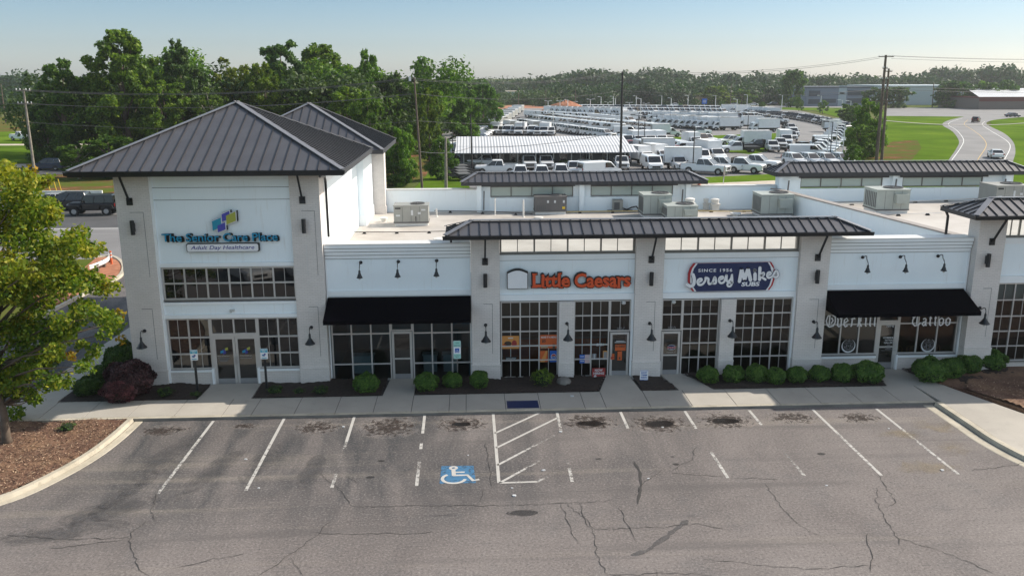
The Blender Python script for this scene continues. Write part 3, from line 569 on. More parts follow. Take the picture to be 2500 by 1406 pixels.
# hip roofs
def hip(x0, x1, y0, y1, ze, zr, r0, r1, ry, seam=0.46, fh=0.22, gutter=True, rib=0.045, cap=0.24, label=None, back=True, capm='roof_cap', inset=0.42):
    P = [Vector(p) for p in ((x0, y0, ze), (x1, y0, ze), (x1, y1, ze), (x0, y1, ze), (r0, ry, zr), (r1, ry, zr))]
    m = MB()
    if abs(r1-r0) < 1e-6:
        m.add(P[:5], [(0, 1, 4), (1, 2, 4), (2, 3, 4), (3, 0, 4)], 'seam_metal')
    else: m.add(P, [(0, 1, 5, 4), (1, 2, 5), (2, 3, 4, 5), (3, 0, 4)], 'seam_metal')
    m.add([(x0+0.02, y0+0.02, ze-0.05), (x1-0.02, y0+0.02, ze-0.05), (x1-0.02, y1-0.02, ze-0.05), (x0+0.02, y1-0.02, ze-0.05)], [(0, 3, 2, 1)], 'fascia_dark')
    def run(a, b, c_, n0, n1):     # ribs on face whose eave runs a->b, upper edge n0->n1
        L = (b-a).length; e = (b-a)/L; k = int(L/seam); off = (L-k*seam)/2
        up_full = None
        for i in range(k+1):
            s_ = off+i*seam
            la = (n0-a).dot(e); lb = L-(n1-a).dot(e); t = 1.0
            if la > 1e-6: t = min(t, s_/la)
            if lb > 1e-6: t = min(t, (L-s_)/lb)
            if t < 0.04: continue
            rise = (n0-a)-e*(n0-a).dot(e)
            p = a+e*s_; q = p+rise*(t-0.02); nn = e.cross(rise).normalized()
            if nn.z < 0: nn = -nn
            m.bar(p+nn*rib/2+Vector((0, 0, 0.002)), q+nn*rib/2+Vector((0, 0, 0.002)), 0.026, rib, 'seam_rib', up=nn)
    run(P[0], P[1], None, P[4], P[5]); run(P[1], P[2], None, P[5], P[5]); run(P[3], P[0], None, P[4], P[4])
    if back: run(P[2], P[3], None, P[5], P[4])
    rf = part(m, 'metal_roof', label)
    m = MB()
    for a, b in ((P[0], P[4]), (P[1], P[5]), (P[2], P[5]), (P[3], P[4])) + (((P[4], P[5]),) if abs(r1-r0) > 1e-6 else ()):
        d = (b-a).normalized(); m.bar(a-d*0.02+Vector((0, 0, 0.045)), b+d*0.05+Vector((0, 0, 0.045)), cap, 0.03, capm)
    m.build('ridge_cap', parent=rf)
    m = MB(); g = 0.02
    m.box(x0-g, x1+g, y0-g, y0+0.04, ze-fh, ze-0.004, 'fascia_dark'); m.box(x0-g, x1+g, y1-0.04, y1+g, ze-fh, ze-0.004, 'fascia_dark')
    m.box(x0-g, x0+0.04, y0+0.042, y1-0.042, ze-fh, ze-0.004, 'fascia_dark'); m.box(x1-0.04, x1+g, y0+0.042, y1-0.042, ze-fh, ze-0.004, 'fascia_dark')
    m.add([(x0+0.04, y0+0.04, ze-fh+0.02), (x1-0.04, y0+0.04, ze-fh+0.02), (x1-0.04, y1-0.04, ze-fh+0.02), (x0+0.04, y1-0.04, ze-fh+0.02)], [(0, 3, 2, 1)], 'fascia_dark')
    m.build('soffit', parent=rf)
    if gutter:
        m = MB(); h = 0.13
        m.prism([(x0-0.10, ze-h-0.03), (x1+0.10, ze-h-0.03), (x1+0.12, ze-0.012), (x0-0.12, ze-0.012)], y0-0.14, y0-0.022, 'gutter_black')
        m.box(x0-0.12, x1+0.12, y0-0.155, y0-0.142, ze-0.04, ze-0.005, 'gutter_black'); m.build('gutter', parent=rf)
    return rf
hip(-15.72, -5.05, -1.1, 9.5, 9.42, 11.9, -10.38, -10.38, 4.25, label='pyramid roof over the front tower')
hip(-13.8, -4.66, 11.3, 19.6, 9.18, 11.5, -9.2, -9.2, 15.4, gutter=False, label='smaller pyramid roof behind the front tower')
hip(-1.03, 16.70, -1.0, 1.25, 6.70, 7.12, 0.05, 15.6, 0.08, seam=0.425, fh=0.18, label='long canopy roof over the middle shops')
hip(21.18, 40.0, -1.0, 1.75, 7.30, 7.84, 22.6, 38.6, 0.375, seam=0.425, fh=0.18, label='canopy roof at the right end')
hip(-0.52, 14.85, 17.3, 19.6, 6.68, 7.15, 0.5, 13.8, 18.4, seam=0.425, fh=0.22, gutter=False, label='canopy roof on the rear wall, left')
hip(19.25, 36.0, 17.5, 19.9, 7.10, 7.66, 20.4, 34.7, 18.55, seam=0.425, fh=0.24, gutter=False, label='canopy roof on the rear wall, right')
# rear canopy walls and frosted clerestories
m = MB()
for a, b in ((0.45, 1.28), (6.5, 7.6), (12.85, 13.75)): m.box(a, b, 17.95, 18.3, 5.0, 6.6, 'siding')
for a, b in ((0.7, 6.6), (7.6, 13.1)): m.box(a, b, 17.75, 18.3, 6.34, 6.5, 'fascia_dark')
m.box(0.43, 0.72, 17.6, 18.35, 4.6, 6.6, 'siding'); m.box(6.85, 7.15, 17.6, 17.949, 4.8, 6.55, 'siding'); m.box(13.6, 13.9, 17.6, 18.35, 4.8, 6.6, 'siding')
for a, b in ((19.6, 21.05), (26.4, 27.7), (33.0, 35.0)): m.box(a, b, 18.0, 18.35, 6.02, 7.0, 'siding')
for a, b in ((20.9, 26.7), (27.5, 33.2)): m.box(a, b, 17.8, 18.3, 6.72, 6.9, 'fascia_dark')
m.box(26.9, 27.2, 17.7, 17.999, 5.2, 7.0, 'siding'); m.box(19.55, 19.8, 17.7, 18.4, 5.0, 7.0, 'siding'); m.box(34.3, 34.7, 17.7, 18.4, 5.2, 7.0, 'siding'); part(m, 'clerestory_wall')
for a, b in ((1.28, 6.5), (7.6, 12.85)):
    c = even(a, b, 4); glazing(a, b, 5.66, 6.33, 18.05, c[1:-1], [], pane='frosted_glass', frame='aluminium_dark', fw=0.06, sill=False, label='rear clerestory window with pale green panes')
for a, b in ((21.05, 26.4), (27.7, 33.0)):
    c = even(a, b, 4); glazing(a, b, 6.10, 6.72, 18.1, c[1:-1], [], pane='frosted_glass', frame='aluminium_dark', fw=0.06, sill=False, label='rear clerestory window with pale green panes')
# awnings
def awning(x0, x1, zt, zb, yb, y0, vh=0.2, x0b=None, x1b=None):
    x0b = x0 if x0b is None else x0b; x1b = x1 if x1b is None else x1b; z2 = zb+vh
    vs = [(x0, y0, zt), (x1, y0, zt), (x1b, yb, z2), (x0b, yb, z2), (x1b, yb, zb), (x0b, yb, zb), (x0, y0, zb), (x1, y0, zb)]
    m = MB(); m.add(vs, [(0, 3, 2, 1), (3, 5, 4, 2), (0, 6, 5, 3), (1, 2, 4, 7)], 'awning_fabric')
    for i in range(1, 6):
        x = x0+(x1-x0)*i/6; m.bar((x, y0, zt-0.03), (x, yb+0.03, z2-0.03), 0.03, 0.03, 'steel_black')
    part(m, 'awning')
awning(-6.14, -0.03, 3.83, 3.05, -1.2, 0.33, vh=.17)
awning(15.56, 21.83, 3.83, 3.02, -1.2, 0.33, vh=.17)
# eave struts with wall plates
def strut(x, zpl, ze, lean=0.85, y0=0.0):
    m = MB(); m.box(x-0.12, x+0.12, y0-0.05, y0, zpl-0.15, zpl+0.15, 'lamp_black'); m.bar((x, y0-0.06, zpl+0.02), (x, y0-lean, ze), 0.07, 0.07, 'lamp_black'); part(m, 'eave_strut')
for x in (-13.88, -6.9): strut(x, 8.08, 9.28)
for x in (0.6, 7.72, 14.97): strut(x, 5.40, 6.56)
strut(22.6, 6.02, 7.16, y0=-0.05)
# downspouts
m = MB(); m.tube([(-5.9, -0.85, 9.22), (-6.05, -0.5, 9.1), (-6.1, 0.9, 8.95), (-6.12, 1.2, 8.7), (-6.12, 1.25, 6.3)], 0.055, 'gutter_black', 8); part(m, 'downspout')
m = MB(); m.tube([(-5.3, -1.0, 9.35), (-5.2, 0.2, 9.2), (-6.0, 1.5, 9.05)], 0.06, 'gutter_black', 8); part(m, 'downspout')
m = MB(); m.tube([(21.35, 1.6, 7.1), (21.4, 1.5, 6.9), (21.4, 1.5, 5.2)], 0.06, 'gutter_black', 8); part(m, 'downspout')
m = MB(); m.box(-0.85, -0.77, -0.4, -0.3, 6.3, 6.6, 'gutter_black'); m.box(16.2, 16.28, 0.4, 0.5, 6.4, 6.6, 'gutter_black'); part(m, 'gutter_outlet')
for px in (978, 1706, 2441): pass
for x, z0, z1 in ((0.85, 4.9, 6.1), (13.35, 4.9, 6.1), (20.1, 5.9, 6.6), (27.05, 5.9, 6.65), (34.2, 5.9, 6.6)):
    m = MB(); m.bar((x, 17.58, z0), (x+0.03, 17.58, z1), 0.07, 0.07, 'hvac_dark'); part(m, 'downspout')
# wall camera on tower band
m = MB(); m.box(-10.25, -10.05, 0.04, 0.14, 3.36, 3.44, 'bulb_white'); m.box(-10.22, -10.14, -0.06, 0.04, 3.33, 3.38, 'bulb_white'); part(m, 'floodlight')
for x in (6.6, 8.8):
    m = MB(); m.lathe((x, 0.12, 3.42), [(0.0, 0.12), (0.08, 0.10), (0.10, 0.02), (0.05, -0.02)], 'bulb_white', 10); part(m, 'security_camera')

# ================================================================== GROUND
def PX(pts, z=0.0): return [tuple(gp(x, y, z)[:2]) for x, y in pts]
g = MB(); g.sheet([(-3000, -400), (3000, -400), (3000, 5000), (-3000, 5000)], -0.12, 'earth_far'); struct(g, 'ground')
g = MB(); g.sheet([(-60, -75), (60, -75), (60, 30), (-60, 30)], 0, 'asphalt_lot'); struct(g, 'parking_lot')
# driveway and roads on the left behind the tower
g = MB(); g.sheet([(-120, 26), (-16, 26), (-16, 40), (60, 40), (60, 58), (-16, 58), (-120, 58)], 0.004, 'asphalt_road'); struct(g, 'road')
g = MB(); g.sheet([(-120, 41.5), (60, 41.5), (60, 57.5), (-120, 57.5)], 0.008, 'asphalt_dark'); struct(g, 'road_lane')
g = MB()
for y in (40.9, 49.2): g.sheet([(-120, y), (-16, y), (-16, y+0.14), (-120, y+0.14)], 0.012, 'road_paint')
struct(g, 'road_marking')
g = MB(); g.sheet([(-160, 66), (-12, 66), (-6, 78), (-5, 240), (12, 330), (-160, 330)], -0.06, 'lawn_worn'); struct(g, 'verge')
g = MB(); g.sheet([(-160, 86), (-30, 86), (-30, 93), (-160, 93)], -0.03, 'asphalt_dark'); struct(g, 'back_road')
g = MB(); g.sheet([(-160, 96), (-40, 96), (-40, 101), (-160, 103)], -0.035, 'pale_gravel'); struct(g, 'gravel_shoulder')
g = MB(); g.sheet([(-160, 103), (-30, 103), (-30, 185), (-160, 185)], -0.05, 'lawn'); struct(g, 'meadow')
g = MB(); g.sheet([(-160, 140), (-50, 140), (-50, 144), (-160, 144)], -0.04, 'pale_gravel'); struct(g, 'farm_track')

def curb_line(mb, pts, wd, z0, z1, mat, closed=False):
    k = len(pts)
    for i in range(k-1):
        a, b = Vector((*pts[i], 0)), Vector((*pts[i+1], 0))
    L, R = [], []
    for i in range(k):
        a = Vector(pts[max(i-1, 0)]); b = Vector(pts[min(i+1, k-1)]); d = (b-a).normalized(); n = Vector((-d.y, d.x))*wd/2; p = Vector(pts[i])
        L.append(p+n); R.append(p-n)
    b0 = 0.03
    vs = [(p.x, p.y, z0) for p in L]+[(p.x*0.85+q.x*0.15, p.y*0.85+q.y*0.15, z1) for p, q in zip(L, R)]+[(p.x*0.15+q.x*0.85, p.y*0.15+q.y*0.85, z1) for p, q in zip(L, R)]+[(q.x, q.y, z0) for q in R]
    fs = []
    for i in range(k-1):
        for r in range(3): fs.append((r*k+i, (r+1)*k+i, (r+1)*k+i+1, r*k+i+1))
    fs.append((0, k, 2*k, 3*k)); fs.append((k-1, 4*k-1, 3*k-1, 2*k-1))
    mb.add(vs, fs, mat)
def smooth(pts, n=5):
    out = []
    k = len(pts)
    for i in range(k-1):
        p0, p1, p2, p3 = [Vector(pts[max(0, min(k-1, j))]) for j in (i-1, i, i+1, i+2)]
        for j in range(n):
            t = j/n; out.append(tuple(0.5*((2*p1)+(p2-p0)*t+(2*p0-5*p1+4*p2-p3)*t*t+(3*p1-p0-3*p2+p3)*t**3)))
    out.append(tuple(pts[-1])); return out

# sidewalk slabs, front edge at y -3.5
ZW = 0.12
def slab_row(name, pts_front, pts_back, cuts, z=ZW):
    pass
g = MB()
joints = [-20.3, -18.6, -16.9, -15.2, -13.5, -11.72, -9.85, -8.72, -7.05, -5.45, -3.95, -2.45, -0.95, -0.27, 1.32, 2.72, 4.50, 5.35, 7.15, 8.85, 10.65, 12.45, 14.15, 15.85, 17.45, 18.9]
def fr(x): return -3.56+0.0 if x < -0.3 or x > 4.5 else -3.56
for a, b in zip(joints[:-1], joints[1:]):
    g.box(a+0.013, b-0.013, -3.50, -1.76, -0.1, ZW, 'concrete')
g.box(joints[0], joints[-1], -3.49, -1.77, -0.1, ZW-0.015, 'joint_shade_dark')
struct(g, 'sidewalk')
g = MB()
for a, b in zip(joints[:-1], joints[1:]): g.box(a+0.008, b-0.008, -3.68, -3.506, -0.1, ZW-0.004, 'concrete_curb')
g.box(joints[4], joints[-1], -3.694, -3.682, -0.02, ZW-0.02, 'concrete_grime'); struct(g, 'kerb')
# entrance paths
g = MB()
for poly in ([(-11.35, -1.755), (-9.15, -1.755), (-9.15, 0.06), (-11.25, 0.06)], [(-3.75, -1.755), (-2.45, -1.755), (-2.45, 0.30), (-3.60, 0.30)], [(5.35, -1.755), (7.10, -1.755), (6.95, 0.25), (5.95, 0.25)],
             [(8.75, -1.755), (10.2, -1.755), (9.75, -0.5), (9.30, 0.25), (8.35, 0.25)], [(17.75, -1.755), (20.2, -1.755), (19.3, 0.40), (18.1, 0.40)]):
    g.slab(poly, -0.1, ZW-0.003, 'concrete')
struct(g, 'entrance_path')
# side walk round the tower's left, bed at its foot
sw = PX([(146, 950), (258, 897), (323, 862), (323, 826), (192, 885), (90, 940)], ZW)
g = MB(); g.slab([(-18.6, -1.765), (-17.0, -1.765), (-16.6, 6), (-16.0, 22), (-17.6, 22), (-18.3, 6)], -0.1, ZW-0.004, 'concrete'); struct(g, 'side_path')
g = MB(); g.box(-22.9, -22.55, 2, 20, -0.1, 0.13, 'concrete_curb'); 
# round concrete corner at the right
rc = [(18.92, -3.72), (18.95, -5.0), (18.98, -6.1), (19.02, -7.4), (19.3, -8.9), (20.0, -10.8), (21.2, -12.5)]
g = MB(); curb_line(g, smooth(rc, 4), 0.34, -0.02, 0.15, 'concrete_curb'); struct(g, 'kerb')
g = MB(); s_ = smooth(rc, 4); g.slab([(p[0]+0.17, p[1]) for p in s_]+[(23.6, -12.5), (22.0, -6.0), (20.35, -2.2), (20.2, -1.77), (18.93, -1.77)], -0.1, ZW+0.004, 'concrete'); struct(g, 'sidewalk_corner')
g = MB(); curb_line(g, [(p[0]-0.42, p[1]) for p in s_], 0.50, -0.02, 0.012, 'concrete_curb'); struct(g, 'gutter_pan')
g = MB(); g.slab([(20.7, -2.4), (22.3, -5.6), (24.6, -12.5), (45, -12.5), (45, 0.3), (23.2, 0.3), (20.2, 0.3), (20.1, -1.6)], -0.1, 0.16, 'mulch_pine'); struct(g, 'mulch_bed')

def rough_sheet(poly_in, x0, x1, y0, y1, step, base, amp, mat, name, chips=0, clip=None, chipsize=0.05, seed=1, edge=0.02):
    """bumpy ground: a grid cut to a polygon"""
    def inside(x, y):
        c = False; n = len(poly_in); j = n-1
        for i in range(n):
            xi, yi = poly_in[i]; xj, yj = poly_in[j]
            if (yi > y) != (yj > y) and x < (xj-xi)*(y-yi)/(yj-yi)+xi: c = not c
            j = i
        return c
    rg = random.Random(seed); nx = int((x1-x0)/step); ny = int((y1-y0)/step); ids = {}; m = MB(); vs = []; fs = []
    def vid(i, j):
        if (i, j) not in ids:
            x, y = x0+i*step, y0+j*step
            ids[(i, j)] = len(vs); vs.append((x, y, base+amp*(0.5+0.5*math.sin(x*1.9+1)*math.cos(y*2.3))+rg.uniform(-edge, edge)))
        return ids[(i, j)]
    for i in range(nx):
        for j in range(ny):
            if inside(x0+(i+0.5)*step, y0+(j+0.5)*step): fs.append((vid(i, j), vid(i+1, j), vid(i+1, j+1), vid(i, j+1)))
    m.add(vs, fs, mat); o = m.build(name, smooth=True); o['kind'] = 'structure'
    if chips:
        c = MB(); c.att = True
        for _ in range(chips):
            x, y = rg.uniform(x0, x1), rg.uniform(y0, y1)
            if not inside(x, y): continue
            z = base+amp*(0.5+0.5*math.sin(x*1.9+1)*math.cos(y*2.3))+0.015; a = rg.uniform(0, 6.28); L = chipsize*rg.uniform(0.6, 1.6); t = rg.uniform(-0.4, 0.4)
            dx, dy = math.cos(a)*L, math.sin(a)*L; wx, wy = -math.sin(a)*L*0.22, math.cos(a)*L*0.22
            c.add([(x-dx, y-dy, z-t*L*0.3), (x-dx*0.2+wx, y-dy*0.2+wy, z+0.01), (x+dx, y+dy, z+t*L), (x+dx*0.2-wx, y+dy*0.2-wy, z+0.012)], [(0, 1, 2, 3)], 'mulch_chip', rg.random()**1.3)
        o2 = c.build('mulch_chips'); o2['kind'] = 'stuff'
    return o
# dark beds along the facade
beds = [[(-15.4, -1.78), (-11.42, -1.78), (-11.3, 0.1), (-15.4, 0.1)], [(-9.1, -1.78), (-3.85, -1.78), (-3.65, 0.45), (-9.1, 0.2)], [(-2.4, -1.78), (5.28, -1.78), (5.88, 0.3), (-2.4, 0.45)], [(7.18, -1.78), (8.68, -1.78), (8.30, 0.05), (7.05, 0.05)],
        [(10.25, -1.78), (17.7, -1.78), (18.0, 0.35), (9.35, 0.35), (9.8, -0.5)], [(20.05, -1.78), (25.5, -1.78), (25.5, 0.3), (19.4, 0.35)], [(-16.9, -1.78), (-15.4, -1.78), (-14.5, 1.0), (-14.5, 12), (-16.4, 12)]]
for i, b_ in enumerate(beds):
    xs_ = [p[0] for p in b_]; ys_ = [p[1] for p in b_]
    rough_sheet(b_, min(xs_), max(xs_), min(ys_), max(ys_), 0.11, 0.10, 0.09, 'mulch_dark', 'mulch_bed', seed=i)
# pine-straw island with its tree
isl = smooth([(-13.30, -3.72), (-13.38, -5.3), (-13.62, -6.9), (-14.15, -8.5), (-15.0, -10.0), (-16.6, -11.1), (-18.5, -11.6), (-21, -11.8)], 5)
rough_sheet([(p[0]-0.12, p[1]) for p in isl]+[(-21, -3.72)], -21, -13.3, -11.9, -3.72, 0.10, 0.08, 0.10, 'mulch_pine', 'mulch_island', chips=11000, seed=9)
g = MB(); curb_line(g, isl, 0.24, -0.02, 0.15, 'concrete_curb'); struct(g, 'kerb')
g = MB(); curb_line(g, [(p[0]+0.30, p[1]-0.05*0) for p in isl], 0.40, -0.02, 0.012, 'concrete_curb'); struct(g, 'gutter_pan')
rough_sheet([(20.75, -2.5), (22.35, -5.6), (24.65, -12.4), (32, -12.4), (32, -1.5), (25.6, -1.5), (21.6, -1.3)], 20.5, 32, -12.5, -1.4, 0.12, 0.17, 0.10, 'mulch_pine', 'mulch_bed', chips=7000, seed=19)

# detectable pad in the walk
g = MB(); g.sheet([(1.38, -3.44), (2.66, -3.44), (2.66, -2.62), (1.38, -2.62)], ZW+0.004, 'sign_navy'); o = struct(g, 'tactile_pad')
# ---- parking markings (worn paint, 'v' is how much of it is left)
PZ = 0.005
def stripe(mb, a, b, wd, segs, mat='paint_white'):
    """segs: list of (t0,t1,v)"""
    a = Vector(a); b = Vector(b); d = (b-a); n = Vector((-d.y, d.x)).normalized()*wd/2
    for t0, t1, v0, v1 in segs:
        k = max(1, int((t1-t0)*14))
        for i in range(k):
            ta = t0+(t1-t0)*i/k; tb = t0+(t1-t0)*(i+1)/k; v = v0+(v1-v0)*(i+0.5)/k
            p, q = a+d*ta, a+d*tb
            mb.add([(p.x+n.x, p.y+n.y, PZ), (p.x-n.x, p.y-n.y, PZ), (q.x-n.x, q.y-n.y, PZ), (q.x+n.x, q.y+n.y, PZ)], [(0, 1, 2, 3)], mat, v)
def gpt(x, y): p = gp(x, y, PZ); return (p.x, p.y)
PL = [((521, 1027), (385, 1205), [(0, 0.25, .75, .7), (.25, 1, .6, .5)]), ((694, 1021), (600, 1197), [(0, .4, .8, .7), (.4, 1, .62, .58)]), ((865, 1017), (810, 1190), [(0, .4, .85, .65), (.4, .7, .5, .3), (.82, 1, .4, .62)]),
      ((1037, 1012), (1017, 1185), [(0, .3, .85, .7), (.45, .53, .6, .6), (.7, 1, .45, .62)]), ((1204, 1009), (1218, 1178), [(0, 1, .8, .72)]), ((1360, 1007), (1397, 1175), [(0, .3, .7, .45), (.65, 1, .3, .62)]),
      ((1515, 1005), (1590, 1172), [(0, .28, .75, .55), (.28, .5, .35, .25)]), ((1672, 1003), (1777, 1166), [(0, .3, .78, .55), (.66, 1, .5, .62)]), ((1829, 1001), (1964, 1161), [(0, .26, .78, .5), (.66, 1, .35, .52)]),
      ((1984, 999), (2152, 1160), [(0, .4, .75, .6), (.4, 1, .52, .62)]), ((2139, 997), (2340, 1157), [(0, .4, .78, .6), (.4, 1, .48, .6)])]
g = MB(); g.att = True
for a, b, sg in PL: stripe(g, gpt(*a), gpt(*b), 0.11, sg)
for a, b, v0, v1 in (((1318, 1007), (1208, 1057), .75, .7), ((1362, 1019), (1211, 1093), .75, .7), ((1370, 1053), (1214, 1135), .35, .7), ((1330, 1117), (1220, 1178), .35, .7), ((1312, 1175), (1220, 1178), .65, .65), ((1345, 1158), (1312, 1175), .3, .6)):
    stripe(g, gpt(*a), gpt(*b), 0.10, [(0, 1, v0, v1)])
struct(g, 'parking_markings')
c4 = [gpt(1078, 1137), gpt(1156, 1136), gpt(1162, 1178), gpt(1073, 1180)]
g = MB(); g.att = True; cx_ = sum(p[0] for p in c4)/4; cy_ = sum(p[1] for p in c4)/4; n_ = 6
for i in range(n_):
    for j in range(n_):
        def bl(u, v): return tuple((c4[3][k]*(1-u)*(1-v)+c4[2][k]*u*(1-v)+c4[1][k]*u*v+c4[0][k]*(1-u)*v) for k in (0, 1))
        q = [bl(i/n_, j/n_), bl((i+1)/n_, j/n_), bl((i+1)/n_, (j+1)/n_), bl(i/n_, (j+1)/n_)]
        g.add([(p[0], p[1], PZ) for p in q], [(0, 1, 2, 3)], 'paint_blue', 0.72 if 0 < i < n_-1 and 0 < j < n_-1 else 0.60)
struct(g, 'blue_marking')
g = MB(); g.att = True; S = 1.28
hk = [0]
def hs(pts, wd=0.095):
    hk[0] += 0.0006
    tmp = MB(); stroke(tmp, [(cx_-0.02+p[0]*S, cy_-0.62+p[1]*S*1.0) for p in pts], wd*S, 0, 'paint_white'); g.add([(v[0], v[2], PZ+0.004+hk[0]) for v in tmp.v], tmp.f, 'paint_white', 0.86)
hs([(-.10+.085*math.cos(t), .86+.085*math.sin(t)) for t in [i*math.pi/6 for i in range(13)]], 0.075); hs([(-.10, .86), (-.095, .87)], .12)
hs([(-.10, .74), (-.08, .40)], .11); hs([(-.08, .60), (.20, .60)], .07); hs([(-.10, .42), (.27, .42), (.42, .10), (.58, .16)], .09)
hs([(-.08+.30*math.cos(rad(a)), .24+.27*math.sin(rad(a))) for a in range(125, 365, 15)], .085)
struct(g, 'wheelchair_marking')
# ---- stains, puddles, cracks
def blob(name, px, py, rx, ry, mat, v=1.0, n=5, z=0.004, ang=0, world=None):
    c = world or gp(px, py)[:2]; g = MB(); g.att = True; N = 18; K = 6; ca, sa = math.cos(ang), math.sin(ang)
    for k in range(K):
        r0, r1 = k/K, (k+1)/K
        for j in range(N):
            a0, a1 = 2*math.pi*j/N, 2*math.pi*(j+1)/N
            q = [(r0, a0), (r1, a0), (r1, a1), (r0, a1)]; vs = []
            for r, a in q:
                x, y = math.cos(a)*r*rx, math.sin(a)*r*ry; vs.append((c[0]+x*ca-y*sa, c[1]+x*sa+y*ca, z))
            if k == 0: g.add([vs[0], vs[1], vs[2]], [(0, 1, 2)], mat, v)
            else: g.add(vs, [(0, 1, 2, 3)], mat, v*(1-((r0+r1)/2)**2))
    o = g.build(name); o['kind'] = 'structure'; return o
for i, (x, y, rx, ry) in enumerate(((395, 1052, .8, .45), (445, 1048, .35, .2), (775, 1043, .85, .55), (950, 1042, 1.15, .85), (1128, 1035, 1.0, .65), (1438, 1030, 1.15, .75), (1610, 1034, 1.15, .75), (1770, 1026, 1.1, .75), (1935, 1020, .95, .55), (2098, 1020, .8, .45), (600, 1040, .5, .25))):
    blob('pale_halo', x, y, rx*1.7, ry*2.0, 'stain_pale', 0.75, z=0.0065); blob('mud_stain', x, y, rx*1.25, ry*1.4, 'stain_mud', 0.80, z=0.0085)
for x, y, rx, ry in ((1443, 1034, .7, .35), (1612, 1035, .75, .42), (1772, 1028, .8, .38), (1128, 1036, .5, .25)): blob('puddle', x, y, rx, ry, 'stain_wet', 1.0, z=0.0105)
for x, y, rx, ry, v in ((1275, 1252, .75, .28, .9), (1070, 1258, .9, .14, .62), (905, 1165, .22, .12, .9), (930, 1125, .2, .1, .9), (2005, 1108, .2, .14, 1), (1650, 1133, .18, .13, .9), (1688, 1260, .45, .22, .6), (1460, 1120, .2, .12, .7), (1640, 1115, .15, .1, .7)): blob('oil_stain', x, y, rx, ry, 'stain_oil' if v > .65 else 'stain_dark', v, z=0.0085)
for x, y, rx, ry in ((2290, 1040, 1.6, 1.2), (2320, 1090, 1.2, 1.3), (2200, 1060, 1.6, .7), (2250, 1140, 1.7, .8)): blob('sand_stain', x, y, rx, ry, 'stain_tan', 0.62, z=0.0065)
for x, y, rx, ry, a in ((400, 1120, 3.6, .8, 1.35), (520, 1150, 3.4, .7, 1.3), (250, 1250, 2.6, .9, .5), (330, 1190, 3.0, .5, 1.2), (640, 1130, 2.4, .8, 1.4), (760, 1150, 2.0, .6, 1.5), (140, 1300, 3, .9, .2)): blob('worn_patch', x, y, rx, ry, 'stain_dark', 0.80, z=0.0045, ang=a)
def wander(mb, pts, wd=0.020, jit=0.05, step=0.16, mat='crack', seed=0, z=0.0125):
    rg = random.Random(seed+len(pts)*7+int(abs(pts[0][0])*10)); P = [Vector(gp(x, y)[:2]) for x, y in pts]; out = []
    for a, b in zip(P[:-1], P[1:]):
        n = max(1, int((b-a).length/step)); nn = Vector((-(b-a).y, (b-a).x)).normalized()
        for i in range(n): out.append(a+(b-a)*i/n+nn*rg.uniform(-jit, jit))
    out.append(P[-1]); k = len(out); L = []; R = []
    for i in range(k):
        d = out[min(i+1, k-1)]-out[max(i-1, 0)]; n = Vector((-d.y, d.x)).normalized()*wd/2*rg.uniform(0.35, 1.25)*(0.4 if i in (0, k-1) else 1)
        L.append((out[i].x+n.x, out[i].y+n.y, z)); R.append((out[i].x-n.x, out[i].y-n.y, z))
    mb.add(L+R, [(i, i+1, i+1+k, i+k) for i in range(k-1)], mat)
g = MB()
for pts in ([(860, 1236), (1060, 1235), (1220, 1233), (1400, 1228), (1510, 1221)], [(385, 1205), (370, 1245), (378, 1268)], [(360, 1270), (318, 1300), (318, 1340), (345, 1390), (365, 1406)], [(20, 1305), (150, 1316), (318, 1313)],
            [(778, 1156), (820, 1185), (860, 1236)], [(810, 1265), (770, 1310), (700, 1360), (630, 1406)], [(705, 1362), (735, 1390), (740, 1406)], [(430, 1385), (520, 1365), (600, 1350)], [(1385, 1230), (1430, 1270), (1450, 1300), (1452, 1330), (1465, 1370), (1485, 1406)],
            [(1370, 1230), (1385, 1270), (1395, 1300), (1420, 1330)], [(1415, 1228), (1425, 1262), (1450, 1290)], [(1450, 1291), (1530, 1290), (1640, 1285), (1700, 1278), (1770, 1290)], [(1510, 1235), (1530, 1280), (1550, 1320)], [(1870, 1180), (1895, 1220), (1930, 1260), (1975, 1298), (2010, 1310)],
            [(2145, 1160), (2175, 1205), (2185, 1225), (2170, 1235)], [(2140, 1190), (2140, 1225), (2165, 1275), (2192, 1315), (2195, 1330)], [(2192, 1312), (2280, 1340), (2360, 1370), (2425, 1400)], [(2120, 1300), (2118, 1330), (2130, 1370), (2125, 1395)],
            [(1720, 1365), (1850, 1378), (1980, 1390), (2060, 1382), (2140, 1380)], [(1485, 1403), (1560, 1402), (1640, 1398), (1740, 1404)], [(1185, 1080), (1192, 1120), (1200, 1170), (1202, 1190)], [(1180, 1195), (1172, 1225)], [(1620, 1145), (1570, 1180), (1550, 1210)], [(1640, 1155), (1800, 1166), (1900, 1170)],
            [(2370, 1148), (2450, 1140), (2500, 1130)], [(1700, 1090), (1690, 1120), (1640, 1150)], [(1600, 1390), (1605, 1406)], [(1070, 1160), (1090, 1150)], [(880, 1180), (840, 1160)], [(120, 1340), (300, 1318)], [(1060, 1300), (880, 1304), (760, 1300)]):
    wander(g, pts)
struct(g, 'asphalt_cracks')
g = MB(); wander(g, [(1548, 1127), (1562, 1150), (1565, 1185), (1557, 1230)], 0.09, 0.02); struct(g, 'tar_drip')
g = MB(); wander(g, [(1473, 1330), (1430, 1365), (1388, 1392)], 0.11, 0.02, mat='stain_oil'); struct(g, 'skid_mark')
g = MB(); g.att = True; wander(g, [(1680, 1270), (1640, 1300), (1580, 1345), (1540, 1355)], 0.22, 0.02, mat='stain_dark'); 
for i in range(len(g.a)): g.a[i] = 0.8
struct(g, 'skid_mark')
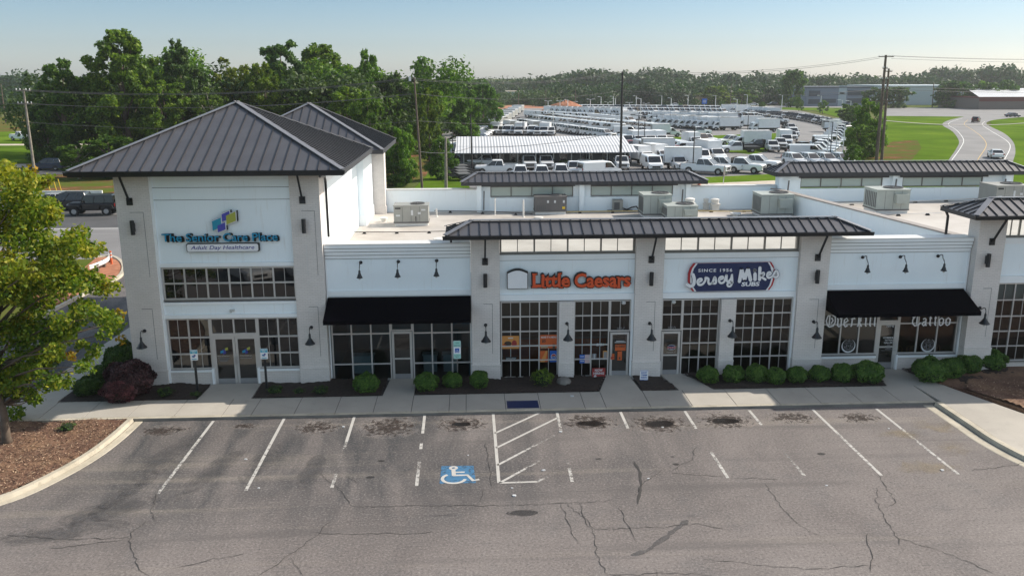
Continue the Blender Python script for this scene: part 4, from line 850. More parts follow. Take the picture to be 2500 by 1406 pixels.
# litter and leaf twigs
rg = random.Random(3); k = 0
for x, y, s in ((838, 1042, .09), (600, 1121, .07), (1256, 1210, .09), (1250, 1191, .05), (632, 1191, .05), (1327, 1148, .08), (2170, 1046, .05), (1618, 1043, .07), (1396, 967, .09), (1143, 1111, .05), (2300, 1148, .09), (2018, 1185, .06), (1583, 1168, .06), (1368, 1054, .08)):
    z = ZW if y < 1000 else 0.0; p = gp(x, y, z); m = MB(); pts = [(p.x+s*math.cos(a)*rg.uniform(.5, 1), p.y+s*.7*math.sin(a)*rg.uniform(.5, 1)) for a in [i*1.05 for i in range(6)]]; m.slab(pts, z+0.001, z+s*.35, 'decal_white')
    tag(m.build('litter_scrap', origin=(p.x, p.y, z)), 'small crumpled white scrap of litter lying on the pavement', 'litter', 'litter scraps on the pavement')

# ================================================================== SIGNS AND DECALS
def lerp(a, b, t): return a+(b-a)*t
# blue tower sign
T = tag(empty('wall_sign', (-10.4, 0.1, 6.3)), 'blue lettered sign with a four-tile logo on the white tower panel', 'sign')
def sub(mb, name, parent, **kw):
    o = mb.build(name); o.parent = parent; o.matrix_parent_inverse = parent.matrix_world.inverted() if False else Matrix.Translation(-Vector(parent.location)) if parent.rotation_euler.z == 0 else o.matrix_parent_inverse
    for k, v in kw.items(): o[k] = v
    return o
Ys = 0.0
def zf(ox, oy, s, Y): return lambda X, Yp: (lambda p: (p.x, p.z))(fy(ox+X/s, oy+Yp/s, Y))
q = zf(350, 400, 4.686, Ys)
m = MB(); x0 = fy(396, 590, Ys).x; x1 = fy(681, 590, Ys).x; zb = q(240, 893)[1]; zt = q(240, 806)[1]
text(m, 'The Senior Care Place', x0+0.06, x1+0.02, zb-0.04, zt+0.02, Ys+0.05, 'sign_black', 0.05, bold=0.03); text(m, 'The Senior Care Place', x0, x1-0.04, zb, zt+.02, Ys-0.03, 'sign_blue', 0.075, bold=0.012, side='sign_black'); sub(m, 'lettering', T)
m = MB(); a = q(497, 922); b = q(1318, 998); r = 0.07
def rrect(x0, x1, z0, z1, r, n=4):
    out = []
    for cx, cz, s in ((x1-r, z1-r, 0), (x0+r, z1-r, 90), (x0+r, z0+r, 180), (x1-r, z0+r, 270)):
        for i in range(n+1): t = rad(s+90*i/n); out.append((cx+r*math.cos(t), cz+r*math.sin(t)))
    return out
m.prism(rrect(a[0]-.03, b[0]+.05, b[1]-.02, a[1]+.03, r), Ys+0.0, Ys+0.12, 'sign_black'); m.prism(rrect(a[0], b[0], b[1], a[1], r), Ys-0.02, Ys-0.002, 'sign_white')
c0 = q(545, 985); c1 = q(1270, 930); text(m, 'Adult Day Healthcare', c0[0], c1[0], c0[1]-0.035, c1[1]+0.0, Ys-0.026, 'sign_text_blue', 0, bold=0.006, shear=0.25); sub(m, 'name_panel', T)
m = MB()
def qpoly(pts): return [q(*p) for p in pts]
def grow(pl, k): cx = sum(p[0] for p in pl)/len(pl); cz = sum(p[1] for p in pl)/len(pl); return [(p[0]+math.copysign(k, p[0]-cx), p[1]+math.copysign(k, p[1]-cz)) for p in pl]
tiles = [([(787, 657), (888, 614), (896, 722), (797, 765)], 'sign_teal'), ([(897, 577), (985, 538), (992, 630), (905, 660)], 'sign_indigo'), ([(948, 592), (1055, 545), (1063, 650), (955, 695)], 'sign_olive'), ([(850, 706), (937, 667), (945, 748), (858, 783)], 'sign_indigo')]
for i, (pts, mt) in enumerate(tiles):
    pl = qpoly(pts); d_ = i*0.004; m.prism(grow([(p[0]+.03, p[1]+.01) for p in pl], .035), Ys+0.0+d_, Ys+0.10+d_*.5, 'sign_black'); m.prism(grow(pl, .03), Ys-0.02-d_, Ys-0.004-d_, 'sign_white'); m.prism(pl, Ys-0.042-d_, Ys-0.036-d_, mt)
sub(m, 'logo', T)

# orange sign with arched panel
T = tag(empty('wall_sign', (4.4, 0.1, 4.2)), 'orange letters outlined in black beside a blank arched white panel', 'sign')
Ys = 0.08; q = zf(1220, 630, 7.353, Ys); x0, zb = q(562, 525); x1, zt = q(1135, 255); m = MB()
def slab_word(word, X0, X1, Yb, Yt, serifs):
    a = q(X0, Yb); b = q(X1, Yt)
    text(m, word, a[0]-.05, b[0]+.05, a[1]-.05, b[1]+.05, Ys-0.0, 'sign_black', 0.12, bold=0.06); text(m, word, a[0], b[0], a[1], b[1], Ys-0.05, 'sign_orange', 0.03, bold=0.03)
    for sx, sy, sw in serifs:
        p = q(sx, sy); m.box(p[0]-sw/2-.04, p[0]+sw/2+.04, Ys-.002, Ys+.1, p[1]-.065, p[1]+.065, 'sign_black'); m.box(p[0]-sw/2, p[0]+sw/2, Ys-.053, Ys-.02, p[1]-.028, p[1]+.028, 'sign_orange')
slab_word('Little', 590, 1262, 525, 268, [(625, 285, .20), (625, 518, .24), (800, 522, .15), (790, 350, .12), (1105, 522, .15), (1085, 275, .11), (915, 358, .15), (1005, 358, .15)])
slab_word('Caesars', 1340, 2350, 528, 258, [(1490, 290, .05), (2130, 522, .17), (2115, 345, .10), (1640, 520, .08), (2060, 520, .08)])
m.prism([(q(2370, 350)[0]+.03*math.cos(t), q(2370, 350)[1]+.03*math.sin(t)) for t in [i*.7854 for i in range(8)]], Ys+.05, Ys+.12, 'sign_white')
sub(m, 'lettering', T)
m = MB(); a = q(130, 555); b = q(508, 240); W = b[0]-a[0]
def arch(x0, x1, z0, z1, rise, n=10): return [(x1, z0), (x1, z1)]+[(lerp(x1, x0, i/n), z1+rise*math.sin(math.pi*i/n)) for i in range(1, n)]+[(x0, z1), (x0, z0)]
m.prism(arch(a[0], b[0], a[1], b[1]-.02, .15), Ys-0.04, Ys+0.12, 'sign_black'); m.prism(arch(a[0]+.03, b[0]-.03, a[1]+.03, b[1]-.08, .13), Ys-0.06, Ys-0.042, 'sign_white'); sub(m, 'arched_panel', T)

# navy barrel-shaped sign
T = tag(empty('wall_sign', (11.2, 0.1, 3.9)), 'navy barrel-shaped sign with red and white rims and white script', 'sign')
Ys = 0.08; q = zf(1660, 630, 9.615, Ys)
def rim(side, off):
    L = [(330, 130), (245, 245), (200, 380), (195, 560), (230, 680), (300, 785)] if side < 0 else [(2150, 100), (2210, 200), (2245, 350), (2225, 500), (2180, 640), (2100, 750)]
    return [q(x-side*off, y) for x, y in L]
def barrel(off): return rim(1, off)[::-1]+rim(-1, off)
m = MB()
m.prism(barrel(0), Ys+.02, Ys+.12, 'sign_red'); m.prism(barrel(45), Ys+.004, Ys+.018, 'sign_white'); m.prism(barrel(88), Ys-.012, Ys+.002, 'sign_navy'); sub(m, 'board', T)
m = MB()
a, b = q(428, 318), q(1228, 232); text(m, 'SINCE 1956', a[0], b[0], a[1]-.02, b[1]-.02, Ys-.03, 'sign_white', .015, bold=.02, space=1.25)
a, b = q(1435, 660), q(1868, 555); text(m, 'SUBS', a[0], b[0], a[1], b[1], Ys-.03, 'sign_white', .015, bold=.04, shear=.1)
def pen(pts, w_=62, closed=False, mt='sign_white', y=None):
    P = [q(*p) for p in smooth(pts, 5)] if len(pts) > 2 else [q(*p) for p in pts]; pw = w_/9.615*0.0172
    stroke(m, P, pw+0.035, (y or Ys-.028), 'sign_navy'); stroke(m, P, pw, (y or Ys-.04), mt, closed=closed)
    for c_ in (P[0], P[-1]): m.add([(c_[0]+pw/2*math.cos(t), (y or Ys-.04), c_[1]+pw/2*math.sin(t)) for t in [i*.785 for i in range(8)]], [tuple(range(8))], mt)
pen([(300, 385), (330, 500), (310, 620), (240, 655), (170, 620)], 82)
pen([(425, 570), (500, 520), (490, 480), (430, 500), (405, 560), (440, 620), (520, 610), (590, 520), (590, 450)], 55)
pen([(590, 450), (660, 480), (660, 560), (690, 605), (760, 560), (810, 440), (840, 540), (820, 590), (740, 580)], 55)
pen([(925, 500), (1000, 470), (990, 430), (930, 450), (910, 520), (950, 580), (1030, 550), (1080, 400)], 55)
pen([(1090, 400), (1090, 520), (1130, 540), (1190, 480), (1215, 390)], 55); pen([(1215, 400), (1220, 560), (1180, 650), (1120, 650), (1115, 590), (1230, 570)], 50)
for pts in ([(1390, 540), (1440, 265)], [(1440, 265), (1510, 500)], [(1510, 500), (1590, 250)], [(1590, 250), (1650, 510)]): pen(pts, 88)
pen([(1755, 370), (1755, 500)], 85); pen([(1750, 285), (1752, 290)], 88)
pen([(1870, 225), (1860, 500)], 78); pen([(1880, 410), (1950, 340), (1960, 390), (1890, 420), (2000, 500)], 58)
pen([(2060, 400), (2120, 370), (2110, 330), (2060, 340), (2040, 410), (2080, 460), (2170, 420)], 55); pen([(2170, 420), (2250, 290), (2300, 390), (2260, 440), (2190, 430)], 55); pen([(2150, 230), (2165, 265)], 60)
sub(m, 'lettering', T)

# numbers on transoms and window lettering belong to the panes
def decal(name, fn, label, cat, group=None):
    m = MB(); fn(m); xs = np.array(m.v); c = xs.mean(0); o = m.build(name, origin=tuple(c)); tag(o, label, cat, group); return o
def num(body, px, py, y, h=0.15, mt='decal_white'):
    c = fy(px, py, y); w_ = h*2.3
    def f(m): text(m, body, c.x-w_/2, c.x+w_/2, c.z-h/2, c.z+h/2, y-0.045, mt, bold=.02)
    return decal('unit_number', f, 'white unit number %s on the glass above its door' % body, 'number', 'unit numbers')
num('107-A', 598, 815, .22); num('107-B', 979, 809, .40); num('107-C', 1516, 802, .30, mt='decal_grey'); num('107-D', 1640, 800, .30, mt='decal_grey'); num('107-E', 2173, 794, .46)
# door decals of the tower
for s, px, lab in ((-1, 563, 'left'), (1, 601, 'right')):
    q = zf(380, 640, 4.394, .21); X0, Y0 = ((735, 950) if s < 0 else (970, 945))
    def f(m):
        for dx, dy, mt in ((-22, 12, 'sign_blue'), (5, 22, 'sign_text_blue'), (-2, -2, 'sign_text_blue'), (26, -18, 'sign_olive')):
            a = q(X0+dx-15, Y0+dy+16); b = q(X0+dx+15, Y0+dy-14); m.prism([(a[0], a[1]), (b[0], a[1]+.04), (b[0], b[1]+.03), (a[0], b[1]-.02)], .195-abs(dx)*.0002, .2, mt)
        a = q(X0-70, Y0+62); b = q(X0+60, Y0+50); text(m, 'Hours of Operation' if s < 0 else 'www.theseniorcareplace.com', a[0], b[0], a[1], b[1]+.01, .19, 'decal_white')
        for k in range(3 if s < 0 else 1): a = q(X0-60+k*8, Y0+82+k*15); b = q(X0+60-k*12, Y0+76+k*15); m.box(a[0], b[0], .188, .192, (a[1]+b[1])/2-.012, (a[1]+b[1])/2+.012, 'decal_grey')
    decal('door_lettering', f, 'colour tiles and small white text on the %s glass door leaf' % lab, 'lettering')
# posters in the pizza windows
q = zf(1180, 560, 3.516, .285)
def poster(X0, X1, Y0, Y1, base, fn, label, y=.285, name='poster'):
    a = q(X0, Y1); b = q(X1, Y0)
    def f(m):
        m.box(a[0], b[0], y-.012, y, a[1], b[1], base); fn(m, a, b, y-.016)
    return decal(name, f, label, name.replace('_', ' '))
def blobz(m, cx, cz, rx, rz, y, mt, n=10): m.add([(cx+rx*math.cos(t), y, cz+rz*math.sin(t)) for t in [2*math.pi*i/n for i in range(n)]], [tuple(range(n))], mt)
def P1(m, a, b, y):
    w_, h = b[0]-a[0], b[1]-a[1]; blobz(m, a[0]+w_*.35, a[1]+h*.4, w_*.22, h*.2, y, 'brown_dark'); blobz(m, a[0]+w_*.72, a[1]+h*.4, w_*.15, h*.28, y, 'poster_maroon'); blobz(m, a[0]+w_*.15, a[1]+h*.3, w_*.12, h*.1, y, 'poster_orange'); m.box(a[0]+w_*.35, a[0]+w_*.65, y-.003, y, b[1]-h*.2, b[1]-h*.12, 'decal_white')
poster(160, 307, 912, 1024, 'poster_amber', P1, 'amber poster with dark brown figures in the left pizza shop window')
def P2(m, a, b, y):
    w_, h = b[0]-a[0], b[1]-a[1]; text(m, 'MAKE IT A MEAL!', a[0]+.04, b[0]-.04, b[1]-h*.24, b[1]-h*.1, y, 'decal_white', bold=.03); text(m, '$5', a[0]+w_*.1, a[0]+w_*.32, a[1]+h*.42, a[1]+h*.68, y, 'brown_dark', bold=.03)
    for i in range(4): blobz(m, a[0]+w_*(.1+.1*i), a[1]+h*(.12+.03*(i % 2)), w_*.06, h*.13, y-.001*i, 'car_tan')
    m.box(a[0]+w_*.72, a[0]+w_*.86, y-.003, y, a[1], a[1]+h*.3, 'brown_dark')
poster(487, 637, 903, 1020, 'poster_orange', P2, 'orange meal poster, upper right of the left pizza window')
poster(487, 552, 1040, 1137, 'poster_orange', lambda m, a, b, y: m.prism([(a[0], a[1]), (a[0]+.2, a[1]), (b[0], b[1]), (a[0]+.25, b[1])], y-.002, y, 'poster_amber'), 'plain orange poster below the meal poster')
def P3(m, a, b, y):
    cx, cz = (a[0]+b[0])/2, (a[1]+b[1])/2; r = (b[0]-a[0])*.36; blobz(m, cx, cz, r, r, y, 'decal_white', 16); m.add([(cx+r*.85*math.cos(t), y-.002, cz+r*.85*math.sin(t)) for t in [math.pi*i/8+.25 for i in range(8)]], [tuple(range(8))], 'sign_red'); m.add([(cx+r*.85*math.cos(t), y-.002, cz+r*.85*math.sin(t)) for t in [math.pi*i/8+math.pi+.25 for i in range(8)]], [tuple(range(8))], 'access_blue')
    m.box(cx-r*1.0, cx+r*1.0, y-.005, y-.003, cz-r*.22, cz+r*.22, 'decal_white'); text(m, 'PEPSI', cx-r*.9, cx+r*.9, cz-r*.17, cz+r*.17, y-.007, 'poster_dark', bold=.04)
poster(570, 637, 1040, 1137, 'access_blue', P3, 'dark blue poster with a round red, white and blue drink logo')
poster(190, 285, 1092, 1122, 'poster_dark', lambda m, a, b, y: [stroke(m, [(a[0]+.04+.06*k, a[1]+.03), (a[0]+.07+.06*k, b[1]-.03), (a[0]+.09+.06*k, a[1]+.05)], .015, y, 'decal_white') for k in range(7)], 'small dark strip poster with white lettering, low in the left window')
def P4(m, a, b, y): text(m, 'OPEN', a[0]+.02, b[0]-.02, a[1]+.01, b[1]-.01, y, 'decal_white', bold=.04)
poster(963, 1034, 974, 1001, 'poster_dark', P4, 'white OPEN lettering in the right pizza window', name='open_sign')
def P5(m, a, b, y):
    h = b[1]-a[1]; w_ = b[0]-a[0]
    for k in (0, 1):
        z0 = a[1]+h*.5*k+.02; m.box(a[0], a[0]+w_*.5, y-.003, y, z0, z0+h*.4, 'access_blue'); m.box(a[0]+w_*.5, b[0], y-.003, y, z0, z0+h*.4, 'decal_white')
        for j in range(3): m.box(a[0]+w_*.5, b[0]-.02, y-.006, y-.004, z0+h*(.06+.13*j), z0+h*(.1+.13*j), 'sign_red')
        m.box(a[0]+.03, a[0]+w_*.44, y-.006, y-.004, z0+h*.17, z0+h*.24, 'decal_white')
poster(825, 915, 1068, 1150, 'poster_dark', P5, 'blue window stickers with red and white stripes')
poster(1025, 1067, 1040, 1115, 'poster_amber', lambda m, a, b, y: m.box(a[0]+.03, b[0]-.03, y-.003, y, a[1]+.06, b[1]-.05, 'decal_grey'), 'small amber notice beside the pizza shop door')
poster(935, 970, 1065, 1112, 'decal_grey', lambda m, a, b, y: m.box((a[0]+b[0])/2-.01, (a[0]+b[0])/2+.01, y-.003, y, a[1]+.02, b[1]-.02, 'decal_white'), 'pale grey notice left of the amber one')
def P6(m, a, b, y):
    h = b[1]-a[1]; text(m, 'NOW', a[0]+.12, b[0]-.12, b[1]-h*.32, b[1]-h*.08, y, 'decal_white', bold=.04); text(m, 'HIRING', a[0]+.06, b[0]-.06, b[1]-h*.62, b[1]-h*.38, y, 'decal_white', bold=.04); blobz(m, a[0]+.14, a[1]+h*.2, .06, .07, y, 'decal_white'); m.box(a[0]-.0, b[0], y-.002, y+.001, a[1], a[1]+.02, 'decal_white')
q = zf(1180, 560, 3.516, .10)
poster(932, 1048, 1188, 1278, 'poster_maroon', P6, 'dark red hiring board leaning low beside the pizza shop door', y=.10, name='hiring_board')
q = zf(1180, 560, 3.516, .24)
poster(1130, 1222, 985, 1040, 'poster_orange', lambda m, a, b, y: text(m, 'HOT-N-READY', a[0]+.02, b[0]-.02, b[1]-.14, b[1]-.03, y, 'brown_dark', bold=.03), 'wide orange sticker on the pizza shop door', y=.24)
poster(1150, 1190, 1045, 1122, 'poster_orange', lambda m, a, b, y: blobz(m, (a[0]+b[0])/2, a[1]+.1, .04, .06, y, 'brown_dark'), 'tall orange sticker low on the pizza shop door', y=.24)
poster(1092, 1125, 1066, 1115, 'poster_orange', lambda m, a, b, y: m.box(a[0]+.02, b[0]-.03, y-.003, y, a[1]+.05, a[1]+.12, 'poster_maroon'), 'small orange tag by the pizza shop door handle', y=.24)
def f_(m): a = q(1128, 972); b = q(1222, 962); m.box(a[0], b[0], .232, .235, a[1], a[1]+.03, 'decal_white'); m.box(a[0]+.06, b[0]-.06, .232, .235, b[1]+.02, b[1]+.045, 'decal_white')
decal('door_lettering', f_, 'short white text rows above the orange door stickers', 'lettering')
q = zf(1560, 560, 3.516, .24)
def P7(m):
    c = q(278, 1012); blobz(m, c[0], c[1], .19, .125, .236, 'decal_white', 18); blobz(m, c[0], c[1], .175, .11, .233, 'sign_navy', 18); m.box(c[0]-.19, c[0]+.19, .226, .23, c[1]-.035, c[1]+.03, 'sign_red'); text(m, "Jersey Mike's", c[0]-.17, c[0]+.17, c[1]-.03, c[1]+.03, .222, 'decal_white', bold=.02); text(m, 'SUBS', c[0]-.06, c[0]+.06, c[1]-.095, c[1]-.055, .222, 'decal_white', bold=.02)
    a = q(238, 1056); b = q(312, 1050); text(m, 'www.jerseymikes.com', a[0], b[0], a[1]-.01, b[1]+.01, .236, 'decal_white')
decal('door_emblem', P7, 'small oval navy emblem on the dark sub shop door', 'emblem')

# blackletter window lettering
def black(m, word, X0, X1, Yb, Yt, q, y):
    P = {'O': [[(.15, .15), (.0, .5), (.15, .9), (.55, 1.0), (.95, .8), (1, .4), (.8, .08), (.4, 0), (.15, .15)], [(.35, .15), (.35, .9)], [(.55, .3), (.75, .5), (.55, .75)]], 'v': [[(.1, .7), (.25, .6), (.25, .1), (.5, 0), (.8, .15), (.8, .6), (.55, .7)]], 'e': [[(.75, .1), (.4, .0), (.15, .15), (.15, .55), (.5, .7), (.75, .5), (.25, .3)]], 'r': [[(.1, .6), (.3, .7), (.3, .1), (.15, 0)], [(.3, .55), (.6, .7), (.75, .6)]],
         'k': [[(.25, 1), (.25, .1), (.1, 0)], [(.3, .45), (.65, .7), (.6, .45), (.35, .38), (.65, .1), (.8, 0)]], 'i': [[(.2, .65), (.45, .7), (.45, .1), (.7, 0)], [(.4, .9), (.5, .95)]], 'l': [[(.3, 1), (.45, .95), (.45, .1), (.7, 0)]], 'T': [[(.0, .75), (.3, 1), (.6, .9), (1, 1)], [(.3, .9), (.05, .6), (.05, .25), (.35, 0), (.8, .1), (1, .3)], [(.55, .9), (.55, .15)]], 'a': [[(.2, .6), (.5, .7), (.7, .6), (.7, .1), (.9, 0)], [(.7, .4), (.3, .35), (.15, .15), (.4, 0), (.7, .15)]],
         't': [[(.4, .95), (.4, .1), (.7, 0)], [(.15, .68), (.75, .7)]], 'o': [[(.2, .1), (.15, .55), (.5, .7), (.85, .55), (.8, .1), (.45, 0), (.2, .1)]]}
    W = {'O': 1.25, 'T': 1.2, 'i': .55, 'l': .55, 't': .65}; tot = sum(W.get(c, .85) for c in word); a = q(X0, Yb); b = q(X1, Yt); u = (b[0]-a[0])/tot; x = a[0]; h = b[1]-a[1]
    for i, c in enumerate(word):
        w_ = W.get(c, .85)*u
        for st in P[c]: stroke(m, [(x+w_*.9*p[0], a[1]+h*p[1]) for p in st], .065, y-.001*(i % 3), 'sign_white')
        x += w_
q = zf(1980, 760, 6.579, .41)
decal('window_lettering', lambda m: black(m, 'Overkill', 235, 1075, 250, 40, q, .40), 'large white blackletter word on the left windows behind the awning edge', 'lettering')
decal('window_lettering', lambda m: black(m, 'Tattoo', 1615, 2270, 232, 50, q, .40), 'large white blackletter word on the right windows behind the awning edge', 'lettering')
def crescent(X, Y):
    def f(m):
        c = q(X, Y); R = .32; k = 22
        o_ = [(c[0]+R*math.cos(t), c[1]+R*math.sin(t)) for t in [rad(60-360*i/k*.86) for i in range(k+1)]]; i_ = [(c[0]+.275*math.cos(t), c[1]+.035+.28*math.sin(t)) for t in [rad(60-360*i/k*.86) for i in range(k+1)]]
        m.add([(p[0], .40, p[1]) for p in o_+i_], [(j, j+1, j+k+2, j+k+1) for j in range(k)], 'decal_white')
        stroke(m, [(c[0]+.22*math.cos(t), c[1]+.03+.22*math.sin(t)) for t in [2*math.pi*i/20 for i in range(20)]], .012, .398, 'decal_grey', closed=True)
        for pts in ([(-.13, -.1), (-.1, .05), (-.15, .1), (-.06, .17), (0, .12), (.06, .17), (.15, .1), (.1, .05), (.13, -.1)], [(-.07, -.12), (-.07, .1)], [(.07, -.12), (.07, .1)], [(-.1, -.15), (.1, -.15)], [(0, .17), (0, .33)], [(-.05, .24), (.05, .24)], [(0, .05), (0, -.05)], [(-.16, .0), (-.2, -.05), (-.14, -.08)], [(.16, .0), (.2, -.05), (.14, -.08)]):
            stroke(m, [(c[0]+p[0], c[1]+.0+p[1]) for p in pts], .022, .396, 'decal_grey')
    return f
decal('window_emblem', crescent(600, 555), 'white crescent and crest emblem on the left tattoo shop window', 'emblem'); decal('window_emblem', crescent(1878, 545), 'white crescent and crest emblem on the right tattoo shop window', 'emblem')
def f_(m):
    for t_, Yy, w_, h in (('OVERKILL', 420, 190, 30), ('TATTOO', 462, 140, 28), ('GALLERY', 502, 165, 28)):
        a = q(1252-w_/2, Yy+h/2); b = q(1252+w_/2, Yy-h/2); text(m, t_, a[0], b[0], a[1], b[1], .40, 'decal_white', bold=.025)
    for Yy, w_ in ((535, 50), (552, 110), (570, 60), (588, 70), (605, 120), (625, 240)): a = q(1245-w_/2, Yy+5); b = q(1245+w_/2, Yy-5); m.box(a[0], b[0], .40, .402, a[1]+.003, b[1]-.003, 'decal_grey')
decal('door_lettering', f_, 'three lines of white capitals on the tattoo shop door', 'lettering')
for i, x_ in enumerate((19.55, 20.2, 20.85, 21.4)):
    root = tag(empty('metal_chair', (x_, 1.0, 0.02), .1*i-.1), 'low yellow-backed metal chair in the tattoo shop window, %s from the left' % ('first', 'second', 'third', 'fourth')[i], 'chair', 'metal chairs in the tattoo shop')
    m = MB(); m.tube([(-.2, .1, .45), (-.2, .12, .85), (-.15, .13, .92), (.15, .13, .92), (.2, .12, .85), (.2, .1, .45)], .018, 'car_tan', 6); m.box(-.08, .08, .10, .12, .5, .88, 'car_tan'); m.build('backrest', parent=root); m = MB(); m.box(-.2, .2, -.25, .12, .43, .46, 'car_tan'); m.build('seat', parent=root)
    for sx in (-.17, .17):
        for sy in (-.2, .08): m = MB(); m.cyl((sx, sy, 0), (sx*.9, sy, .43), .015, .015, 'car_tan', 6); m.build('leg', parent=root)
for x_, w_, lab in ((-4.9, 1.0, 'white curved desk seen through the left window of the blue-tinted shop'), (-1.9, .7, 'pale cabinet seen through the blue-tinted window right of its door'), (-1.0, .7, 'pale cabinet beside the accessible parking sign, behind the glass')):
    root = tag(empty('desk', (x_, 1.6, 0.02)), lab, 'desk'); m = MB(); m.box(-w_/2, w_/2, -.25, .25, .78, .82, 'decal_white'); m.build('desk_top', parent=root); m = MB(); m.box(-w_/2+.05, w_/2-.05, -.2, .2, 0, .779, 'decal_white'); m.build('base', parent=root)
root = tag(empty('shop_counter', (3.0, 3.2, 0.02)), 'long dark counter deep inside the pizza shop', 'counter'); m = MB(); m.box(-1.6, 3.4, -.3, .3, 1.0, 1.05, 'decal_grey'); m.build('counter_top', parent=root); m = MB(); m.box(-1.55, 3.35, -.25, .25, 0, .999, 'poster_orange'); m.build('counter_base', parent=root)
# ---- posted signs
def post_sign(px, py, pyb, Y, w_, h, face, label, cat='sign', name='parking_sign', zg=0.12, post='lamp_black', pw=0.06):
    c = fy(px, py, Y); root = tag(empty(name, (c.x, Y, zg-0.05)), label, cat)
    m = MB(); m.box(-pw/2, pw/2, -.02, .04, 0, c.z+h/2-zg-.02, post); m.build('post', parent=root)
    m = MB(); z0 = c.z-h/2-zg+.05; m.prism([(x_, z_) for x_, z_ in rrect(-w_/2, w_/2, z0, z0+h, .03, 2)], -.035, -.022, 'sign_white'); face(m, z0, h, w_); m.build('sign_panel', parent=root); return root
def fres(m, z0, h, w_):
    m.box(-w_/2+.01, w_/2-.01, -.040, -.036, z0+h*.64, z0+h-.015, 'reserved_teal'); text(m, 'RESERVED', -w_/2+.03, w_/2-.03, z0+h*.82, z0+h*.93, -.043, 'sign_white', bold=.03); text(m, 'FOR', -.06, .06, z0+h*.69, z0+h*.78, -.043, 'sign_white', bold=.03)
    for dx, dz, mt in ((-.05, .30, 'sign_blue'), (.03, .40, 'sign_text_blue'), (-.01, .28, 'sign_text_blue')): m.box(dx-.035, dx+.035, -.042, -.038, z0+h*dz, z0+h*(dz+.14), mt)
    m.box(-w_*.32, w_*.32, -.040, -.037, z0+h*.08, z0+h*.15, 'reserved_teal')
post_sign(474, 866, 950, -0.75, .31, .46, fres, 'teal and white reserved-parking sign left of the tower doors', pw=.09); post_sign(645, 863, 950, -0.75, .31, .46, fres, 'teal and white reserved-parking sign right of the tower doors', pw=.09)
def facc(m, z0, h, w_):
    m.box(-w_/2+.012, w_/2-.012, -.040, -.036, z0+.012, z0+h*.27, 'access_green'); m.box(-w_/2+.012, w_/2-.012, -.040, -.036, z0+h*.66, z0+h-.012, 'access_green'); m.box(-.09, .09, -.042, -.036, z0+h*.34, z0+h*.58, 'access_blue')
    tmp = MB(); pts = [[(-.02, .8), (-.01, .45), (.15, .45), (.25, .1)], [(-.02, .62), (.1, .62)], [(-.02+.18*math.cos(rad(a)), .3+.22*math.sin(rad(a))) for a in range(120, 370, 25)]]
    for p in pts: stroke(m, [(x_*.28, z0+h*.34+z_*h*.22) for x_, z_ in p], .014, -.044, 'sign_white')
    text(m, 'RESERVED PARKING', -w_/2+.03, w_/2-.03, z0+h*.70, z0+h*.76, -.043, 'poster_dark'); text(m, 'MAX PENALTY', -w_/2+.04, w_/2-.04, z0+h*.16, z0+h*.21, -.043, 'poster_dark'); text(m, '$250', -w_/2+.1, w_/2-.1, z0+h*.06, z0+h*.12, -.043, 'poster_dark')
    text(m, 'VAN', -.07, .07, z0+h*.86, z0+h*.92, -.043, 'poster_dark')
post_sign(1116, 853, 930, -0.5, .32, .80, facc, 'tall green and white accessible parking sign with a blue square', pw=.05, post='aluminium_dark')
def fsh(m, z0, h, w_):
    for i, t_ in enumerate(('SHORT', 'TERM', 'PARKING')): text(m, t_, -w_/2+.05, w_/2-.05, z0+h*(.68-.24*i), z0+h*(.84-.24*i), -.04, 'access_blue', bold=.03)
    m.box(-w_/2+.01, w_/2-.01, -.039, -.036, z0+.01, z0+.03, 'access_blue'); m.box(-w_/2+.01, w_/2-.01, -.039, -.036, z0+h-.03, z0+h-.01, 'access_blue')
post_sign(1572, 915, 940, -0.55, .36, .46, fsh, 'low white short-term parking sign on a stake', pw=.03)

# ================================================================== LAMPS ON THE WALL
def lamp_proto(arm_out, arm_up, shade_r, shade_h, small=False):
    root = empty('gooseneck_lamp' if small else 'barn_lamp')
    m = MB(); m.cyl((0, 0, 0), (0, -0.035, 0), .075, .07, 'lamp_black', 14); m.build('wall_plate', parent=root)
    m = MB(); n = 12; pts = []
    for i in range(n+1):
        t = i/n
        if small: pts.append((0, -.03-arm_out*min(1, t*1.15)**.9 if t < .87 else -.03-arm_out, arm_up*math.sin(math.pi*t)*1.1-(0.22*t if t > .5 else 0)-.02*t))
        else: pts.append((0, -.03-arm_out*(1-math.cos(math.pi*min(t*1.2, 1)))/2, -.05*math.sin(math.pi*min(t*2.2, 1))+arm_up*math.sin(math.pi*min(1, max(0, t-.25)/.65))-(.16*max(0, t-.6)/.4)))
    m.tube(pts, .018, 'lamp_black', 8); m.build('arm', parent=root, smooth=True)
    e = pts[-1]; m = MB(); r = shade_r; h = shade_h
    m.lathe((e[0], e[1], e[2]), [(.02, .03), (.045, .0), (.05, -h*.35), (.065, -h*.45), (r*.75, -h*.8), (r, -h*.95), (r, -h), (r*.9, -h*.99), (.05, -h*.6)], 'lamp_black', 18); m.build('shade', parent=root, smooth=True)
    m = MB(); m.lathe((e[0], e[1], e[2]-h*.75), [(.03, .0), (.05, -h*.2), (.045, -h*.45), (.01, -h*.52)], 'bulb_white', 10); m.build('bulb', parent=root); return root
L1 = lamp_proto(.45, .09, .215, .44); L2 = lamp_proto(.55, .12, .13, .30, True)
def place(proto, first, loc, rz, label, cat, group, sc=None):
    o = proto if first else copy_tree(proto)
    o.location = loc; o.rotation_euler = (0, 0, rz)
    if sc: o.scale = (sc, sc, sc) if isinstance(sc, (int, float)) else sc
    tag(o, label, cat, group); return o
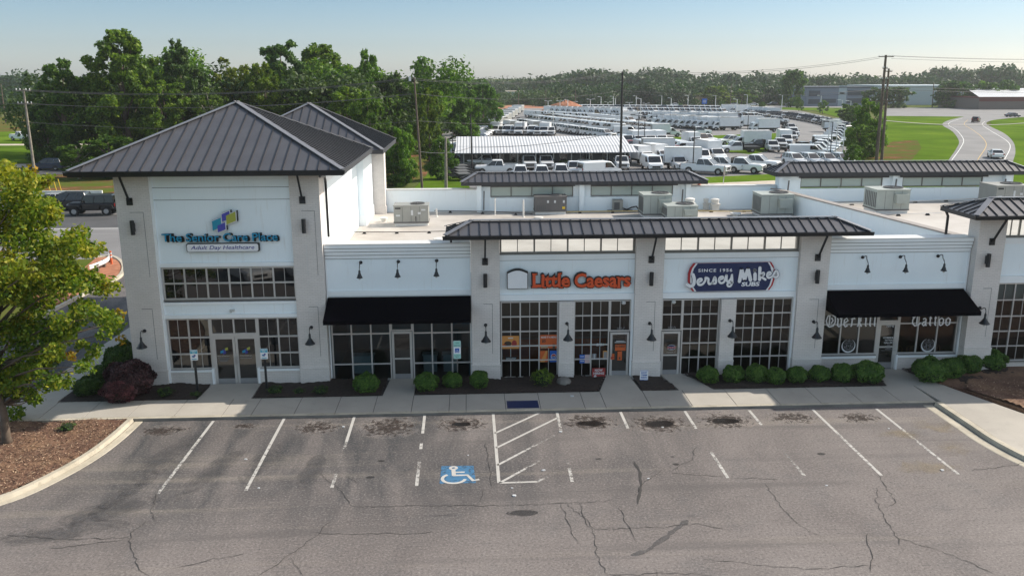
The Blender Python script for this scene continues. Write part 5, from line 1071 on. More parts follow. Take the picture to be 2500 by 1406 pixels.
barn = [(-13.85, 2.58, 0, 'left tower pier, beside the big purple shrub'), (-6.85, 2.62, 0, 'tower pier right of the double doors'), (0.60, 2.60, 0, 'pier between the black awning and the pizza shop'), (4.13, 2.60, .03, 'narrow pier between the two pizza shop windows'), (7.75, 2.56, 0, 'pier between the pizza and sub shops'), (11.3, 2.62, .03, 'narrow pier between the sub shop windows'), (15.03, 2.52, 0, 'pier left of the tattoo shop'), (22.45, 3.05, -.05, 'pier at the far right end')]
for i, (x, z, y, lab) in enumerate(barn): place(L1, i == 0, (x-0.0, y, z), 0, 'black barn lamp on the '+lab, 'wall lamp', 'barn lamps on the piers')
o = place(L1, False, (-14.5, 4.5, 2.7), -math.pi/2, 'black barn lamp on the tower side wall above the hedge', 'wall lamp', 'barn lamps on the piers')
goose = [(-4.68, 5.40, 'left lamp of the three above the left awning'), (-3.09, 5.42, 'middle lamp of the three above the left awning'), (-1.46, 5.44, 'right lamp of the three above the left awning')]
for i, (x, z, lab) in enumerate(goose): place(L2, i == 0, (x, .39, z-.06), 0, 'small black gooseneck, '+lab, 'sign lamp', 'gooseneck sign lamps')
for x, px, py, lab in ((0, 2106, 628, 'left lamp of the three above the right awning'), (0, 2198, 627, 'middle lamp of the three above the right awning'), (0, 2290, 625, 'right lamp of the three above the right awning')):
    c = fy(px, py, .39); place(L2, False, (c.x, .39, c.z), 0.0, 'small black gooseneck, '+lab, 'sign lamp', 'gooseneck sign lamps')
m0 = empty('cylinder_lamp'); m = MB(); m.cyl((0, -.17, -.29), (0, -.17, .29), .088, .088, 'lamp_black', 18); m.cyl((0, -.17, .2905), (0, -.17, .30), .075, .075, 'lamp_black', 18); m.build('cylinder', parent=m0); m = MB(); m.box(-.055, .055, -.09, 0, -.18, .18, 'lamp_black'); m.build('bracket', parent=m0)
for i, (x, z, y, lab) in enumerate(((-13.82, 7.02, 0, 'left tower pier'), (-6.88, 7.02, 0, 'right tower pier'), (0.6, 4.6, 0, 'pier right of the left awning'), (7.72, 4.58, 0, 'pier between the orange and navy signs'), (14.97, 4.58, 0, 'pier right of the navy sign'), (22.45, 5.22, -.05, 'pier at the right end of the building'))):
    place(m0, i == 0, (x, y, z), 0, 'black up-and-down cylinder lamp on the '+lab, 'wall lamp', 'cylinder lamps on the piers')

# ================================================================== ROOFTOP
def hvac(loc, w_, d, h, rz, style, label):
    root = tag(empty('air_conditioner', loc, rz), label, 'air conditioner', 'air conditioners on the roof'); c = {'a': 'hvac_grey', 'b': 'hvac_dark', 'c': 'hvac_green'}[style]
    m = MB(); m.box(-w_/2+.04, w_/2-.04, -d/2+.04, d/2-.04, 0, .22, 'parapet_cap'); m.build('roof_curb', parent=root)
    m = MB(); m.box(-w_/2, w_/2, -d/2, d/2, .222, h, c); m.box(-w_/2-.03, w_/2+.03, -d/2-.03, d/2+.03, h+.001, h+.05, c); m.box(-w_/2-.02, w_/2+.02, -d/2-.02, d/2+.02, .18, .26, 'hvac_dark'); 
    for k in (1, 2, 3): x = -w_/2+w_*k/4; m.box(x-.008, x+.008, -d/2-.005, -d/2+.01, .27, h-.02, 'hvac_fin')
    m.build('cabinet', parent=root)
    m = MB(); r = min(w_, d)*.33; m.lathe((w_*.18, 0, h+.051), [(r, 0), (r, .06), (r*.9, .06), (r*.88, .01)], 'hvac_fin', 20); m.lathe((w_*.18, 0, h+.07), [(r*.25, 0), (r*.2, .03)], 'hvac_dark', 10)
    for a in range(6): t = a*math.pi/6; m.bar((w_*.18-r*.88*math.cos(t), -r*.88*math.sin(t), h+.10), (w_*.18+r*.88*math.cos(t), r*.88*math.sin(t), h+.10), .012, .008, 'hvac_dark')
    m.build('fan_grille', parent=root)
    m = MB()
    if style == 'a':
        m.box(-w_*.46, -w_*.30, -d/2-.012, -d/2-.006, h*.86, h*.93, 'sign_black'); m.box(-w_*.44, -w_*.32, -d/2-.012, -d/2-.006, h*.5, h*.58, 'decal_white'); m.box(0, w_*.06, -d/2-.012, -d/2-.006, h*.55, h*.8, 'decal_white'); m.box(w_*.2, w_*.28, -d/2-.012, -d/2-.006, h*.6, h*.7, 'decal_white'); m.box(w_*.3, w_*.42, -d/2-.012, -d/2-.006, h*.78, h*.85, 'decal_white'); m.box(w_*.12, w_*.15, -d/2-.05, -d/2-.006, .3, h*.5, 'hvac_dark')
    elif style == 'b':
        for k in range(5): m.box(-w_*.44+k*w_*.06, -w_*.40+k*w_*.06, -d/2-.012, -d/2-.006, .32, h*.55, 'hvac_fin')
        for k in (-.12, .1, .38): m.box(w_*k, w_*k+.11, -d/2-.012, -d/2-.006, h*.68, h*.82, 'decal_white')
        m.box(w_*.36, w_*.45, -d/2-.012, -d/2-.006, .35, .5, 'yellow_plastic')
    else:
        for k in range(7): m.box(-w_/2-.012, -w_/2-.004, -d/2+.1+k*(d-.2)/7, -d/2+.1+(k+.55)*(d-.2)/7, .35, h-.12, 'hvac_fin')
        m.prism([(w_*.02, h*.85), (w_*.44, h*.85), (w_*.38, h*.45), (w_*.06, h*.45)], -d/2-.22, -d/2-.003, 'hvac_green')
    for m_ in islands(m, .015): m_.build('service_panel', parent=root)
    return root
hvac((-3.35, 13.4, DECK), 1.95, 1.25, 1.15, 0, 'a', 'light grey unit at the left end of the flat roof')
hvac((4.95, 17.0, DECK), 1.95, 1.1, 1.08, 0, 'b', 'dark grey unit against the rear clerestory windows')
c = gp(1583, 533, DECK); hvac((11.2, 15.6, DECK), 1.7, 1.6, 1.35, 0, 'c', 'pale green unit standing behind the low one, mid roof')
hvac((12.35, 14.1, DECK), 1.8, 1.6, 0.9, 0, 'c', 'low pale green unit just behind the canopy ridge')
hvac((18.35, 15.3, DECK), 1.95, 1.7, 1.35, 0, 'c', 'pale green unit beside the divider wall')
hvac((24.6, 13.7, 5.2), 1.95, 1.7, 1.35, 0, 'c', 'pale green unit on the right-hand roof deck')
hvac((32.7, 15.2, 5.2), 2.1, 1.8, 1.35, 0, 'a', 'grey unit at the right edge of the picture')
def pipe(px, pyt, pyb, zb, r, mt, name, label, cat, group=None, cap=None):
    p = gp(px, pyb, zb); t = fy(px, pyt, p.y); m = MB(); m.cyl((0, 0, 0), (0, 0, t.z-zb), r, r, mt, 10); m.cyl((0, 0, 0), (0, 0, .06), r*2.2, r*1.4, mt, 10)
    if cap: m.lathe((0, 0, t.z-zb), cap, mt, 14)
    return tag(m.build(name, origin=None), label, cat, group), p
def vent(px, pyt, pyb, r, label, zb=DECK, cap=None, mt='pvc', name='vent_pipe'):
    o, p = pipe(px, pyt, pyb, zb, r, mt, name, label, 'vent', 'vents on the roof', cap); o.location = (p.x, p.y, zb)
vent(1066, 510, 530, .05, 'short white vent pipe right of the leftmost roof unit'); vent(1209, 484, 525, .04, 'thin white vent pipe near the rear canopy'); vent(1278, 489, 531, .05, 'white vent pipe left of the dark roof unit')
vent(2045, 451, 488, .06, 'white pipe against the right rear wall', 5.2)
for px, py, r, h, lab, z in ((937, 543, .22, .28, 'squat round vent by the white tower wall', DECK), (1315, 535, .28, .14, 'low white roof disc behind the canopy ridge', DECK), (1688, 530, .25, .42, 'white mushroom vent right of the green units', DECK), (1795, 528, .33, .22, 'round open vent left of the divider-side unit', DECK), (1072, 596, .3, .3, 'round vent peeking over the left parapet', DECK)):
    p = gp(px, py, z); m = MB(); m.lathe((0, 0, 0), [(r*.7, 0), (r*.7, h*.6), (r, h*.62), (r, h), (r*.5, h*1.1)], 'pvc', 16); tag(m.build('roof_vent', origin=None), lab, 'vent', 'vents on the roof').location = (p.x, p.y, z)
for px, py, w_, h, lab in ((1688, 532, .5, .75, 'white square chimney box with a cap'), (1750, 518, .45, .4, 'small white box against the rear parapet'), (1727, 514, .35, .35, 'tiny white box left of the divider-side unit')):
    p = gp(px, py, DECK); m = MB(); m.box(-w_/2, w_/2, -w_/2, w_/2, 0, h, 'pvc'); m.box(-w_*.62, w_*.62, -w_*.62, w_*.62, h+.001, h+.08, 'pvc'); m.lathe((0, 0, h+.09), [(w_*.5, 0), (w_*.6, .25), (w_*.3, .3)], 'pvc', 12); tag(m.build('roof_box', origin=None), lab, 'vent').location = (p.x, p.y+.5, DECK)
# small condenser with its hose
p = gp(1507, 516, DECK); m = MB(); m.box(-.3, .3, -.25, .25, .08, .75, 'hvac_grey'); m.box(-.25, .1, -.26, -.251, .15, .6, 'hvac_fin'); m.tube([(.3, 0, .2), (.6, -.1, .12), (.9, -.05, .25), (1.2, 0, .3), (1.4, 0, .05)], .045, 'steel_black', 6); m.box(-.6, 1.0, -.35, .3, 0, .05, 'brown_dark'); tag(m.build('condenser'), 'small boxy condenser with a black hose near the rear wall', 'condenser').location = (p.x, p.y, DECK)
# pipes and conduits lying on the roof
def roof_line(pts, z, r, mt, label, blocks=6):
    P = [Vector((*gp(x, y, z)[:2], z+.12)) for x, y in pts]; root = tag(empty('roof_pipe', (P[0].x, P[0].y, z)), label, 'pipe'); m = MB(); m.tube([p-P[0]+Vector((0, 0, .12)) for p in P], r, mt, 6); m.build('pipe_run', parent=root)
    tot = P[-1]-P[0]
    for i in range(blocks):
        b = tot*(i+.5)/blocks; m = MB(); m.prism([(b.x-.12, 0), (b.x+.12, 0), (b.x+.05, .11), (b.x-.05, .11)], b.y-.08, b.y+.08, 'steel_black'); m.build('support_block', parent=root)
roof_line([(850, 572), (975, 572), (1087, 570)], DECK, .022, 'steel_black', 'thin dark conduit along the roof left of the canopy', 3)
roof_line([(1375, 522), (1550, 520), (1700, 519), (1790, 521), (1935, 517)], DECK, .035, 'gas_pipe', 'yellow gas pipe along the rear of the main roof', 7)
roof_line([(1965, 492), (2140, 490), (2300, 484)], 5.2, .035, 'gas_pipe', 'yellow gas pipe along the rear of the right roof', 5)
roof_line([(1960, 505), (2140, 500), (2420, 488)], 5.2, .03, 'pvc', 'pale conduit crossing the right roof', 6)
roof_line([(1060, 519), (1200, 521), (1300, 527)], DECK, .02, 'brown_dark', 'thin brown conduit between the left roof units', 3)
roof_line([(2085, 530), (2300, 525)], 5.2, .015, 'galvanised', 'thin cable run behind the right-hand canopy', 3)

# ================================================================== VEGETATION
def leaf_cloud(rg, centers, radii, n, size, flat=0.0, shell=0.55, outward=0.5, squash=1.0, sizevar=0.5, zshade=None):
    """numpy leaf quads spread through lobes; returns verts (4n,3), v per face"""
    C_ = np.array(centers); R_ = np.array(radii); wgt = R_**2.2; wgt = wgt/wgt.sum(); k = rg.choice(len(C_), n, p=wgt)
    d = rg.normal(size=(n, 3)); d /= np.linalg.norm(d, axis=1)[:, None]; r = shell+(1-shell)*rg.random(n)**0.6; r *= 1+0.10*rg.normal(size=n)
    P = C_[k]+d*(r*R_[k])[:, None]*np.array([1, 1, squash])
    # leaves gather in twig clumps
    nr = rg.normal(size=(n, 3))+d*outward*2+np.array([0, 0, 0.5]); nr /= np.linalg.norm(nr, axis=1)[:, None]
    t = np.cross(nr, rg.normal(size=(n, 3))); t /= np.linalg.norm(t, axis=1)[:, None]; b = np.cross(nr, t)
    s = size*(1-sizevar/2+sizevar*rg.random(n))[:, None]
    V = np.stack([P-t*s, P-b*s*0.55, P+t*s, P+b*s*0.55], 1).reshape(-1, 3)
    lob = rg.random(len(C_)); v = np.clip(0.5+0.35*(lob[k]-0.5)+0.42*rg.normal(size=n)*0.5, 0, 1)
    return V, v
def leaf_mesh(name, V, v, mat, extra=None):
    n = len(V)//4; me = bpy.data.meshes.new(name)
    me.vertices.add(4*n); me.vertices.foreach_set('co', V.astype(np.float32).ravel()); me.loops.add(4*n); me.loops.foreach_set('vertex_index', np.arange(4*n, dtype=np.int32))
    me.polygons.add(n); me.polygons.foreach_set('loop_start', np.arange(0, 4*n, 4, dtype=np.int32)); me.update(calc_edges=True)
    at = me.attributes.new('v', 'FLOAT', 'FACE'); at.data.foreach_set('value', v.astype(np.float32)); me.materials.append(MATS[mat]); return me
def tree_proto(seed, H, R, n, leaf, mat, lobes=26, crown0=0.28, shape='round', bark='bark', gaps=0.0, squash=0.85, lobe_r=(0.20, 0.36), limbs=9, trunk_r=None):
    rg = np.random.default_rng(seed); cen = []; rad_ = []; big = []
    for i in range(lobes):                       # limbs' masses, each broken into twig sprays
        t = (i+0.5)/lobes; z = crown0+(1-crown0)*t*0.93
        if shape == 'round': prof = math.sin(math.pi*min(1, (0.14+0.86*t)))**0.55
        elif shape == 'cone': prof = (1-t)**0.7+0.10
        elif shape == 'tall': prof = 0.55+0.45*math.sin(math.pi*t)
        else: prof = 1.0
        a = i*2.399+rg.normal()*0.5; rr = R*prof*(0.15+0.62*rg.random()**0.5); lr = R*(lobe_r[0]+(lobe_r[1]-lobe_r[0])*rg.random())*(0.75+0.25*prof)
        c0 = np.array([rr*math.cos(a), rr*math.sin(a), z*H-lr*0.3+rg.normal()*H*.02]); big.append(tuple(c0))
        for _ in range(9):
            d_ = rg.normal(size=3); d_ /= np.linalg.norm(d_); cen.append(tuple(c0+d_*lr*np.array([1.05, 1.05, .75])*(.35+.75*rg.random()))); rad_.append(lr*(.28+.34*rg.random()))
    V, v = leaf_cloud(rg, cen, rad_, n, leaf, squash=squash, shell=0.15); me = leaf_mesh('crown', V, v, mat)
    tr = MB(); r0 = trunk_r or H*0.020; pts = [(0, 0, -0.2), (H*.01, 0, H*.15), (-H*.008, H*.01, H*.4), (H*.01, 0, H*.65), (0, 0, H*.85)]; tr.tube(pts, [r0*1.35, r0, r0*.75, r0*.45, r0*.12], bark, 8)
    for j in range(limbs):
        i = int(rg.integers(0, lobes)); c = Vector(big[i]); z = max(H*crown0*0.7, c.z*0.62); mid = Vector((c.x*.45, c.y*.45, (z+c.z)/2+rg.normal()*.02*H)); tr.tube([(0, 0, z), mid, c], [r0*.42, r0*.26, r0*.07], bark, 5)
    return me, tr
PROTO = {}
def make_tree(kind, loc, h, wd, label, group, color=(1, 1, 1), rz=0.0, name='tree'):
    me, tm, H, R = PROTO[kind]; root = tag(empty(name, loc, rz), label, 'tree', group); root.scale = (wd/R, wd/R, h/H)
    c = bpy.data.objects.new('crown', me); COL.objects.link(c); c.parent = root; c.color = (*color, 1)
    t = bpy.data.objects.new('trunk', tm); COL.objects.link(t); t.parent = root; return root
def reg(key, seed, H, R, n, leaf, mat, **kw):
    me, tr = tree_proto(seed, H, R, n, leaf, mat, **kw); o = tr.build('trunk', smooth=True); tm = o.data; bpy.data.objects.remove(o); PROTO[key] = (me, tm, H, R)
reg('broad1', 1, 18, 6, 24000, .26, 'leaf_green', lobes=44, crown0=.22, lobe_r=(.16, .30))
reg('broad2', 2, 18, 6, 24000, .26, 'leaf_green', lobes=50, crown0=.15, shape='tall', lobe_r=(.14, .28))
reg('broad3', 3, 16, 6, 20000, .27, 'leaf_green', lobes=34, crown0=.12, shape='tall', lobe_r=(.18, .32))
reg('dark1', 4, 18, 5, 20000, .24, 'leaf_dark', lobes=46, crown0=.30, lobe_r=(.13, .27))
reg('dark2', 5, 18, 5, 20000, .24, 'leaf_dark', lobes=40, crown0=.2, shape='tall', lobe_r=(.16, .28))
reg('ivy', 6, 14, 6, 20000, .25, 'leaf_green', lobes=26, crown0=.05, shape='tall', lobe_r=(.2, .38))
reg('small', 7, 6, 3, 5000, .17, 'leaf_green', lobes=18, crown0=.25, lobe_r=(.22, .36))
reg('far', 8, 14, 7, 2600, .62, 'leaf_dark', lobes=16, crown0=.12, lobe_r=(.25, .42), limbs=3)
reg('far2', 9, 14, 7, 2600, .62, 'leaf_green', lobes=14, crown0=.10, lobe_r=(.25, .45), limbs=3)
reg('sparse', 10, 17, 5, 10000, .25, 'leaf_green', lobes=30, crown0=.15, shape='tall', bark='bark_pale', limbs=22, lobe_r=(.17, .30))
# woods: (image x of crown centre, image y of base, image y of top, image width, kind, colour, label)
WOODS = [
 (295, 408, 52, 215, 'broad1', (1.15, 1.1, .9), 'tallest bright green oak behind the tower roof at the left'), (150, 405, 130, 150, 'broad2', (.75, .85, .9), 'dark broad tree left of the tallest oak, above the left pole'), (105, 400, 250, 130, 'ivy', (.7, .8, .8), 'low dark tree at the left end of the woods'),
 (400, 410, 185, 150, 'broad3', (1.15, 1.1, .8), 'light green tree leaning over the left tower roof slope'), (445, 400, 92, 140, 'dark1', (1.25, 1.25, 1.1), 'tall dark pine-like tree right of the tallest oak'), (575, 395, 135, 120, 'sparse', (1.35, 1.0, .7), 'thin yellowish tree with bare pale limbs above the roof peak'),
 (520, 410, 210, 120, 'sparse', (.9, .85, .8), 'half-bare dark tree low behind the roof peak'), (650, 400, 140, 120, 'broad2', (1.2, 1.05, .6), 'yellow-green tree in front of the dark crowned one'), (690, 380, 84, 160, 'dark2', (1.35, 1.5, 1.2), 'dense dark tree with the second highest top'), (790, 370, 93, 190, 'broad1', (1.1, 1.05, .75), 'large olive-green tree above the gap between the two roofs'),
 (905, 380, 108, 95, 'broad2', (1.05, 1.2, .9), 'tall narrow green tree at the right shoulder of the woods'), (850, 410, 200, 170, 'broad3', (1.15, 1.1, .65), 'light green mid-height tree above the second roof'), (960, 380, 168, 110, 'dark2', (1.1, 1.1, 1.0), 'dark tree just left of the tall wooden pole'), (1032, 360, 137, 105, 'dark1', (1.1, 1.2, 1.1), 'dark pine-like tree behind the top of the wooden pole'),
 (1048, 410, 205, 90, 'broad3', (1.15, 1.0, .6), 'yellow-green tree right of the wooden pole'), (1108, 345, 176, 85, 'dark2', (1.3, 1.4, 1.3), 'dark rounded tree above the left rows of vans'), (1135, 360, 215, 120, 'ivy', (.9, 1.05, .9), 'vine-covered tree beside the left rows of vans'), (1180, 330, 192, 85, 'ivy', (.75, .95, .95), 'vine-covered tree near the right end of the woods'),
 (1205, 300, 225, 60, 'ivy', (1.0, 1.1, .8), 'low light green tree at the right end of the woods'), (905, 440, 215, 130, 'ivy', (.85, .9, .8), 'dark leafy tree right behind the second roof'), (985, 455, 300, 90, 'ivy', (1.1, 1.25, .75), 'bright green young tree left of the wooden pole foot'), (1075, 440, 330, 80, 'ivy', (.85, 1.0, .7), 'low green tree by the short thick pole'),
 (960, 455, 365, 110, 'ivy', (.6, .75, .6), 'dark bush behind the white rear parapet corner'), (720, 400, 230, 150, 'broad3', (.8, .8, .6), 'dark mid-height tree between the two roof peaks'), (600, 380, 215, 130, 'dark1', (1.1, 1.05, .8), 'shadowy tree low behind the tower roof peak'), (250, 438, 330, 190, 'ivy', (.55, .65, .5), 'shaded undergrowth tree above the parked dark cars'), (180, 440, 345, 110, 'sparse', (.8, .9, .7), 'thin shaded roadside tree behind the left wooden pole'), (130, 395, 300, 90, 'small', (.8, .9, .7), 'small tree by the back road at the far left'),
]
for i, (cx, yb, yt, wpx, kind, colr, lab) in enumerate(WOODS):
    p = gp(cx, yb); t = fy(cx, yt, p.y); w_ = wpx/2083*(p.y+35)/2*0.97
    make_tree(kind, (p.x, p.y+w_*.6, 0), t.z*1.0+ (p.y*0.0), w_, lab, 'trees of the left woods', colr, rz=i*1.7)
# dark forest filling behind them, far horizon woods
def wood_mass(name, pts, n, leaf, hs, mat, wid, label, seed, color=(1, 1, 1)):
    rg = np.random.default_rng(seed); cen = []; rr = []
    for (x, y), h in zip(pts, hs):
        for _ in range(6): r = wid*(.5+.6*rg.random()); cen.append((x+rg.normal()*wid*.9, y+rg.normal()*wid*.8, max(r*.5, h-r*.8-abs(rg.normal())*h*.30))); rr.append(r)
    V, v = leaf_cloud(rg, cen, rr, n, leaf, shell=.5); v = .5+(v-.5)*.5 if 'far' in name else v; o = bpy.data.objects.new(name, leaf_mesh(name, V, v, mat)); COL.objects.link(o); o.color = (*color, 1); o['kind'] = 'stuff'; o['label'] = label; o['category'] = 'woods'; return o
def line_pts(a, b, n, jx=0, jy=0, seed=0):
    rg = random.Random(seed); return [(lerp(a[0], b[0], (i+.5)/n)+rg.uniform(-jx, jx), lerp(a[1], b[1], (i+.5)/n)+rg.uniform(-jy, jy)) for i in range(n)]
P_ = line_pts((-60, 122), (-8, 118), 26, 2, 5, 7); wood_mass('left_woods', P_, 60000, .36, [random.choice((11.5, 13.5, 15.5, 17.0))+random.uniform(-1, 1) for _ in P_], 'leaf_green', 3.2, 'unbroken green crowns of the left woods seen between their front trees', 27, (.85, .95, .8))
P_ = line_pts((-75, 118), (-12, 105), 15, 3, 6, 1); wood_mass('left_woods', P_, 26000, .40, [random.uniform(11, 16) for _ in P_], 'leaf_dark', 3.4, 'dark undergrowth filling the left woods behind their front trees', 21, (.8, .8, .7))
P_ = line_pts((-14, 115), (2, 240), 14, 3, 6, 2); wood_mass('creek_woods', P_, 20000, .42, [random.uniform(9, 14) for _ in P_], 'leaf_dark', 3.5, 'dark growth running back along the left rows of vans', 22, (.9, 1, .9))
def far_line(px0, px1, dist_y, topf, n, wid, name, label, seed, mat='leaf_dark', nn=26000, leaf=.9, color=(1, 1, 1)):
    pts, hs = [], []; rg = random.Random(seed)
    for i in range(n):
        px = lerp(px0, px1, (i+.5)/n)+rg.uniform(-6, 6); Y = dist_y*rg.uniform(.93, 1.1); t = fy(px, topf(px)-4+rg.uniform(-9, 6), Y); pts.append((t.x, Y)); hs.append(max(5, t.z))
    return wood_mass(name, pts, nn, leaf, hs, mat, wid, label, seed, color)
def interp(tab): 
    def f(x):
        for (a, b), (c, d) in zip(tab[:-1], tab[1:]):
            if a <= x <= c: return lerp(b, d, (x-a)/(c-a))
        return tab[0][1] if x < tab[0][0] else tab[-1][1]
    return f
hz = interp([(-60, 190), (0, 182), (60, 198), (1180, 215), (1230, 212), (1300, 216), (1340, 205), (1380, 190), (1450, 180), (1560, 172), (1640, 183), (1720, 182), (1850, 196), (1900, 184), (1980, 190), (2100, 192), (2230, 190), (2290, 180), (2350, 172), (2420, 165), (2480, 168), (2520, 178), (2600, 180)])
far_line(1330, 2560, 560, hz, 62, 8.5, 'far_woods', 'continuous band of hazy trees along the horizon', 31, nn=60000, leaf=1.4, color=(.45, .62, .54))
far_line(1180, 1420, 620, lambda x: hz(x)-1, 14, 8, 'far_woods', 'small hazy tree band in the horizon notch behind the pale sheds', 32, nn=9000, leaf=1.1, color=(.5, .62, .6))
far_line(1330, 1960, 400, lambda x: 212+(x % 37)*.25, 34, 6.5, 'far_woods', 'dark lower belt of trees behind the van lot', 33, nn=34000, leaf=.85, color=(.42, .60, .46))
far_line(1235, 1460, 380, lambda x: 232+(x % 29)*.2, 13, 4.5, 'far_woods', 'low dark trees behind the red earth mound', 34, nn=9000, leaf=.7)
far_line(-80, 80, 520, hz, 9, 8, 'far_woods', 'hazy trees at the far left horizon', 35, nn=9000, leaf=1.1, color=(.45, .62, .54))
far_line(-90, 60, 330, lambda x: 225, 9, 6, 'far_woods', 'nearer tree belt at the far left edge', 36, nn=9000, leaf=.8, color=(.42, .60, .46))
FAR = [(1930, 262, 163, 75, 'far', (1.3, 1.4, 1.1), 'tall tree left of the grey office building'), (1745, 262, 205, 90, 'far2', (.9, .8, .6), 'broad tree with brownish crown behind the van lot'), (1810, 258, 215, 70, 'far2', (.85, .85, .65), 'brownish-green tree right of the broad one'), (1950, 272, 236, 28, 'small', (.7, .8, .8), 'small round tree on the verge, left of two'), (2008, 278, 243, 30, 'small', (.9, 1.0, .8), 'small round tree on the verge, right of two'),
 (1860, 264, 248, 24, 'small', (.8, 1.0, .9), 'small bush-like tree left of the dark truck row'), (1762, 264, 246, 20, 'small', (.8, 1.0, .9), 'tiny round tree behind the box trucks'), (1697, 265, 240, 26, 'small', (.5, .6, .6), 'tiny dark tree near the small blue sign'), (1660, 268, 252, 18, 'small', (.7, .8, .8), 'tiny bush left of the small blue sign'), (2310, 263.5, 193, 85, 'far', (1.0, 1.15, 1.0), 'dark tree in front of the pale warehouse, left'), (2345, 263.5, 195, 80, 'far', (1.2, 1.4, 1.1), 'lighter tree in front of the pale warehouse, middle'), (2400, 263.5, 193, 85, 'far2', (.8, .9, .8), 'rounded tree left of the brown low building'), (2180, 263.5, 208, 95, 'far', (1.0, 1.1, 1.0), 'dark tree in front of the warehouse corner'), (2130, 263.5, 210, 60, 'far', (1.1, 1.2, 1.0), 'dark tree right of the grey office building'), (2455, 263.5, 190, 60, 'far', (1.2, 1.4, 1.2), 'tree behind the brown low building')]
for i, (cx, yb, yt, wpx, kind, colr, lab) in enumerate(FAR):
    p = gp(cx, yb); t = fy(cx, yt, p.y); make_tree(kind, (p.x, p.y, 0), t.z, wpx/2083*(p.y+35)/2, lab, 'trees beyond the truck lot', colr, rz=i*2.1)
LOTT = [(2112, 385, 235, 95, 'ivy', (1.0, 1.1, .85), 'large dark tree on the bank behind the tall pole pair'), (2070, 300, 250, 70, 'ivy', (.7, .8, .7), 'dark tree above the right curve of the truck lot'), (2095, 395, 300, 90, 'broad3', (1.05, 1.1, .8), 'green tree low on the bank beside the white light poles'), (2088, 310, 262, 60, 'small', (.6, .7, .6), 'dark bushy tree at the top of the bank'), (2140, 330, 280, 50, 'small', (1, 1.1, .8), 'small green tree right of the tall pole pair'), (2080, 410, 350, 60, 'small', (.9, 1, .7), 'small tree at the foot of the bank')]
for i, (cx, yb, yt, wpx, kind, colr, lab) in enumerate(LOTT):
    p = gp(cx, yb); t = fy(cx, yt, p.y); make_tree(kind, (p.x, p.y, 0), t.z, wpx/2083*(p.y+35)/2, lab, 'trees on the bank right of the truck lot', colr, rz=i*2.1)

# ---- the maple on the island
rg = np.random.default_rng(44); cen = []; rd = []
_b = gp(20, 1088); MX, MY = _b.x, _b.y
ml = [(0, 410, 50), (50, 450, 60), (100, 440, 35), (40, 500, 90), (100, 520, 50), (185, 580, 45), (70, 590, 90), (160, 620, 75), (230, 680, 55), (110, 690, 90), (30, 700, 80), (190, 740, 60), (250, 790, 50), (60, 800, 85), (150, 810, 60), (215, 850, 45), (90, 880, 70), (130, 930, 50), (20, 900, 70), (270, 800, 38), (140, 870, 40), (30, 960, 55), (-60, 450, 90), (-90, 600, 110), (-80, 750, 110), (-60, 880, 90), (60, 500, 60), (80, 960, 35), (225, 610, 38), (205, 900, 28)]
tilt = 0
for (x, y, r) in ml:
    for k in range(4):
        Y = MY+rg.normal()*1.5*(1 if k else .3); p = fy(x+rg.normal()*r*.28, y+rg.normal()*r*.28, Y); cen.append((p.x, p.y, p.z)); rd.append(r/2083*31*(.34+.30*rg.random()))
cen = np.array(cen)-np.array([MX, MY, 0]); rd = np.array(rd)
V, v = leaf_cloud(rg, cen, rd*1.08, 36000, .085, shell=.35, outward=.25, squash=.75); kz = np.repeat(0, 1)
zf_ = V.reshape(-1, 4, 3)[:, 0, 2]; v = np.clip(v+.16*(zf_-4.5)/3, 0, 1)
root = tag(empty('maple_tree', (MX, MY, 0)), 'young maple with yellow-green and orange leaves on the mulch island', 'tree')
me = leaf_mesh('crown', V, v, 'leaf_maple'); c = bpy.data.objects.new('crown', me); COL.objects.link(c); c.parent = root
sel = rg.choice(len(cen), 14, replace=False); V2, v2 = leaf_cloud(rg, cen[sel]+rg.normal(size=(14, 3))*.2, rd[sel]*.6, 1100, .075, shell=.3); me = leaf_mesh('turning_leaves', V2, np.clip(v2, 0, 1), 'leaf_maple'); c = bpy.data.objects.new('turning_leaves', me); COL.objects.link(c); c.parent = root; c.color = (1.6, .85, .55, 1); c['label'] = 'clumps of leaves already turned orange'
t = MB(); base = fy(28, 1085, MY); t.tube([(0, 0, 0), (-.02, 0, .35), (.02, 0, 1.2), (-.05, 0, 2.4), (-.1, .1, 4.0), (0, 0, 6.0), (.1, 0, 8.2)], [.22, .155, .13, .115, .09, .06, .02], 'bark', 10)
for j in range(46):
    i = int(rg.integers(0, len(cen))); c_ = Vector(cen[i]); z = max(1.6, c_.z*.72-.3); t.tube([(0, 0, z), (c_.x*.5, c_.y*.5, z+(c_.z-z)*.65), tuple(c_)], [.05, .03, .008], 'bark', 5)
t.build('trunk', parent=root, smooth=True)
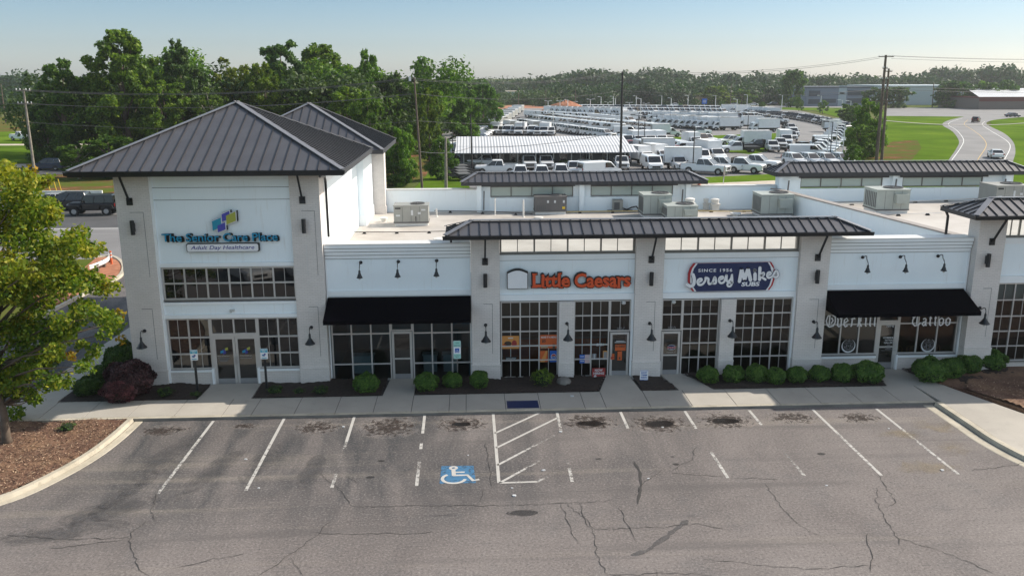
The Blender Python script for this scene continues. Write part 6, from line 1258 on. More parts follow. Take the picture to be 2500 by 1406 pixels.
# ---- clipped shrubs
def shrub_mesh(seed, n, leaf, mat, flat=.8, lump=.10, up=0.0):
    rg = np.random.default_rng(seed); d = rg.normal(size=(n, 3)); d /= np.linalg.norm(d, axis=1)[:, None]; d[:, 2] = np.abs(d[:, 2])*np.where(rg.random(n) < .8, 1, -1)
    ph = rg.random(6)*6; lum = 1+lump*(np.sin(d[:, 0]*5+ph[0])*np.sin(d[:, 1]*5+ph[1])+.6*np.sin(d[:, 2]*7+ph[2])*np.cos(d[:, 0]*8+ph[3])); r = (.80+.20*rg.random(n)**.5)*lum; P = d*r[:, None]*np.array([1, 1, flat]); P[:, 2] += flat*.92
    nr = d*1.2+rg.normal(size=(n, 3))*.7; nr /= np.linalg.norm(nr, axis=1)[:, None]; tt = np.cross(nr, rg.normal(size=(n, 3))); tt /= np.linalg.norm(tt, axis=1)[:, None]; b = np.cross(nr, tt); s = (leaf*(.6+.8*rg.random(n)))[:, None]
    V = np.stack([P-tt*s, P-b*s*.6, P+tt*s, P+b*s*.6], 1).reshape(-1, 3); v = np.clip(.5+.22*rg.normal(size=n)+.25*(r-.9)*4, 0, 1); return leaf_mesh('foliage', V, v, mat)
SH = [shrub_mesh(s, 5200, .075, 'leaf_box', lump=.13) for s in (1, 2, 3, 4, 5)]
core = bpy.data.meshes.new('core')
m = MB(); m.lathe((0, 0, 0), [(.35, .05), (.78, .3), (.88, .75), (.72, 1.2), (.3, 1.48), (.02, 1.5)], 'shrub_core', 14); o = m.build('woody_core'); core = o.data; bpy.data.objects.remove(o)
def shrub(loc, rx, h, lab, i, mesh=None, cat='shrub', group='clipped round shrubs along the shops', name='round_shrub', rz=0, ry=None, color=None):
    root = tag(empty(name, loc, rz or i*1.3), lab, cat, group); root.scale = (rx, ry or rx, h/1.56)
    f = bpy.data.objects.new('foliage', mesh or SH[(i*3+i//5) % 5]); COL.objects.link(f); f.parent = root
    if color: f.color = (*color, 1)
    c = bpy.data.objects.new('woody_core', core); COL.objects.link(c); c.parent = root; c.scale = (.9, .9, .93); return root
SHR = [(893, 963, 74, 50, 'just left of the single glass door'), (1041, 960, 66, 50, 'just right of the single glass door'), (1104, 952, 54, 42, 'below the tall accessible parking sign'), (1170, 951, 54, 46, 'below the pier left of the pizza shop'), (1731, 939, 58, 42, 'first of the seven before the sub shop, from the left'), (1794, 937, 62, 42, 'second of the seven before the sub shop, from the left'), (1850, 939, 58, 48, 'third of the seven before the sub shop, tallest'), (1897, 941, 54, 42, 'fourth of the seven before the sub shop'), (1949, 939, 54, 42, 'fifth of the seven, below the pier right of the sub shop'), (2004, 937, 56, 42, 'sixth of the seven, left below the tattoo shop window'), (2060, 938, 58, 48, 'seventh of the seven, below the tattoo shop window'), (2125, 940, 80, 54, 'large one left of the tattoo shop door'),
 (2280, 938, 86, 58, 'largest one right of the tattoo shop door'), (2328, 928, 60, 48, 'tucked behind the right side of the largest one'), (2372, 916, 58, 44, 'third right of the tattoo shop door'), (2425, 908, 76, 48, 'wide one at the far right pier')]
for i, (px, pyb, wpx, hpx, lab) in enumerate(SHR):
    p = gp(px, pyb-4, .14); d_ = (p-CAM_POS).length; rx = wpx/2083*d_/2*.87; shrub((p.x, p.y+rx*.5, .10), rx, hpx/2083*d_*.90, 'clipped round green shrub, '+lab, i)
p = gp(1325, 945, .14); shrub((p.x, p.y+.3, .1), .42, .72, 'loose young green shrub before the left pizza window', 5, mesh=shrub_mesh(11, 1500, .075, 'leaf_green', lump=.25), group=None, name='loose_shrub')
purple = shrub_mesh(21, 13000, .055, 'leaf_purple', flat=.8, lump=.15)
p = gp(325, 985, .12); shrub((-14.25, -1.1, .1), 1.0, 1.5, 'big dark purple loropetalum bush at the tower foot', 0, mesh=purple, group=None, name='purple_shrub')
o = shrub((-14.45, -1.65, .1), .72, 1.0, 'reddish purple bush in front of the darker one', 3, mesh=purple, group=None, name='purple_shrub', color=(1.7, 1.25, 1.3))
for i, (x, y, r, h, lab) in enumerate(((-15.5, 1.6, .85, 1.45, 'dark green hedge shrub beside the tower wall, tallest of three'), (-15.7, .2, .7, 1.0, 'dark green hedge shrub beside the tower wall, middle of three'), (-16.1, -.75, .6, .7, 'dark green hedge shrub beside the tower wall, lowest of three'))): shrub((x, y, .1), r, h, lab, i, group='dark hedge shrubs beside the tower', color=(.75, .7, .7))
tiny = shrub_mesh(31, 420, .11, 'leaf_box', lump=.35)
for i, (px, py, r, lab) in enumerate(((165, 1045, .28, 'small dark evergreen sprig on the mulch island'), (405, 960, .32, 'low green plant right of the purple bush'), (478, 962, .2, 'tiny reddish plant by the left reserved sign'), (672, 955, .32, 'low green plant right of the tower doors'), (730, 955, .22, 'tiny brownish plant before the tower pier'), (783, 955, .3, 'low plant at the right edge of the tower pier'), (198, 960, .26, 'small dark plant in the shaded left bed'))):
    p = gp(px, py+4, .12); shrub((p.x, p.y, .08), r, r*1.1, lab, i, mesh=tiny, group='small plants in the beds', name='small_plant', color=(.6, .6, .6))
# boulder by the pizza pier
p = gp(1377, 936, .12); m = MB(); m.lathe((0, 0, 0), [(.30, -.02), (.33, .08), (.29, .19), (.18, .26), (.05, .28)], 'concrete_grime', 9); tag(m.build('boulder'), 'grey rounded boulder at the foot of the narrow pizza shop pier', 'rock').location = (p.x, p.y+.12, .08)
# grass: mown strips in the truck lot and right bank

# ================================================================== BEYOND THE BUILDING
g = MB()
g.sheet(PX([(1060, 470), (1060, 345), (1105, 305), (1200, 278), (1240, 268), (1300, 261), (1800, 261), (1950, 270), (2030, 287), (2085, 315), (2078, 395), (1935, 470), (1500, 500)]), -0.03, 'asphalt_road'); struct(g, 'truck_lot')
g = MB(); g.sheet(PX([(1690, 434), (1905, 424), (2200, 470), (1690, 475)]), -0.015, 'lawn'); struct(g, 'lawn_strip')
g = MB(); g.sheet(PX([(1690, 449), (1905, 440), (2100, 452), (1690, 462)]), -0.012, 'pale_gravel'); struct(g, 'gravel_strip')
g = MB(); g.sheet(PX([(1618, 336), (1690, 333), (1905, 325), (1905, 345), (1880, 368), (1835, 377), (1760, 370), (1700, 352), (1618, 348)]), -0.015, 'lawn'); struct(g, 'lawn_island')
g = MB(); g.sheet(PX([(1000, 470), (1050, 420), (1075, 400), (1140, 432), (1150, 470)]), -0.018, 'lawn'); struct(g, 'lawn_corner')
g = MB(); g.sheet(PX([(1800, 262), (1850, 266), (1990, 271), (2060, 290), (2110, 318), (2120, 300), (2070, 262), (1800, 256)]), -0.013, 'lawn'); struct(g, 'lawn_verge')
g = MB(); g.sheet(PX([(1240, 262), (1900, 262), (2060, 258), (2300, 246), (1240, 250)]), -0.05, 'lawn_worn'); struct(g, 'far_field')
g = MB(); g.sheet(PX([(1380, 259.5), (2110, 264), (2110, 259), (1380, 256.5)]), -0.01, 'asphalt_road'); struct(g, 'far_road')
g = MB(); g.sheet(PX([(2060, 470), (2085, 380), (2130, 330), (2150, 272), (2380, 270), (2340, 310), (2345, 360), (2300, 470)]), -0.02, 'lawn'); struct(g, 'lawn_bank')
g = MB(); g.sheet(PX([(2080, 420), (2130, 372), (2180, 345), (2240, 342), (2250, 362), (2200, 420)]), -0.012, 'lawn_worn'); struct(g, 'worn_lawn')
g = MB(); g.sheet(PX([(2380, 470), (2420, 300), (2410, 292), (2500, 284), (2900, 300), (2900, 470)]), -0.021, 'lawn'); struct(g, 'lawn_bank')
Lr = smooth(PX([(2285, 440), (2316, 391), (2335, 363), (2341, 344), (2325, 321), (2301, 306), (2311, 296), (2345, 287), (2385, 280)]), 4); Rr_ = smooth(PX([(2455, 440), (2472, 397), (2479, 370), (2473, 346), (2450, 325), (2409, 304), (2419, 295), (2455, 290), (2500, 286)]), 4)
g = MB(); k = len(Lr); g.add([(x, y, 0.0) for x, y in Lr]+[(x, y, 0.0) for x, y in Rr_], [(i, i+k, i+k+1, i+1) for i in range(k-1)], 'asphalt_road'); struct(g, 'curving_road')
g = MB(); g.sheet(PX([(2160, 283.5), (2900, 290), (2900, 262), (2160, 263.5)]), 0.004, 'asphalt_road'); struct(g, 'cross_road')
g = MB()
def gline(pts, wd, mat, z): 
    P = smooth(PX(pts), 5); tmp = MB(); stroke(tmp, P, wd, 0, mat); g.add([(v[0], v[2], z) for v in tmp.v], tmp.f, mat)
gline([(2290, 440), (2324, 391), (2346, 360), (2352, 340), (2335, 318), (2316, 306), (2322, 298), (2350, 289)], .12, 'road_paint', .008); gline([(2435, 440), (2449, 397), (2466, 362), (2460, 346), (2436, 330), (2419, 320), (2398, 305), (2405, 297)], .12, 'road_paint', .008); gline([(2360, 440), (2388, 389), (2408, 355), (2397, 335), (2375, 318), (2354, 304), (2363, 293)], .12, 'road_paint_yellow', .008)
struct(g, 'road_lines')
# red earth mound
p = gp(1372, 271); m = MB(); pr = []
rgm = random.Random(4); N = 26; K = 7; vs = []
for k_ in range(K):
    for j in range(N): a = 2*math.pi*j/N; r = (1-k_/(K-1))**.8; vs.append((23*.5*r*math.cos(a)*1.15*(1+.08*rgm.random()), 8*r*math.sin(a)*(1+.1*rgm.random()), 5.3*(k_/(K-1))**.75*(1-.18*max(0, -math.cos(a)))+rgm.uniform(-.25, .25)*(k_ > 0)))
m.add(vs, [(k_*N+j, k_*N+(j+1) % N, (k_+1)*N+(j+1) % N, (k_+1)*N+j) for k_ in range(K-1) for j in range(N)], 'red_clay'); o = m.build('earth_mound', smooth=False); o.location = (p.x+1, p.y, 0); o.scale = (.68, .68, .78); tag(o, 'red earth mound behind the far rows of vans', 'earth mound')
g = MB(); g.sheet(PX([(1180, 274), (1240, 264), (1420, 266), (1420, 259), (1240, 258), (1180, 266)]), -0.008, 'red_clay'); struct(g, 'bare_earth')

# white-roofed lot office
OB = tag(empty('lot_office', (0, 0, 0)), 'long low grey office with a white corrugated metal roof', 'building')
xa, xb = fy(1124, 405, 91).x, fy(1527, 405, 91).x
def hexaQ(m, a, b, c, d, t, mat): m.hexa([(p[0], p[1], p[2]-t) for p in (a, b, c, d)]+[a, b, c, d], mat)
ez = fy(1300, 373, 88.4).z; fz = fy(1300, 356.5, 91).z; rz_ = fy(1300, 333, 97).z
m = MB(); m.box(xa, xb, 91, 103, 0, fz-.15, 'porch_grey'); part(m, 'wall', parent=OB)
m = MB(); hexaQ(m, (xa-.6, 91, fz), (xb+.6, 91, fz), (xb+.6, 97, rz_), (xa-.6, 97, rz_), .1, 'corrugated'); hexaQ(m, (xa-.6, 97, rz_), (xb+.6, 97, rz_), (xb+.6, 103.4, fz), (xa-.6, 103.4, fz), .1, 'corrugated'); m.build('roof', parent=OB)
m = MB(); hexaQ(m, (xa-.8, 88.4, ez), (xb+1.4, 88.4, ez), (xb+1.0, 90.99, fz-.03), (xa-.6, 90.99, fz-.03), .08, 'corrugated'); m.build('porch_roof', parent=OB)
for i in range(10):
    x = lerp(xa, xb, (i+.2)/9.4); m = MB(); m.box(x-.06, x+.06, 88.7, 88.82, 0, ez-.1, 'hvac_grey'); m.build('porch_post', parent=OB)
for a, b in ((.24, .36), (.37, .45), (.46, .53), (.60, .70), (.79, .92), (.02, .2)):
    x0, x1 = lerp(xa, xb, a), lerp(xa, xb, b); m = MB(); m.box(x0, x1, 88.72, 88.78, .85, .92, 'hvac_grey'); m.box(x0, x1, 88.72, 88.78, .12, .18, 'hvac_grey')
    for k in range(int((x1-x0)/.16)): m.box(x0+k*.16, x0+k*.16+.05, 88.73, 88.77, .18, .85, 'hvac_grey')
    m.build('railing', parent=OB)
for a in (.08, .16, .24, .42, .5, .62, .88):
    x = lerp(xa, xb, a); m = MB(); m.box(x-.5, x+.5, 90.94, 90.99, .9, 2.0, 'car_glass'); m.box(x-.56, x+.56, 90.95, 90.999, .84, 2.06, 'hvac_grey'); m.build('window', parent=OB)
for a in (.335, .76):
    x = lerp(xa, xb, a); m = MB(); m.box(x-.95, x+.95, 90.96, 90.998, 0, 2.15, 'hvac_grey'); m.box(x-.8, x-.06, 90.92, 90.95, .1, 2.0, 'car_glass'); m.box(x+.06, x+.8, 90.92, 90.95, .1, 2.0, 'car_glass'); m.build('door', parent=OB)
# clipped hedges by its porch
for px, py, r, lab in ((1140, 410, .9, 'dark clipped bush at the left end of the office porch'), (1170, 411, .8, 'dark clipped bush, second at the office porch'), (1377, 408, .95, 'round green bush between the pickups before the office'), (1432, 405, .8, 'green bush at the right office steps')):
    p = gp(px, py); shrub((p.x, p.y, 0), r, r*1.1, lab, int(px), group='bushes along the office porch', name='porch_bush', color=(.7, .7, .6))

# distant buildings
def far_box(px0, px1, pyb, pyt, Y, depth, mats, label, name='distant_building', bands=(), extra=None):
    a = fy(px0, pyb, Y); b = fy(px1, pyb, Y); h = fy((px0+px1)/2, pyt, Y).z; root = tag(empty(name, (a.x, Y, 0)), label, 'building'); W = b.x-a.x
    m = MB(); m.box(0, W, 0, depth, -1, h, mats[0]); m.build('wall', parent=root); m = MB(); m.box(-.3, W+.3, -.3, depth+.3, h+.01, h+.5, mats[1]); m.build('roof', parent=root)
    for z0, z1, x0, x1, mt in bands: m = MB(); m.box(W*x0, W*x1, -.12, -.02, h*z0, h*z1, mt); m.build('window_band' if mt == 'wall_dark' else 'wall_band', parent=root)
    if extra: extra(root, W, h)
    return root
far_box(1968, 2128, 254, 215, 345, 30, ('wall_grey', 'wall_dark'), 'two-storey grey office block with dark window bands', bands=((.55, .85, .03, .20, 'wall_dark'), (.12, .38, .03, .2, 'wall_dark'), (.18, .40, .24, .45, 'wall_dark'), (.58, .86, .62, .98, 'wall_dark'), (.16, .42, .62, .98, 'wall_dark'), (.66, .74, .5, .57, 'sign_white'), (0, 1.12, .48, .60, 'wall_pale')))
far_box(2180, 2390, 253, 212, 360, 50, ('wall_pale', 'wall_pale'), 'long pale blue-grey warehouse behind the trees')
def redroof(root, W, h): m = MB(); m.add([(-.5, -.5, h+.5), (W+.5, -.5, h+.5), (W+.5, 20, h+3.5), (6, 20, h+3.5)], [(0, 1, 2, 3)], 'corrugated'); m.build('metal_roof', parent=root)
far_box(2388, 2600, 266, 240, 300, 30, ('brick_dark', 'brick_red_band'), 'low brown brick building with a dark red band at the right edge', bands=((.72, .98, 0, 1, 'brick_red_band'),), extra=redroof)
far_box(1237, 1281, 236, 225, 520, 20, ('wall_pale', 'pale_gravel'), 'small pale shed in the horizon notch, left of two'); far_box(1290, 1332, 238, 228, 520, 20, ('wall_grey', 'wall_pale'), 'small grey shed in the horizon notch, right of two')
p = gp(1719, 266); m = MB(); m.box(-1.7, 1.7, -.2, .2, 3.2, 6.8, 'access_blue'); m.box(-.25, .25, -.15, .15, 0, 3.199, 'hvac_grey'); m.box(-1.2, 1.2, -.23, -.201, 4.9, 5.3, 'decal_white'); m.box(-.9, .9, -.23, -.201, 4.2, 4.5, 'decal_white'); o = m.build('pylon_sign'); o.location = (p.x, p.y, 0); o.scale = (.62, .62, .6); tag(o, 'small blue pylon sign beyond the box trucks', 'sign')
p = gp(1710, 262); far_box(1708, 1740, 261, 235, p.y, 8, ('car_tan', 'wall_pale'), 'pinkish low house front among the far trees', name='distant_house')

# ---- utility poles and wires
def pole(pxb, pyb, pxt, pyt, r, mat, label, arms=(), lean=True, cat='utility pole', name='utility_pole', group=None):
    b = gp(pxb, pyb); t = fy(pxt, pyt, b.y); root = tag(empty(name, (b.x, b.y, 0)), label, cat, group); dx = t.x-b.x
    m = MB(); m.cyl((0, 0, -.2), (dx, 0, t.z), r, r*.62, mat, 10); m.build('shaft', parent=root)
    for f, half, th in arms:
        z = t.z*f; m = MB(); m.bar((dx*f-half, -.12, z), (dx*f+half, -.12, z), .1, .12, mat if mat != 'dark_pole' else 'wood_pole')
        m.build('crossarm', parent=root)
        for s in (-1, -.45, .45, 1): m = MB(); m.lathe((dx*f+half*s*.95, -.12, z+.06), [(.04, 0), (.06, .08), (.05, .16), (.02, .2)], 'pole_white', 8); m.build('insulator', parent=root)
    return root, b, t
r1, b1, t1 = pole(92, 478, 57, 218, .17, 'wood_pole_grey', 'weathered wooden pole with two crossarms at the left edge', arms=((.985, .75, .1), (.865, .75, .1)))
r2, b2, t2 = pole(1031, 462, 1011, 190, .16, 'wood_pole', 'tall wooden pole in front of the woods, behind the second roof')
m = MB(); m.box(-.3-.9, -.05-.9, -.3, -.1, t2.z-.4, t2.z+.1, 'pole_white'); m.build('insulator_bracket', parent=r2)
r3, b3, t3 = pole(1089, 462, 1088, 336, .21, 'wood_pole_grey', 'short thick wooden pole stub behind the rear parapet')
r4, b4, t4 = pole(1153, 424, 1149, 280, .13, 'dark_pole', 'thin dark pole left of the white-roofed office')
r5, b5, t5 = pole(1514, 424, 1520, 176, .20, 'dark_pole', 'tall dark pole at the right end of the white-roofed office')
r6, b6, t6 = pole(2139, 398, 2163, 135, .27, 'wood_pole', 'tallest wooden pole, with several crossarms, beside the bank', arms=((.985, 1.15, .1), (.78, .55, .1), (.69, .75, .1), (.585, 1.9, .1), (.88, .4, .1)))
r7, b7, t7 = pole(2152, 396, 2170, 168, .23, 'wood_pole', 'second wooden pole just right of the tallest one', arms=((.97, .5, .1),))
for (pxb, pyb, pxt, pyt, r, lab) in ((2276, 262, 2280, 202, .25, 'far wooden pole before the pale warehouse'), (2188, 262, 2193, 210, .2, 'far leaning pole left of the pale warehouse'), (1782, 268, 1786, 205, .2, 'far pole above the right box trucks'), (1332, 268, 1333, 218, .2, 'far pole behind the red mound, left'), (1405, 268, 1405, 217, .18, 'far pole behind the red mound, right'), (1266, 262, 1266, 226, .2, 'far pole near the end of the woods'), (14, 300, 2, 205, .2, 'grey pole at the far left picture edge'), (1865, 262, 1865, 220, .15, 'far thin pole above the dark truck row')):
    pole(pxb, pyb, pxt, pyt, r, 'wood_pole', lab, group='far utility poles')
def wires(A, B, sags, label, r=.021, offs=((0, 0, 0),), n=18):
    for i, of in enumerate(offs):
        a = Vector(A)+Vector(of); b = Vector(B)+Vector(of); pts = [a.lerp(b, k/n)-Vector((0, 0, sags*4*(k/n)*(1-k/n))) for k in range(n+1)]
        m = MB(); m.tube([p-a for p in pts], r, 'wire', 4); o = m.build('power_line'); o.location = a; tag(o, label, 'power line', 'overhead power lines')
off1 = ((-.6, 0, 0), (0, 0, 0), (.6, 0, 0.05)); Lp = Vector((b1.x-60, b1.y+4, t1.z+.8))
z1a, z1b = t1.z*.985+.1, t1.z*.865+.1
wires((b1.x-1.1, b1.y, z1a), (t2.x-.2, t2.y, t2.z-.1), 1.1, 'top wires from the left wooden pole to the pole before the woods', offs=((-.6, 0, 0), (0, 0, .12), (.6, 0, 0)))
wires((b1.x-1.0, b1.y, z1b), (t2.x, t2.y, t2.z*.86), 1.0, 'middle wires from the left wooden pole to the pole before the woods', offs=((-.3, 0, 0), (.4, 0, .0)))
wires((b1.x-.7, b1.y, t1.z*.70), (t2.x+.3, t2.y, t2.z*.62), .9, 'lowest wire from the left wooden pole to the pole before the woods')
wires((b1.x-1.1, b1.y, z1a), (b1.x-45, b1.y-3, z1a+1.5), .8, 'wires leaving the picture from the left wooden pole', offs=((0, 0, 0), (.2, 0, -1.5)))
wires((t2.x-.1, t2.y, t2.z-.1), (t5.x, t5.y, t5.z+.05), .9, 'top wires from the pole before the woods to the office pole', offs=((0, 0, 0), (0, 0, -.16)))
wires((t2.x+.1, t2.y, t2.z*.86), (t5.x, t5.y, t5.z*.82), .9, 'middle wire from the pole before the woods to the office pole'); wires((t2.x+.1, t2.y, t2.z*.62), (t5.x, t5.y, t5.z*.60), .8, 'lowest wire from the pole before the woods to the office pole')
wires((t5.x, t5.y, t5.z), (t6.x-.9, t6.y, t6.z*.985), .9, 'top wires from the office pole to the tallest pole', offs=((0, 0, 0), (0, 0, -.22))); wires((t5.x, t5.y, t5.z*.82), (t6.x-.6, t6.y, t6.z*.69), .8, 'middle wire from the office pole to the tallest pole', offs=((0, 0, 0), (0, 0, -.3)))
wires((t5.x, t5.y, t5.z*.60), (t6.x, t6.y, t6.z*.55), .7, 'lowest wire from the office pole to the tallest pole')
wires((t6.x+.9, t6.y, t6.z*.99), (t6.x+60, t6.y+12, t6.z*.99), .5, 'top wires leaving the picture right of the tallest pole', offs=((0, 0, 0), (-1.2, 0, .1), (0, 0, -.35))); wires((t6.x+.5, t6.y, t6.z*.69), (t6.x+60, t6.y+12, t6.z*.66), .5, 'middle wires leaving the picture right of the tallest pole', offs=((0, 0, 0), (0, 0, .4)))
wires((t7.x, t7.y, t7.z*.45), (t6.x+90, t6.y+70, 5.5), 2.0, 'thick low cable sagging over the curving road', r=.06); wires((t2.x, t2.y, t2.z*.35), (t4.x, t4.y, t4.z*.45), .5, 'dark service wire from the pole before the woods to the thin office pole', r=.03); wires((t4.x, t4.y, t4.z*.45), (t5.x, t5.y, t5.z*.42), .6, 'dark service wires above the white-roofed office', r=.03)

# ---- light poles in the truck lot
def lightpole(pxb, pyb, pyt, label, mat='pole_white', heads=1, r=.09, dirn=-1):
    b = gp(pxb, pyb); t = fy(pxb, pyt, b.y); root = tag(empty('light_pole', (b.x, b.y, 0)), label, 'light pole', 'light poles in the truck lot'); sc = max(1, b.y/150)
    m = MB(); m.cyl((0, 0, 0), (0, 0, t.z), r*sc**.5, r*.7*sc**.5, mat, 8); m.build('shaft', parent=root)
    for s in ((dirn,) if heads == 1 else (-1, 1)): m = MB(); m.bar((0, 0, t.z-.08), (s*1.0, 0, t.z+.05), .1, .1, mat); m.box(min(s*.7, s*1.5), max(s*.7, s*1.5), -.25, .25, t.z+.0, t.z+.16, mat); m.build('lamp_head', parent=root)
LPS = [(1553, 260, 235, 1), (1563, 303, 241, 1), (1615, 262, 234, 1), (1638, 267, 240, 1), (1679, 265, 234, 1), (1746, 268, 234, 1), (1798, 279, 243, 1), (1823, 265, 232, 1), (1908, 269, 233, 1), (2002, 274, 234, 1), (2053, 293, 245, 1), (2073, 300, 247, 1), (2090, 307, 270, 1), (1338, 268, 247, 2), (1367, 272, 247, 2), (1386, 272, 244, 1), (1401, 268, 249, 2), (1441, 270, 243, 2), (1467, 264, 237, 1), (1484, 264, 250, 2), (1497, 264, 236, 1), (1502, 265, 241, 1), (1350, 326, 270, 1), (1315, 315, 282, 1), (1577, 264, 253, 2), (1536, 264, 251, 2)]
ORD = ['first', 'second', 'third', 'fourth', 'fifth', 'sixth', 'seventh', 'eighth', 'ninth', 'tenth', 'eleventh', 'twelfth', 'thirteenth', 'fourteenth', 'fifteenth', 'sixteenth', 'seventeenth', 'eighteenth', 'nineteenth', 'twentieth']
def ordn(i): return ORD[i] if i < 20 else '%dth' % (i+1) if (i+1) % 10 not in (1, 2, 3) or 10 < (i+1) % 100 < 14 else '%d%s' % (i+1, {1: 'st', 2: 'nd', 3: 'rd'}[(i+1) % 10])
for i, (x, yb, yt, h) in enumerate(sorted(LPS)): lightpole(x, yb, yt, 'white light pole in the far truck lot, %s from the left' % ordn(i), heads=h, r=.11)
for x, yb, yt, lab in ((2018, 392, 292, 'tall white light pole in front of the bank, left of three'), (2038, 394, 296, 'tall white light pole in front of the bank, middle of three'), (2055, 396, 302, 'tall white light pole in front of the bank, right of three')): lightpole(x, yb, yt, lab, heads=2 if x == 2018 else 1)
for x, yb, yt, lab, h in ((1223, 333, 289, 'dark light pole among the left vans, left of two', 2), (1277, 333, 289, 'dark light pole among the left vans, right of two', 2), (1106, 410, 319, 'dark light pole beside the left end of the office', 1), (1117, 322, 277, 'dark light pole at the foot of the woods', 1), (1557, 368, 282, 'dark double-headed light pole before the box trucks', 2), (1572, 370, 293, 'dark light pole just right of the double-headed one', 1), (1691, 422, 312, 'thin dark pole among the near pickups', 1), (1824, 338, 277, 'dark light pole on the grass island', 1), (2026, 385, 298, 'dark light pole between the white ones before the bank', 1)): lightpole(x, yb, yt, lab, 'dark_pole', h)
# roadside things on the left
def cone_post(px, py, h, mt, lab, cat, name, r=.06, base=None):
    p = gp(px, py); root = tag(empty(name, (p.x, p.y, 0)), lab, cat); m = MB(); m.cyl((0, 0, 0), (0, 0, h), r, r*.9, mt, 10)
    m.cyl((0, 0, h*.55), (0, 0, h*.66), r*1.03, r*1.02, 'decal_white', 10); m.cyl((0, 0, h*.78), (0, 0, h*.88), r*1.02, r*1.01, 'decal_white', 10); m.build('post', parent=root)
    if base: m = MB(); m.cyl((0, 0, 0), (0, 0, .08), base, base*.8, 'steel_black', 10); m.build('base', parent=root)
cone_post(273, 648, 1.05, 'orange_plastic', 'orange channelizer post at the end of the white guardrail', 'traffic post', 'channelizer_post', .08, .25); cone_post(101, 600, 1.15, 'orange_plastic', 'orange and white channelizer post seen through the maple', 'traffic post', 'channelizer_post', .09, .25)
for px, py, lab in ((127, 482, 'left'), (142, 480, 'middle'), (153, 478, 'right')): p = gp(px, py); m = MB(); m.bar((0, 0, 0), (-.3, 0, 1.9), .07, .07, 'yellow_plastic'); tag(m.build('guy_guard'), 'yellow guy-wire guard at the wood edge, %s of three' % lab, 'guy guard', 'yellow guy guards').location = (p.x, p.y, 0)
# guardrail on the island beside the driveway
a, b = gp(221, 674), gp(267, 640); root = tag(empty('guardrail', (a.x, a.y, 0)), 'short white curved guardrail on bare red earth', 'guardrail'); n = 8; d = (b-a); prof = [(-.02, .42), (.06, .50), (-.02, .57), (.06, .65), (-.02, .74)]; m = MB(); vs = []
for i in range(n+1):
    q_ = d*(i/n); nn = Vector((-d.y, d.x, 0)).normalized()*math.sin(math.pi*i/n)*(-.5); 
    for o_, z in prof: vs.append((q_.x+nn.x+o_, q_.y+nn.y-o_, z))
m.add(vs, [(i*5+j, (i+1)*5+j, (i+1)*5+j+1, i*5+j+1) for i in range(n) for j in range(4)], 'parapet_cap'); m.build('rail', parent=root)
for t_ in (.15, .5, .85): q_ = d*t_; m = MB(); m.box(q_.x+.12, q_.x+.3, q_.y+.1, q_.y+.3, 0, .62, 'wood_pole'); m.build('post', parent=root)
g = MB(); g.slab(PX([(192, 668), (236, 632), (268, 630), (290, 640), (299, 656), (290, 675), (265, 690), (180, 728), (100, 760), (60, 740)]), -0.05, 0.10, 'red_clay'); struct(g, 'bare_island')
g = MB(); curb_line(g, smooth(PX([(230, 632), (268, 628), (292, 638), (302, 656), (292, 677), (265, 692), (200, 723), (120, 765), (60, 800)]), 4), .3, -.02, .16, 'concrete_curb'); struct(g, 'kerb')
g = MB(); g.sheet(PX([(0, 640), (236, 632), (180, 728), (60, 790), (0, 820)]), 0.006, 'lawn_worn'); struct(g, 'worn_verge')
g = MB(); g.sheet(PX([(100, 520), (285, 520), (285, 500), (100, 500)]), 0.012, 'asphalt_dark'); struct(g, 'parking_strip')
# pale barrier along the far side of the road
a, b = gp(-40, 490), gp(300, 490); root = tag(empty('concrete_barrier', (a.x, a.y, 0)), 'long low white barrier between the road and the wood edge', 'barrier'); L_ = (b-a).length
for k in range(int(L_/3.2)): m = MB(); m.prism([(k*3.2, 0), (k*3.2+3.15, 0), (k*3.2+3.15, 1.0), (k*3.2, 1.0)], -.1, .12, 'parapet_cap'); m.box(k*3.2, k*3.2+3.15, -.28, .3, 0, .22, 'parapet_cap'); m.build('barrier_segment', parent=root)
# yard sign with diamond board beyond the rear parapet, orange cone
p = gp(1766, 449); m = MB(); m.box(-.04, .04, -.04, .04, 0, 1.2, 'galvanised'); m.add([(0, -.05, .6), (.5, -.05, 1.45), (0, -.05, 2.3), (-.5, -.05, 1.45)], [(0, 1, 2, 3)], 'hvac_dark'); m.add([(0, -.02, .6), (.5, -.02, 1.45), (0, -.02, 2.3), (-.5, -.02, 1.45)], [(0, 3, 2, 1)], 'hvac_dark'); o = m.build('diamond_sign'); o.location = (p.x, p.y, 0); o.rotation_euler = (0, 0, 1.0); tag(o, 'grey diamond sign seen from behind on the lawn strip', 'sign')
p = gp(1707, 452); m = MB(); m.lathe((0, 0, 0), [(.28, 0), (.28, .05), (.16, .06), (.03, .7)], 'orange_plastic', 12); tag(m.build('traffic_cone'), 'orange traffic cone beyond the rear parapet', 'traffic cone').location = (p.x, p.y, 0)

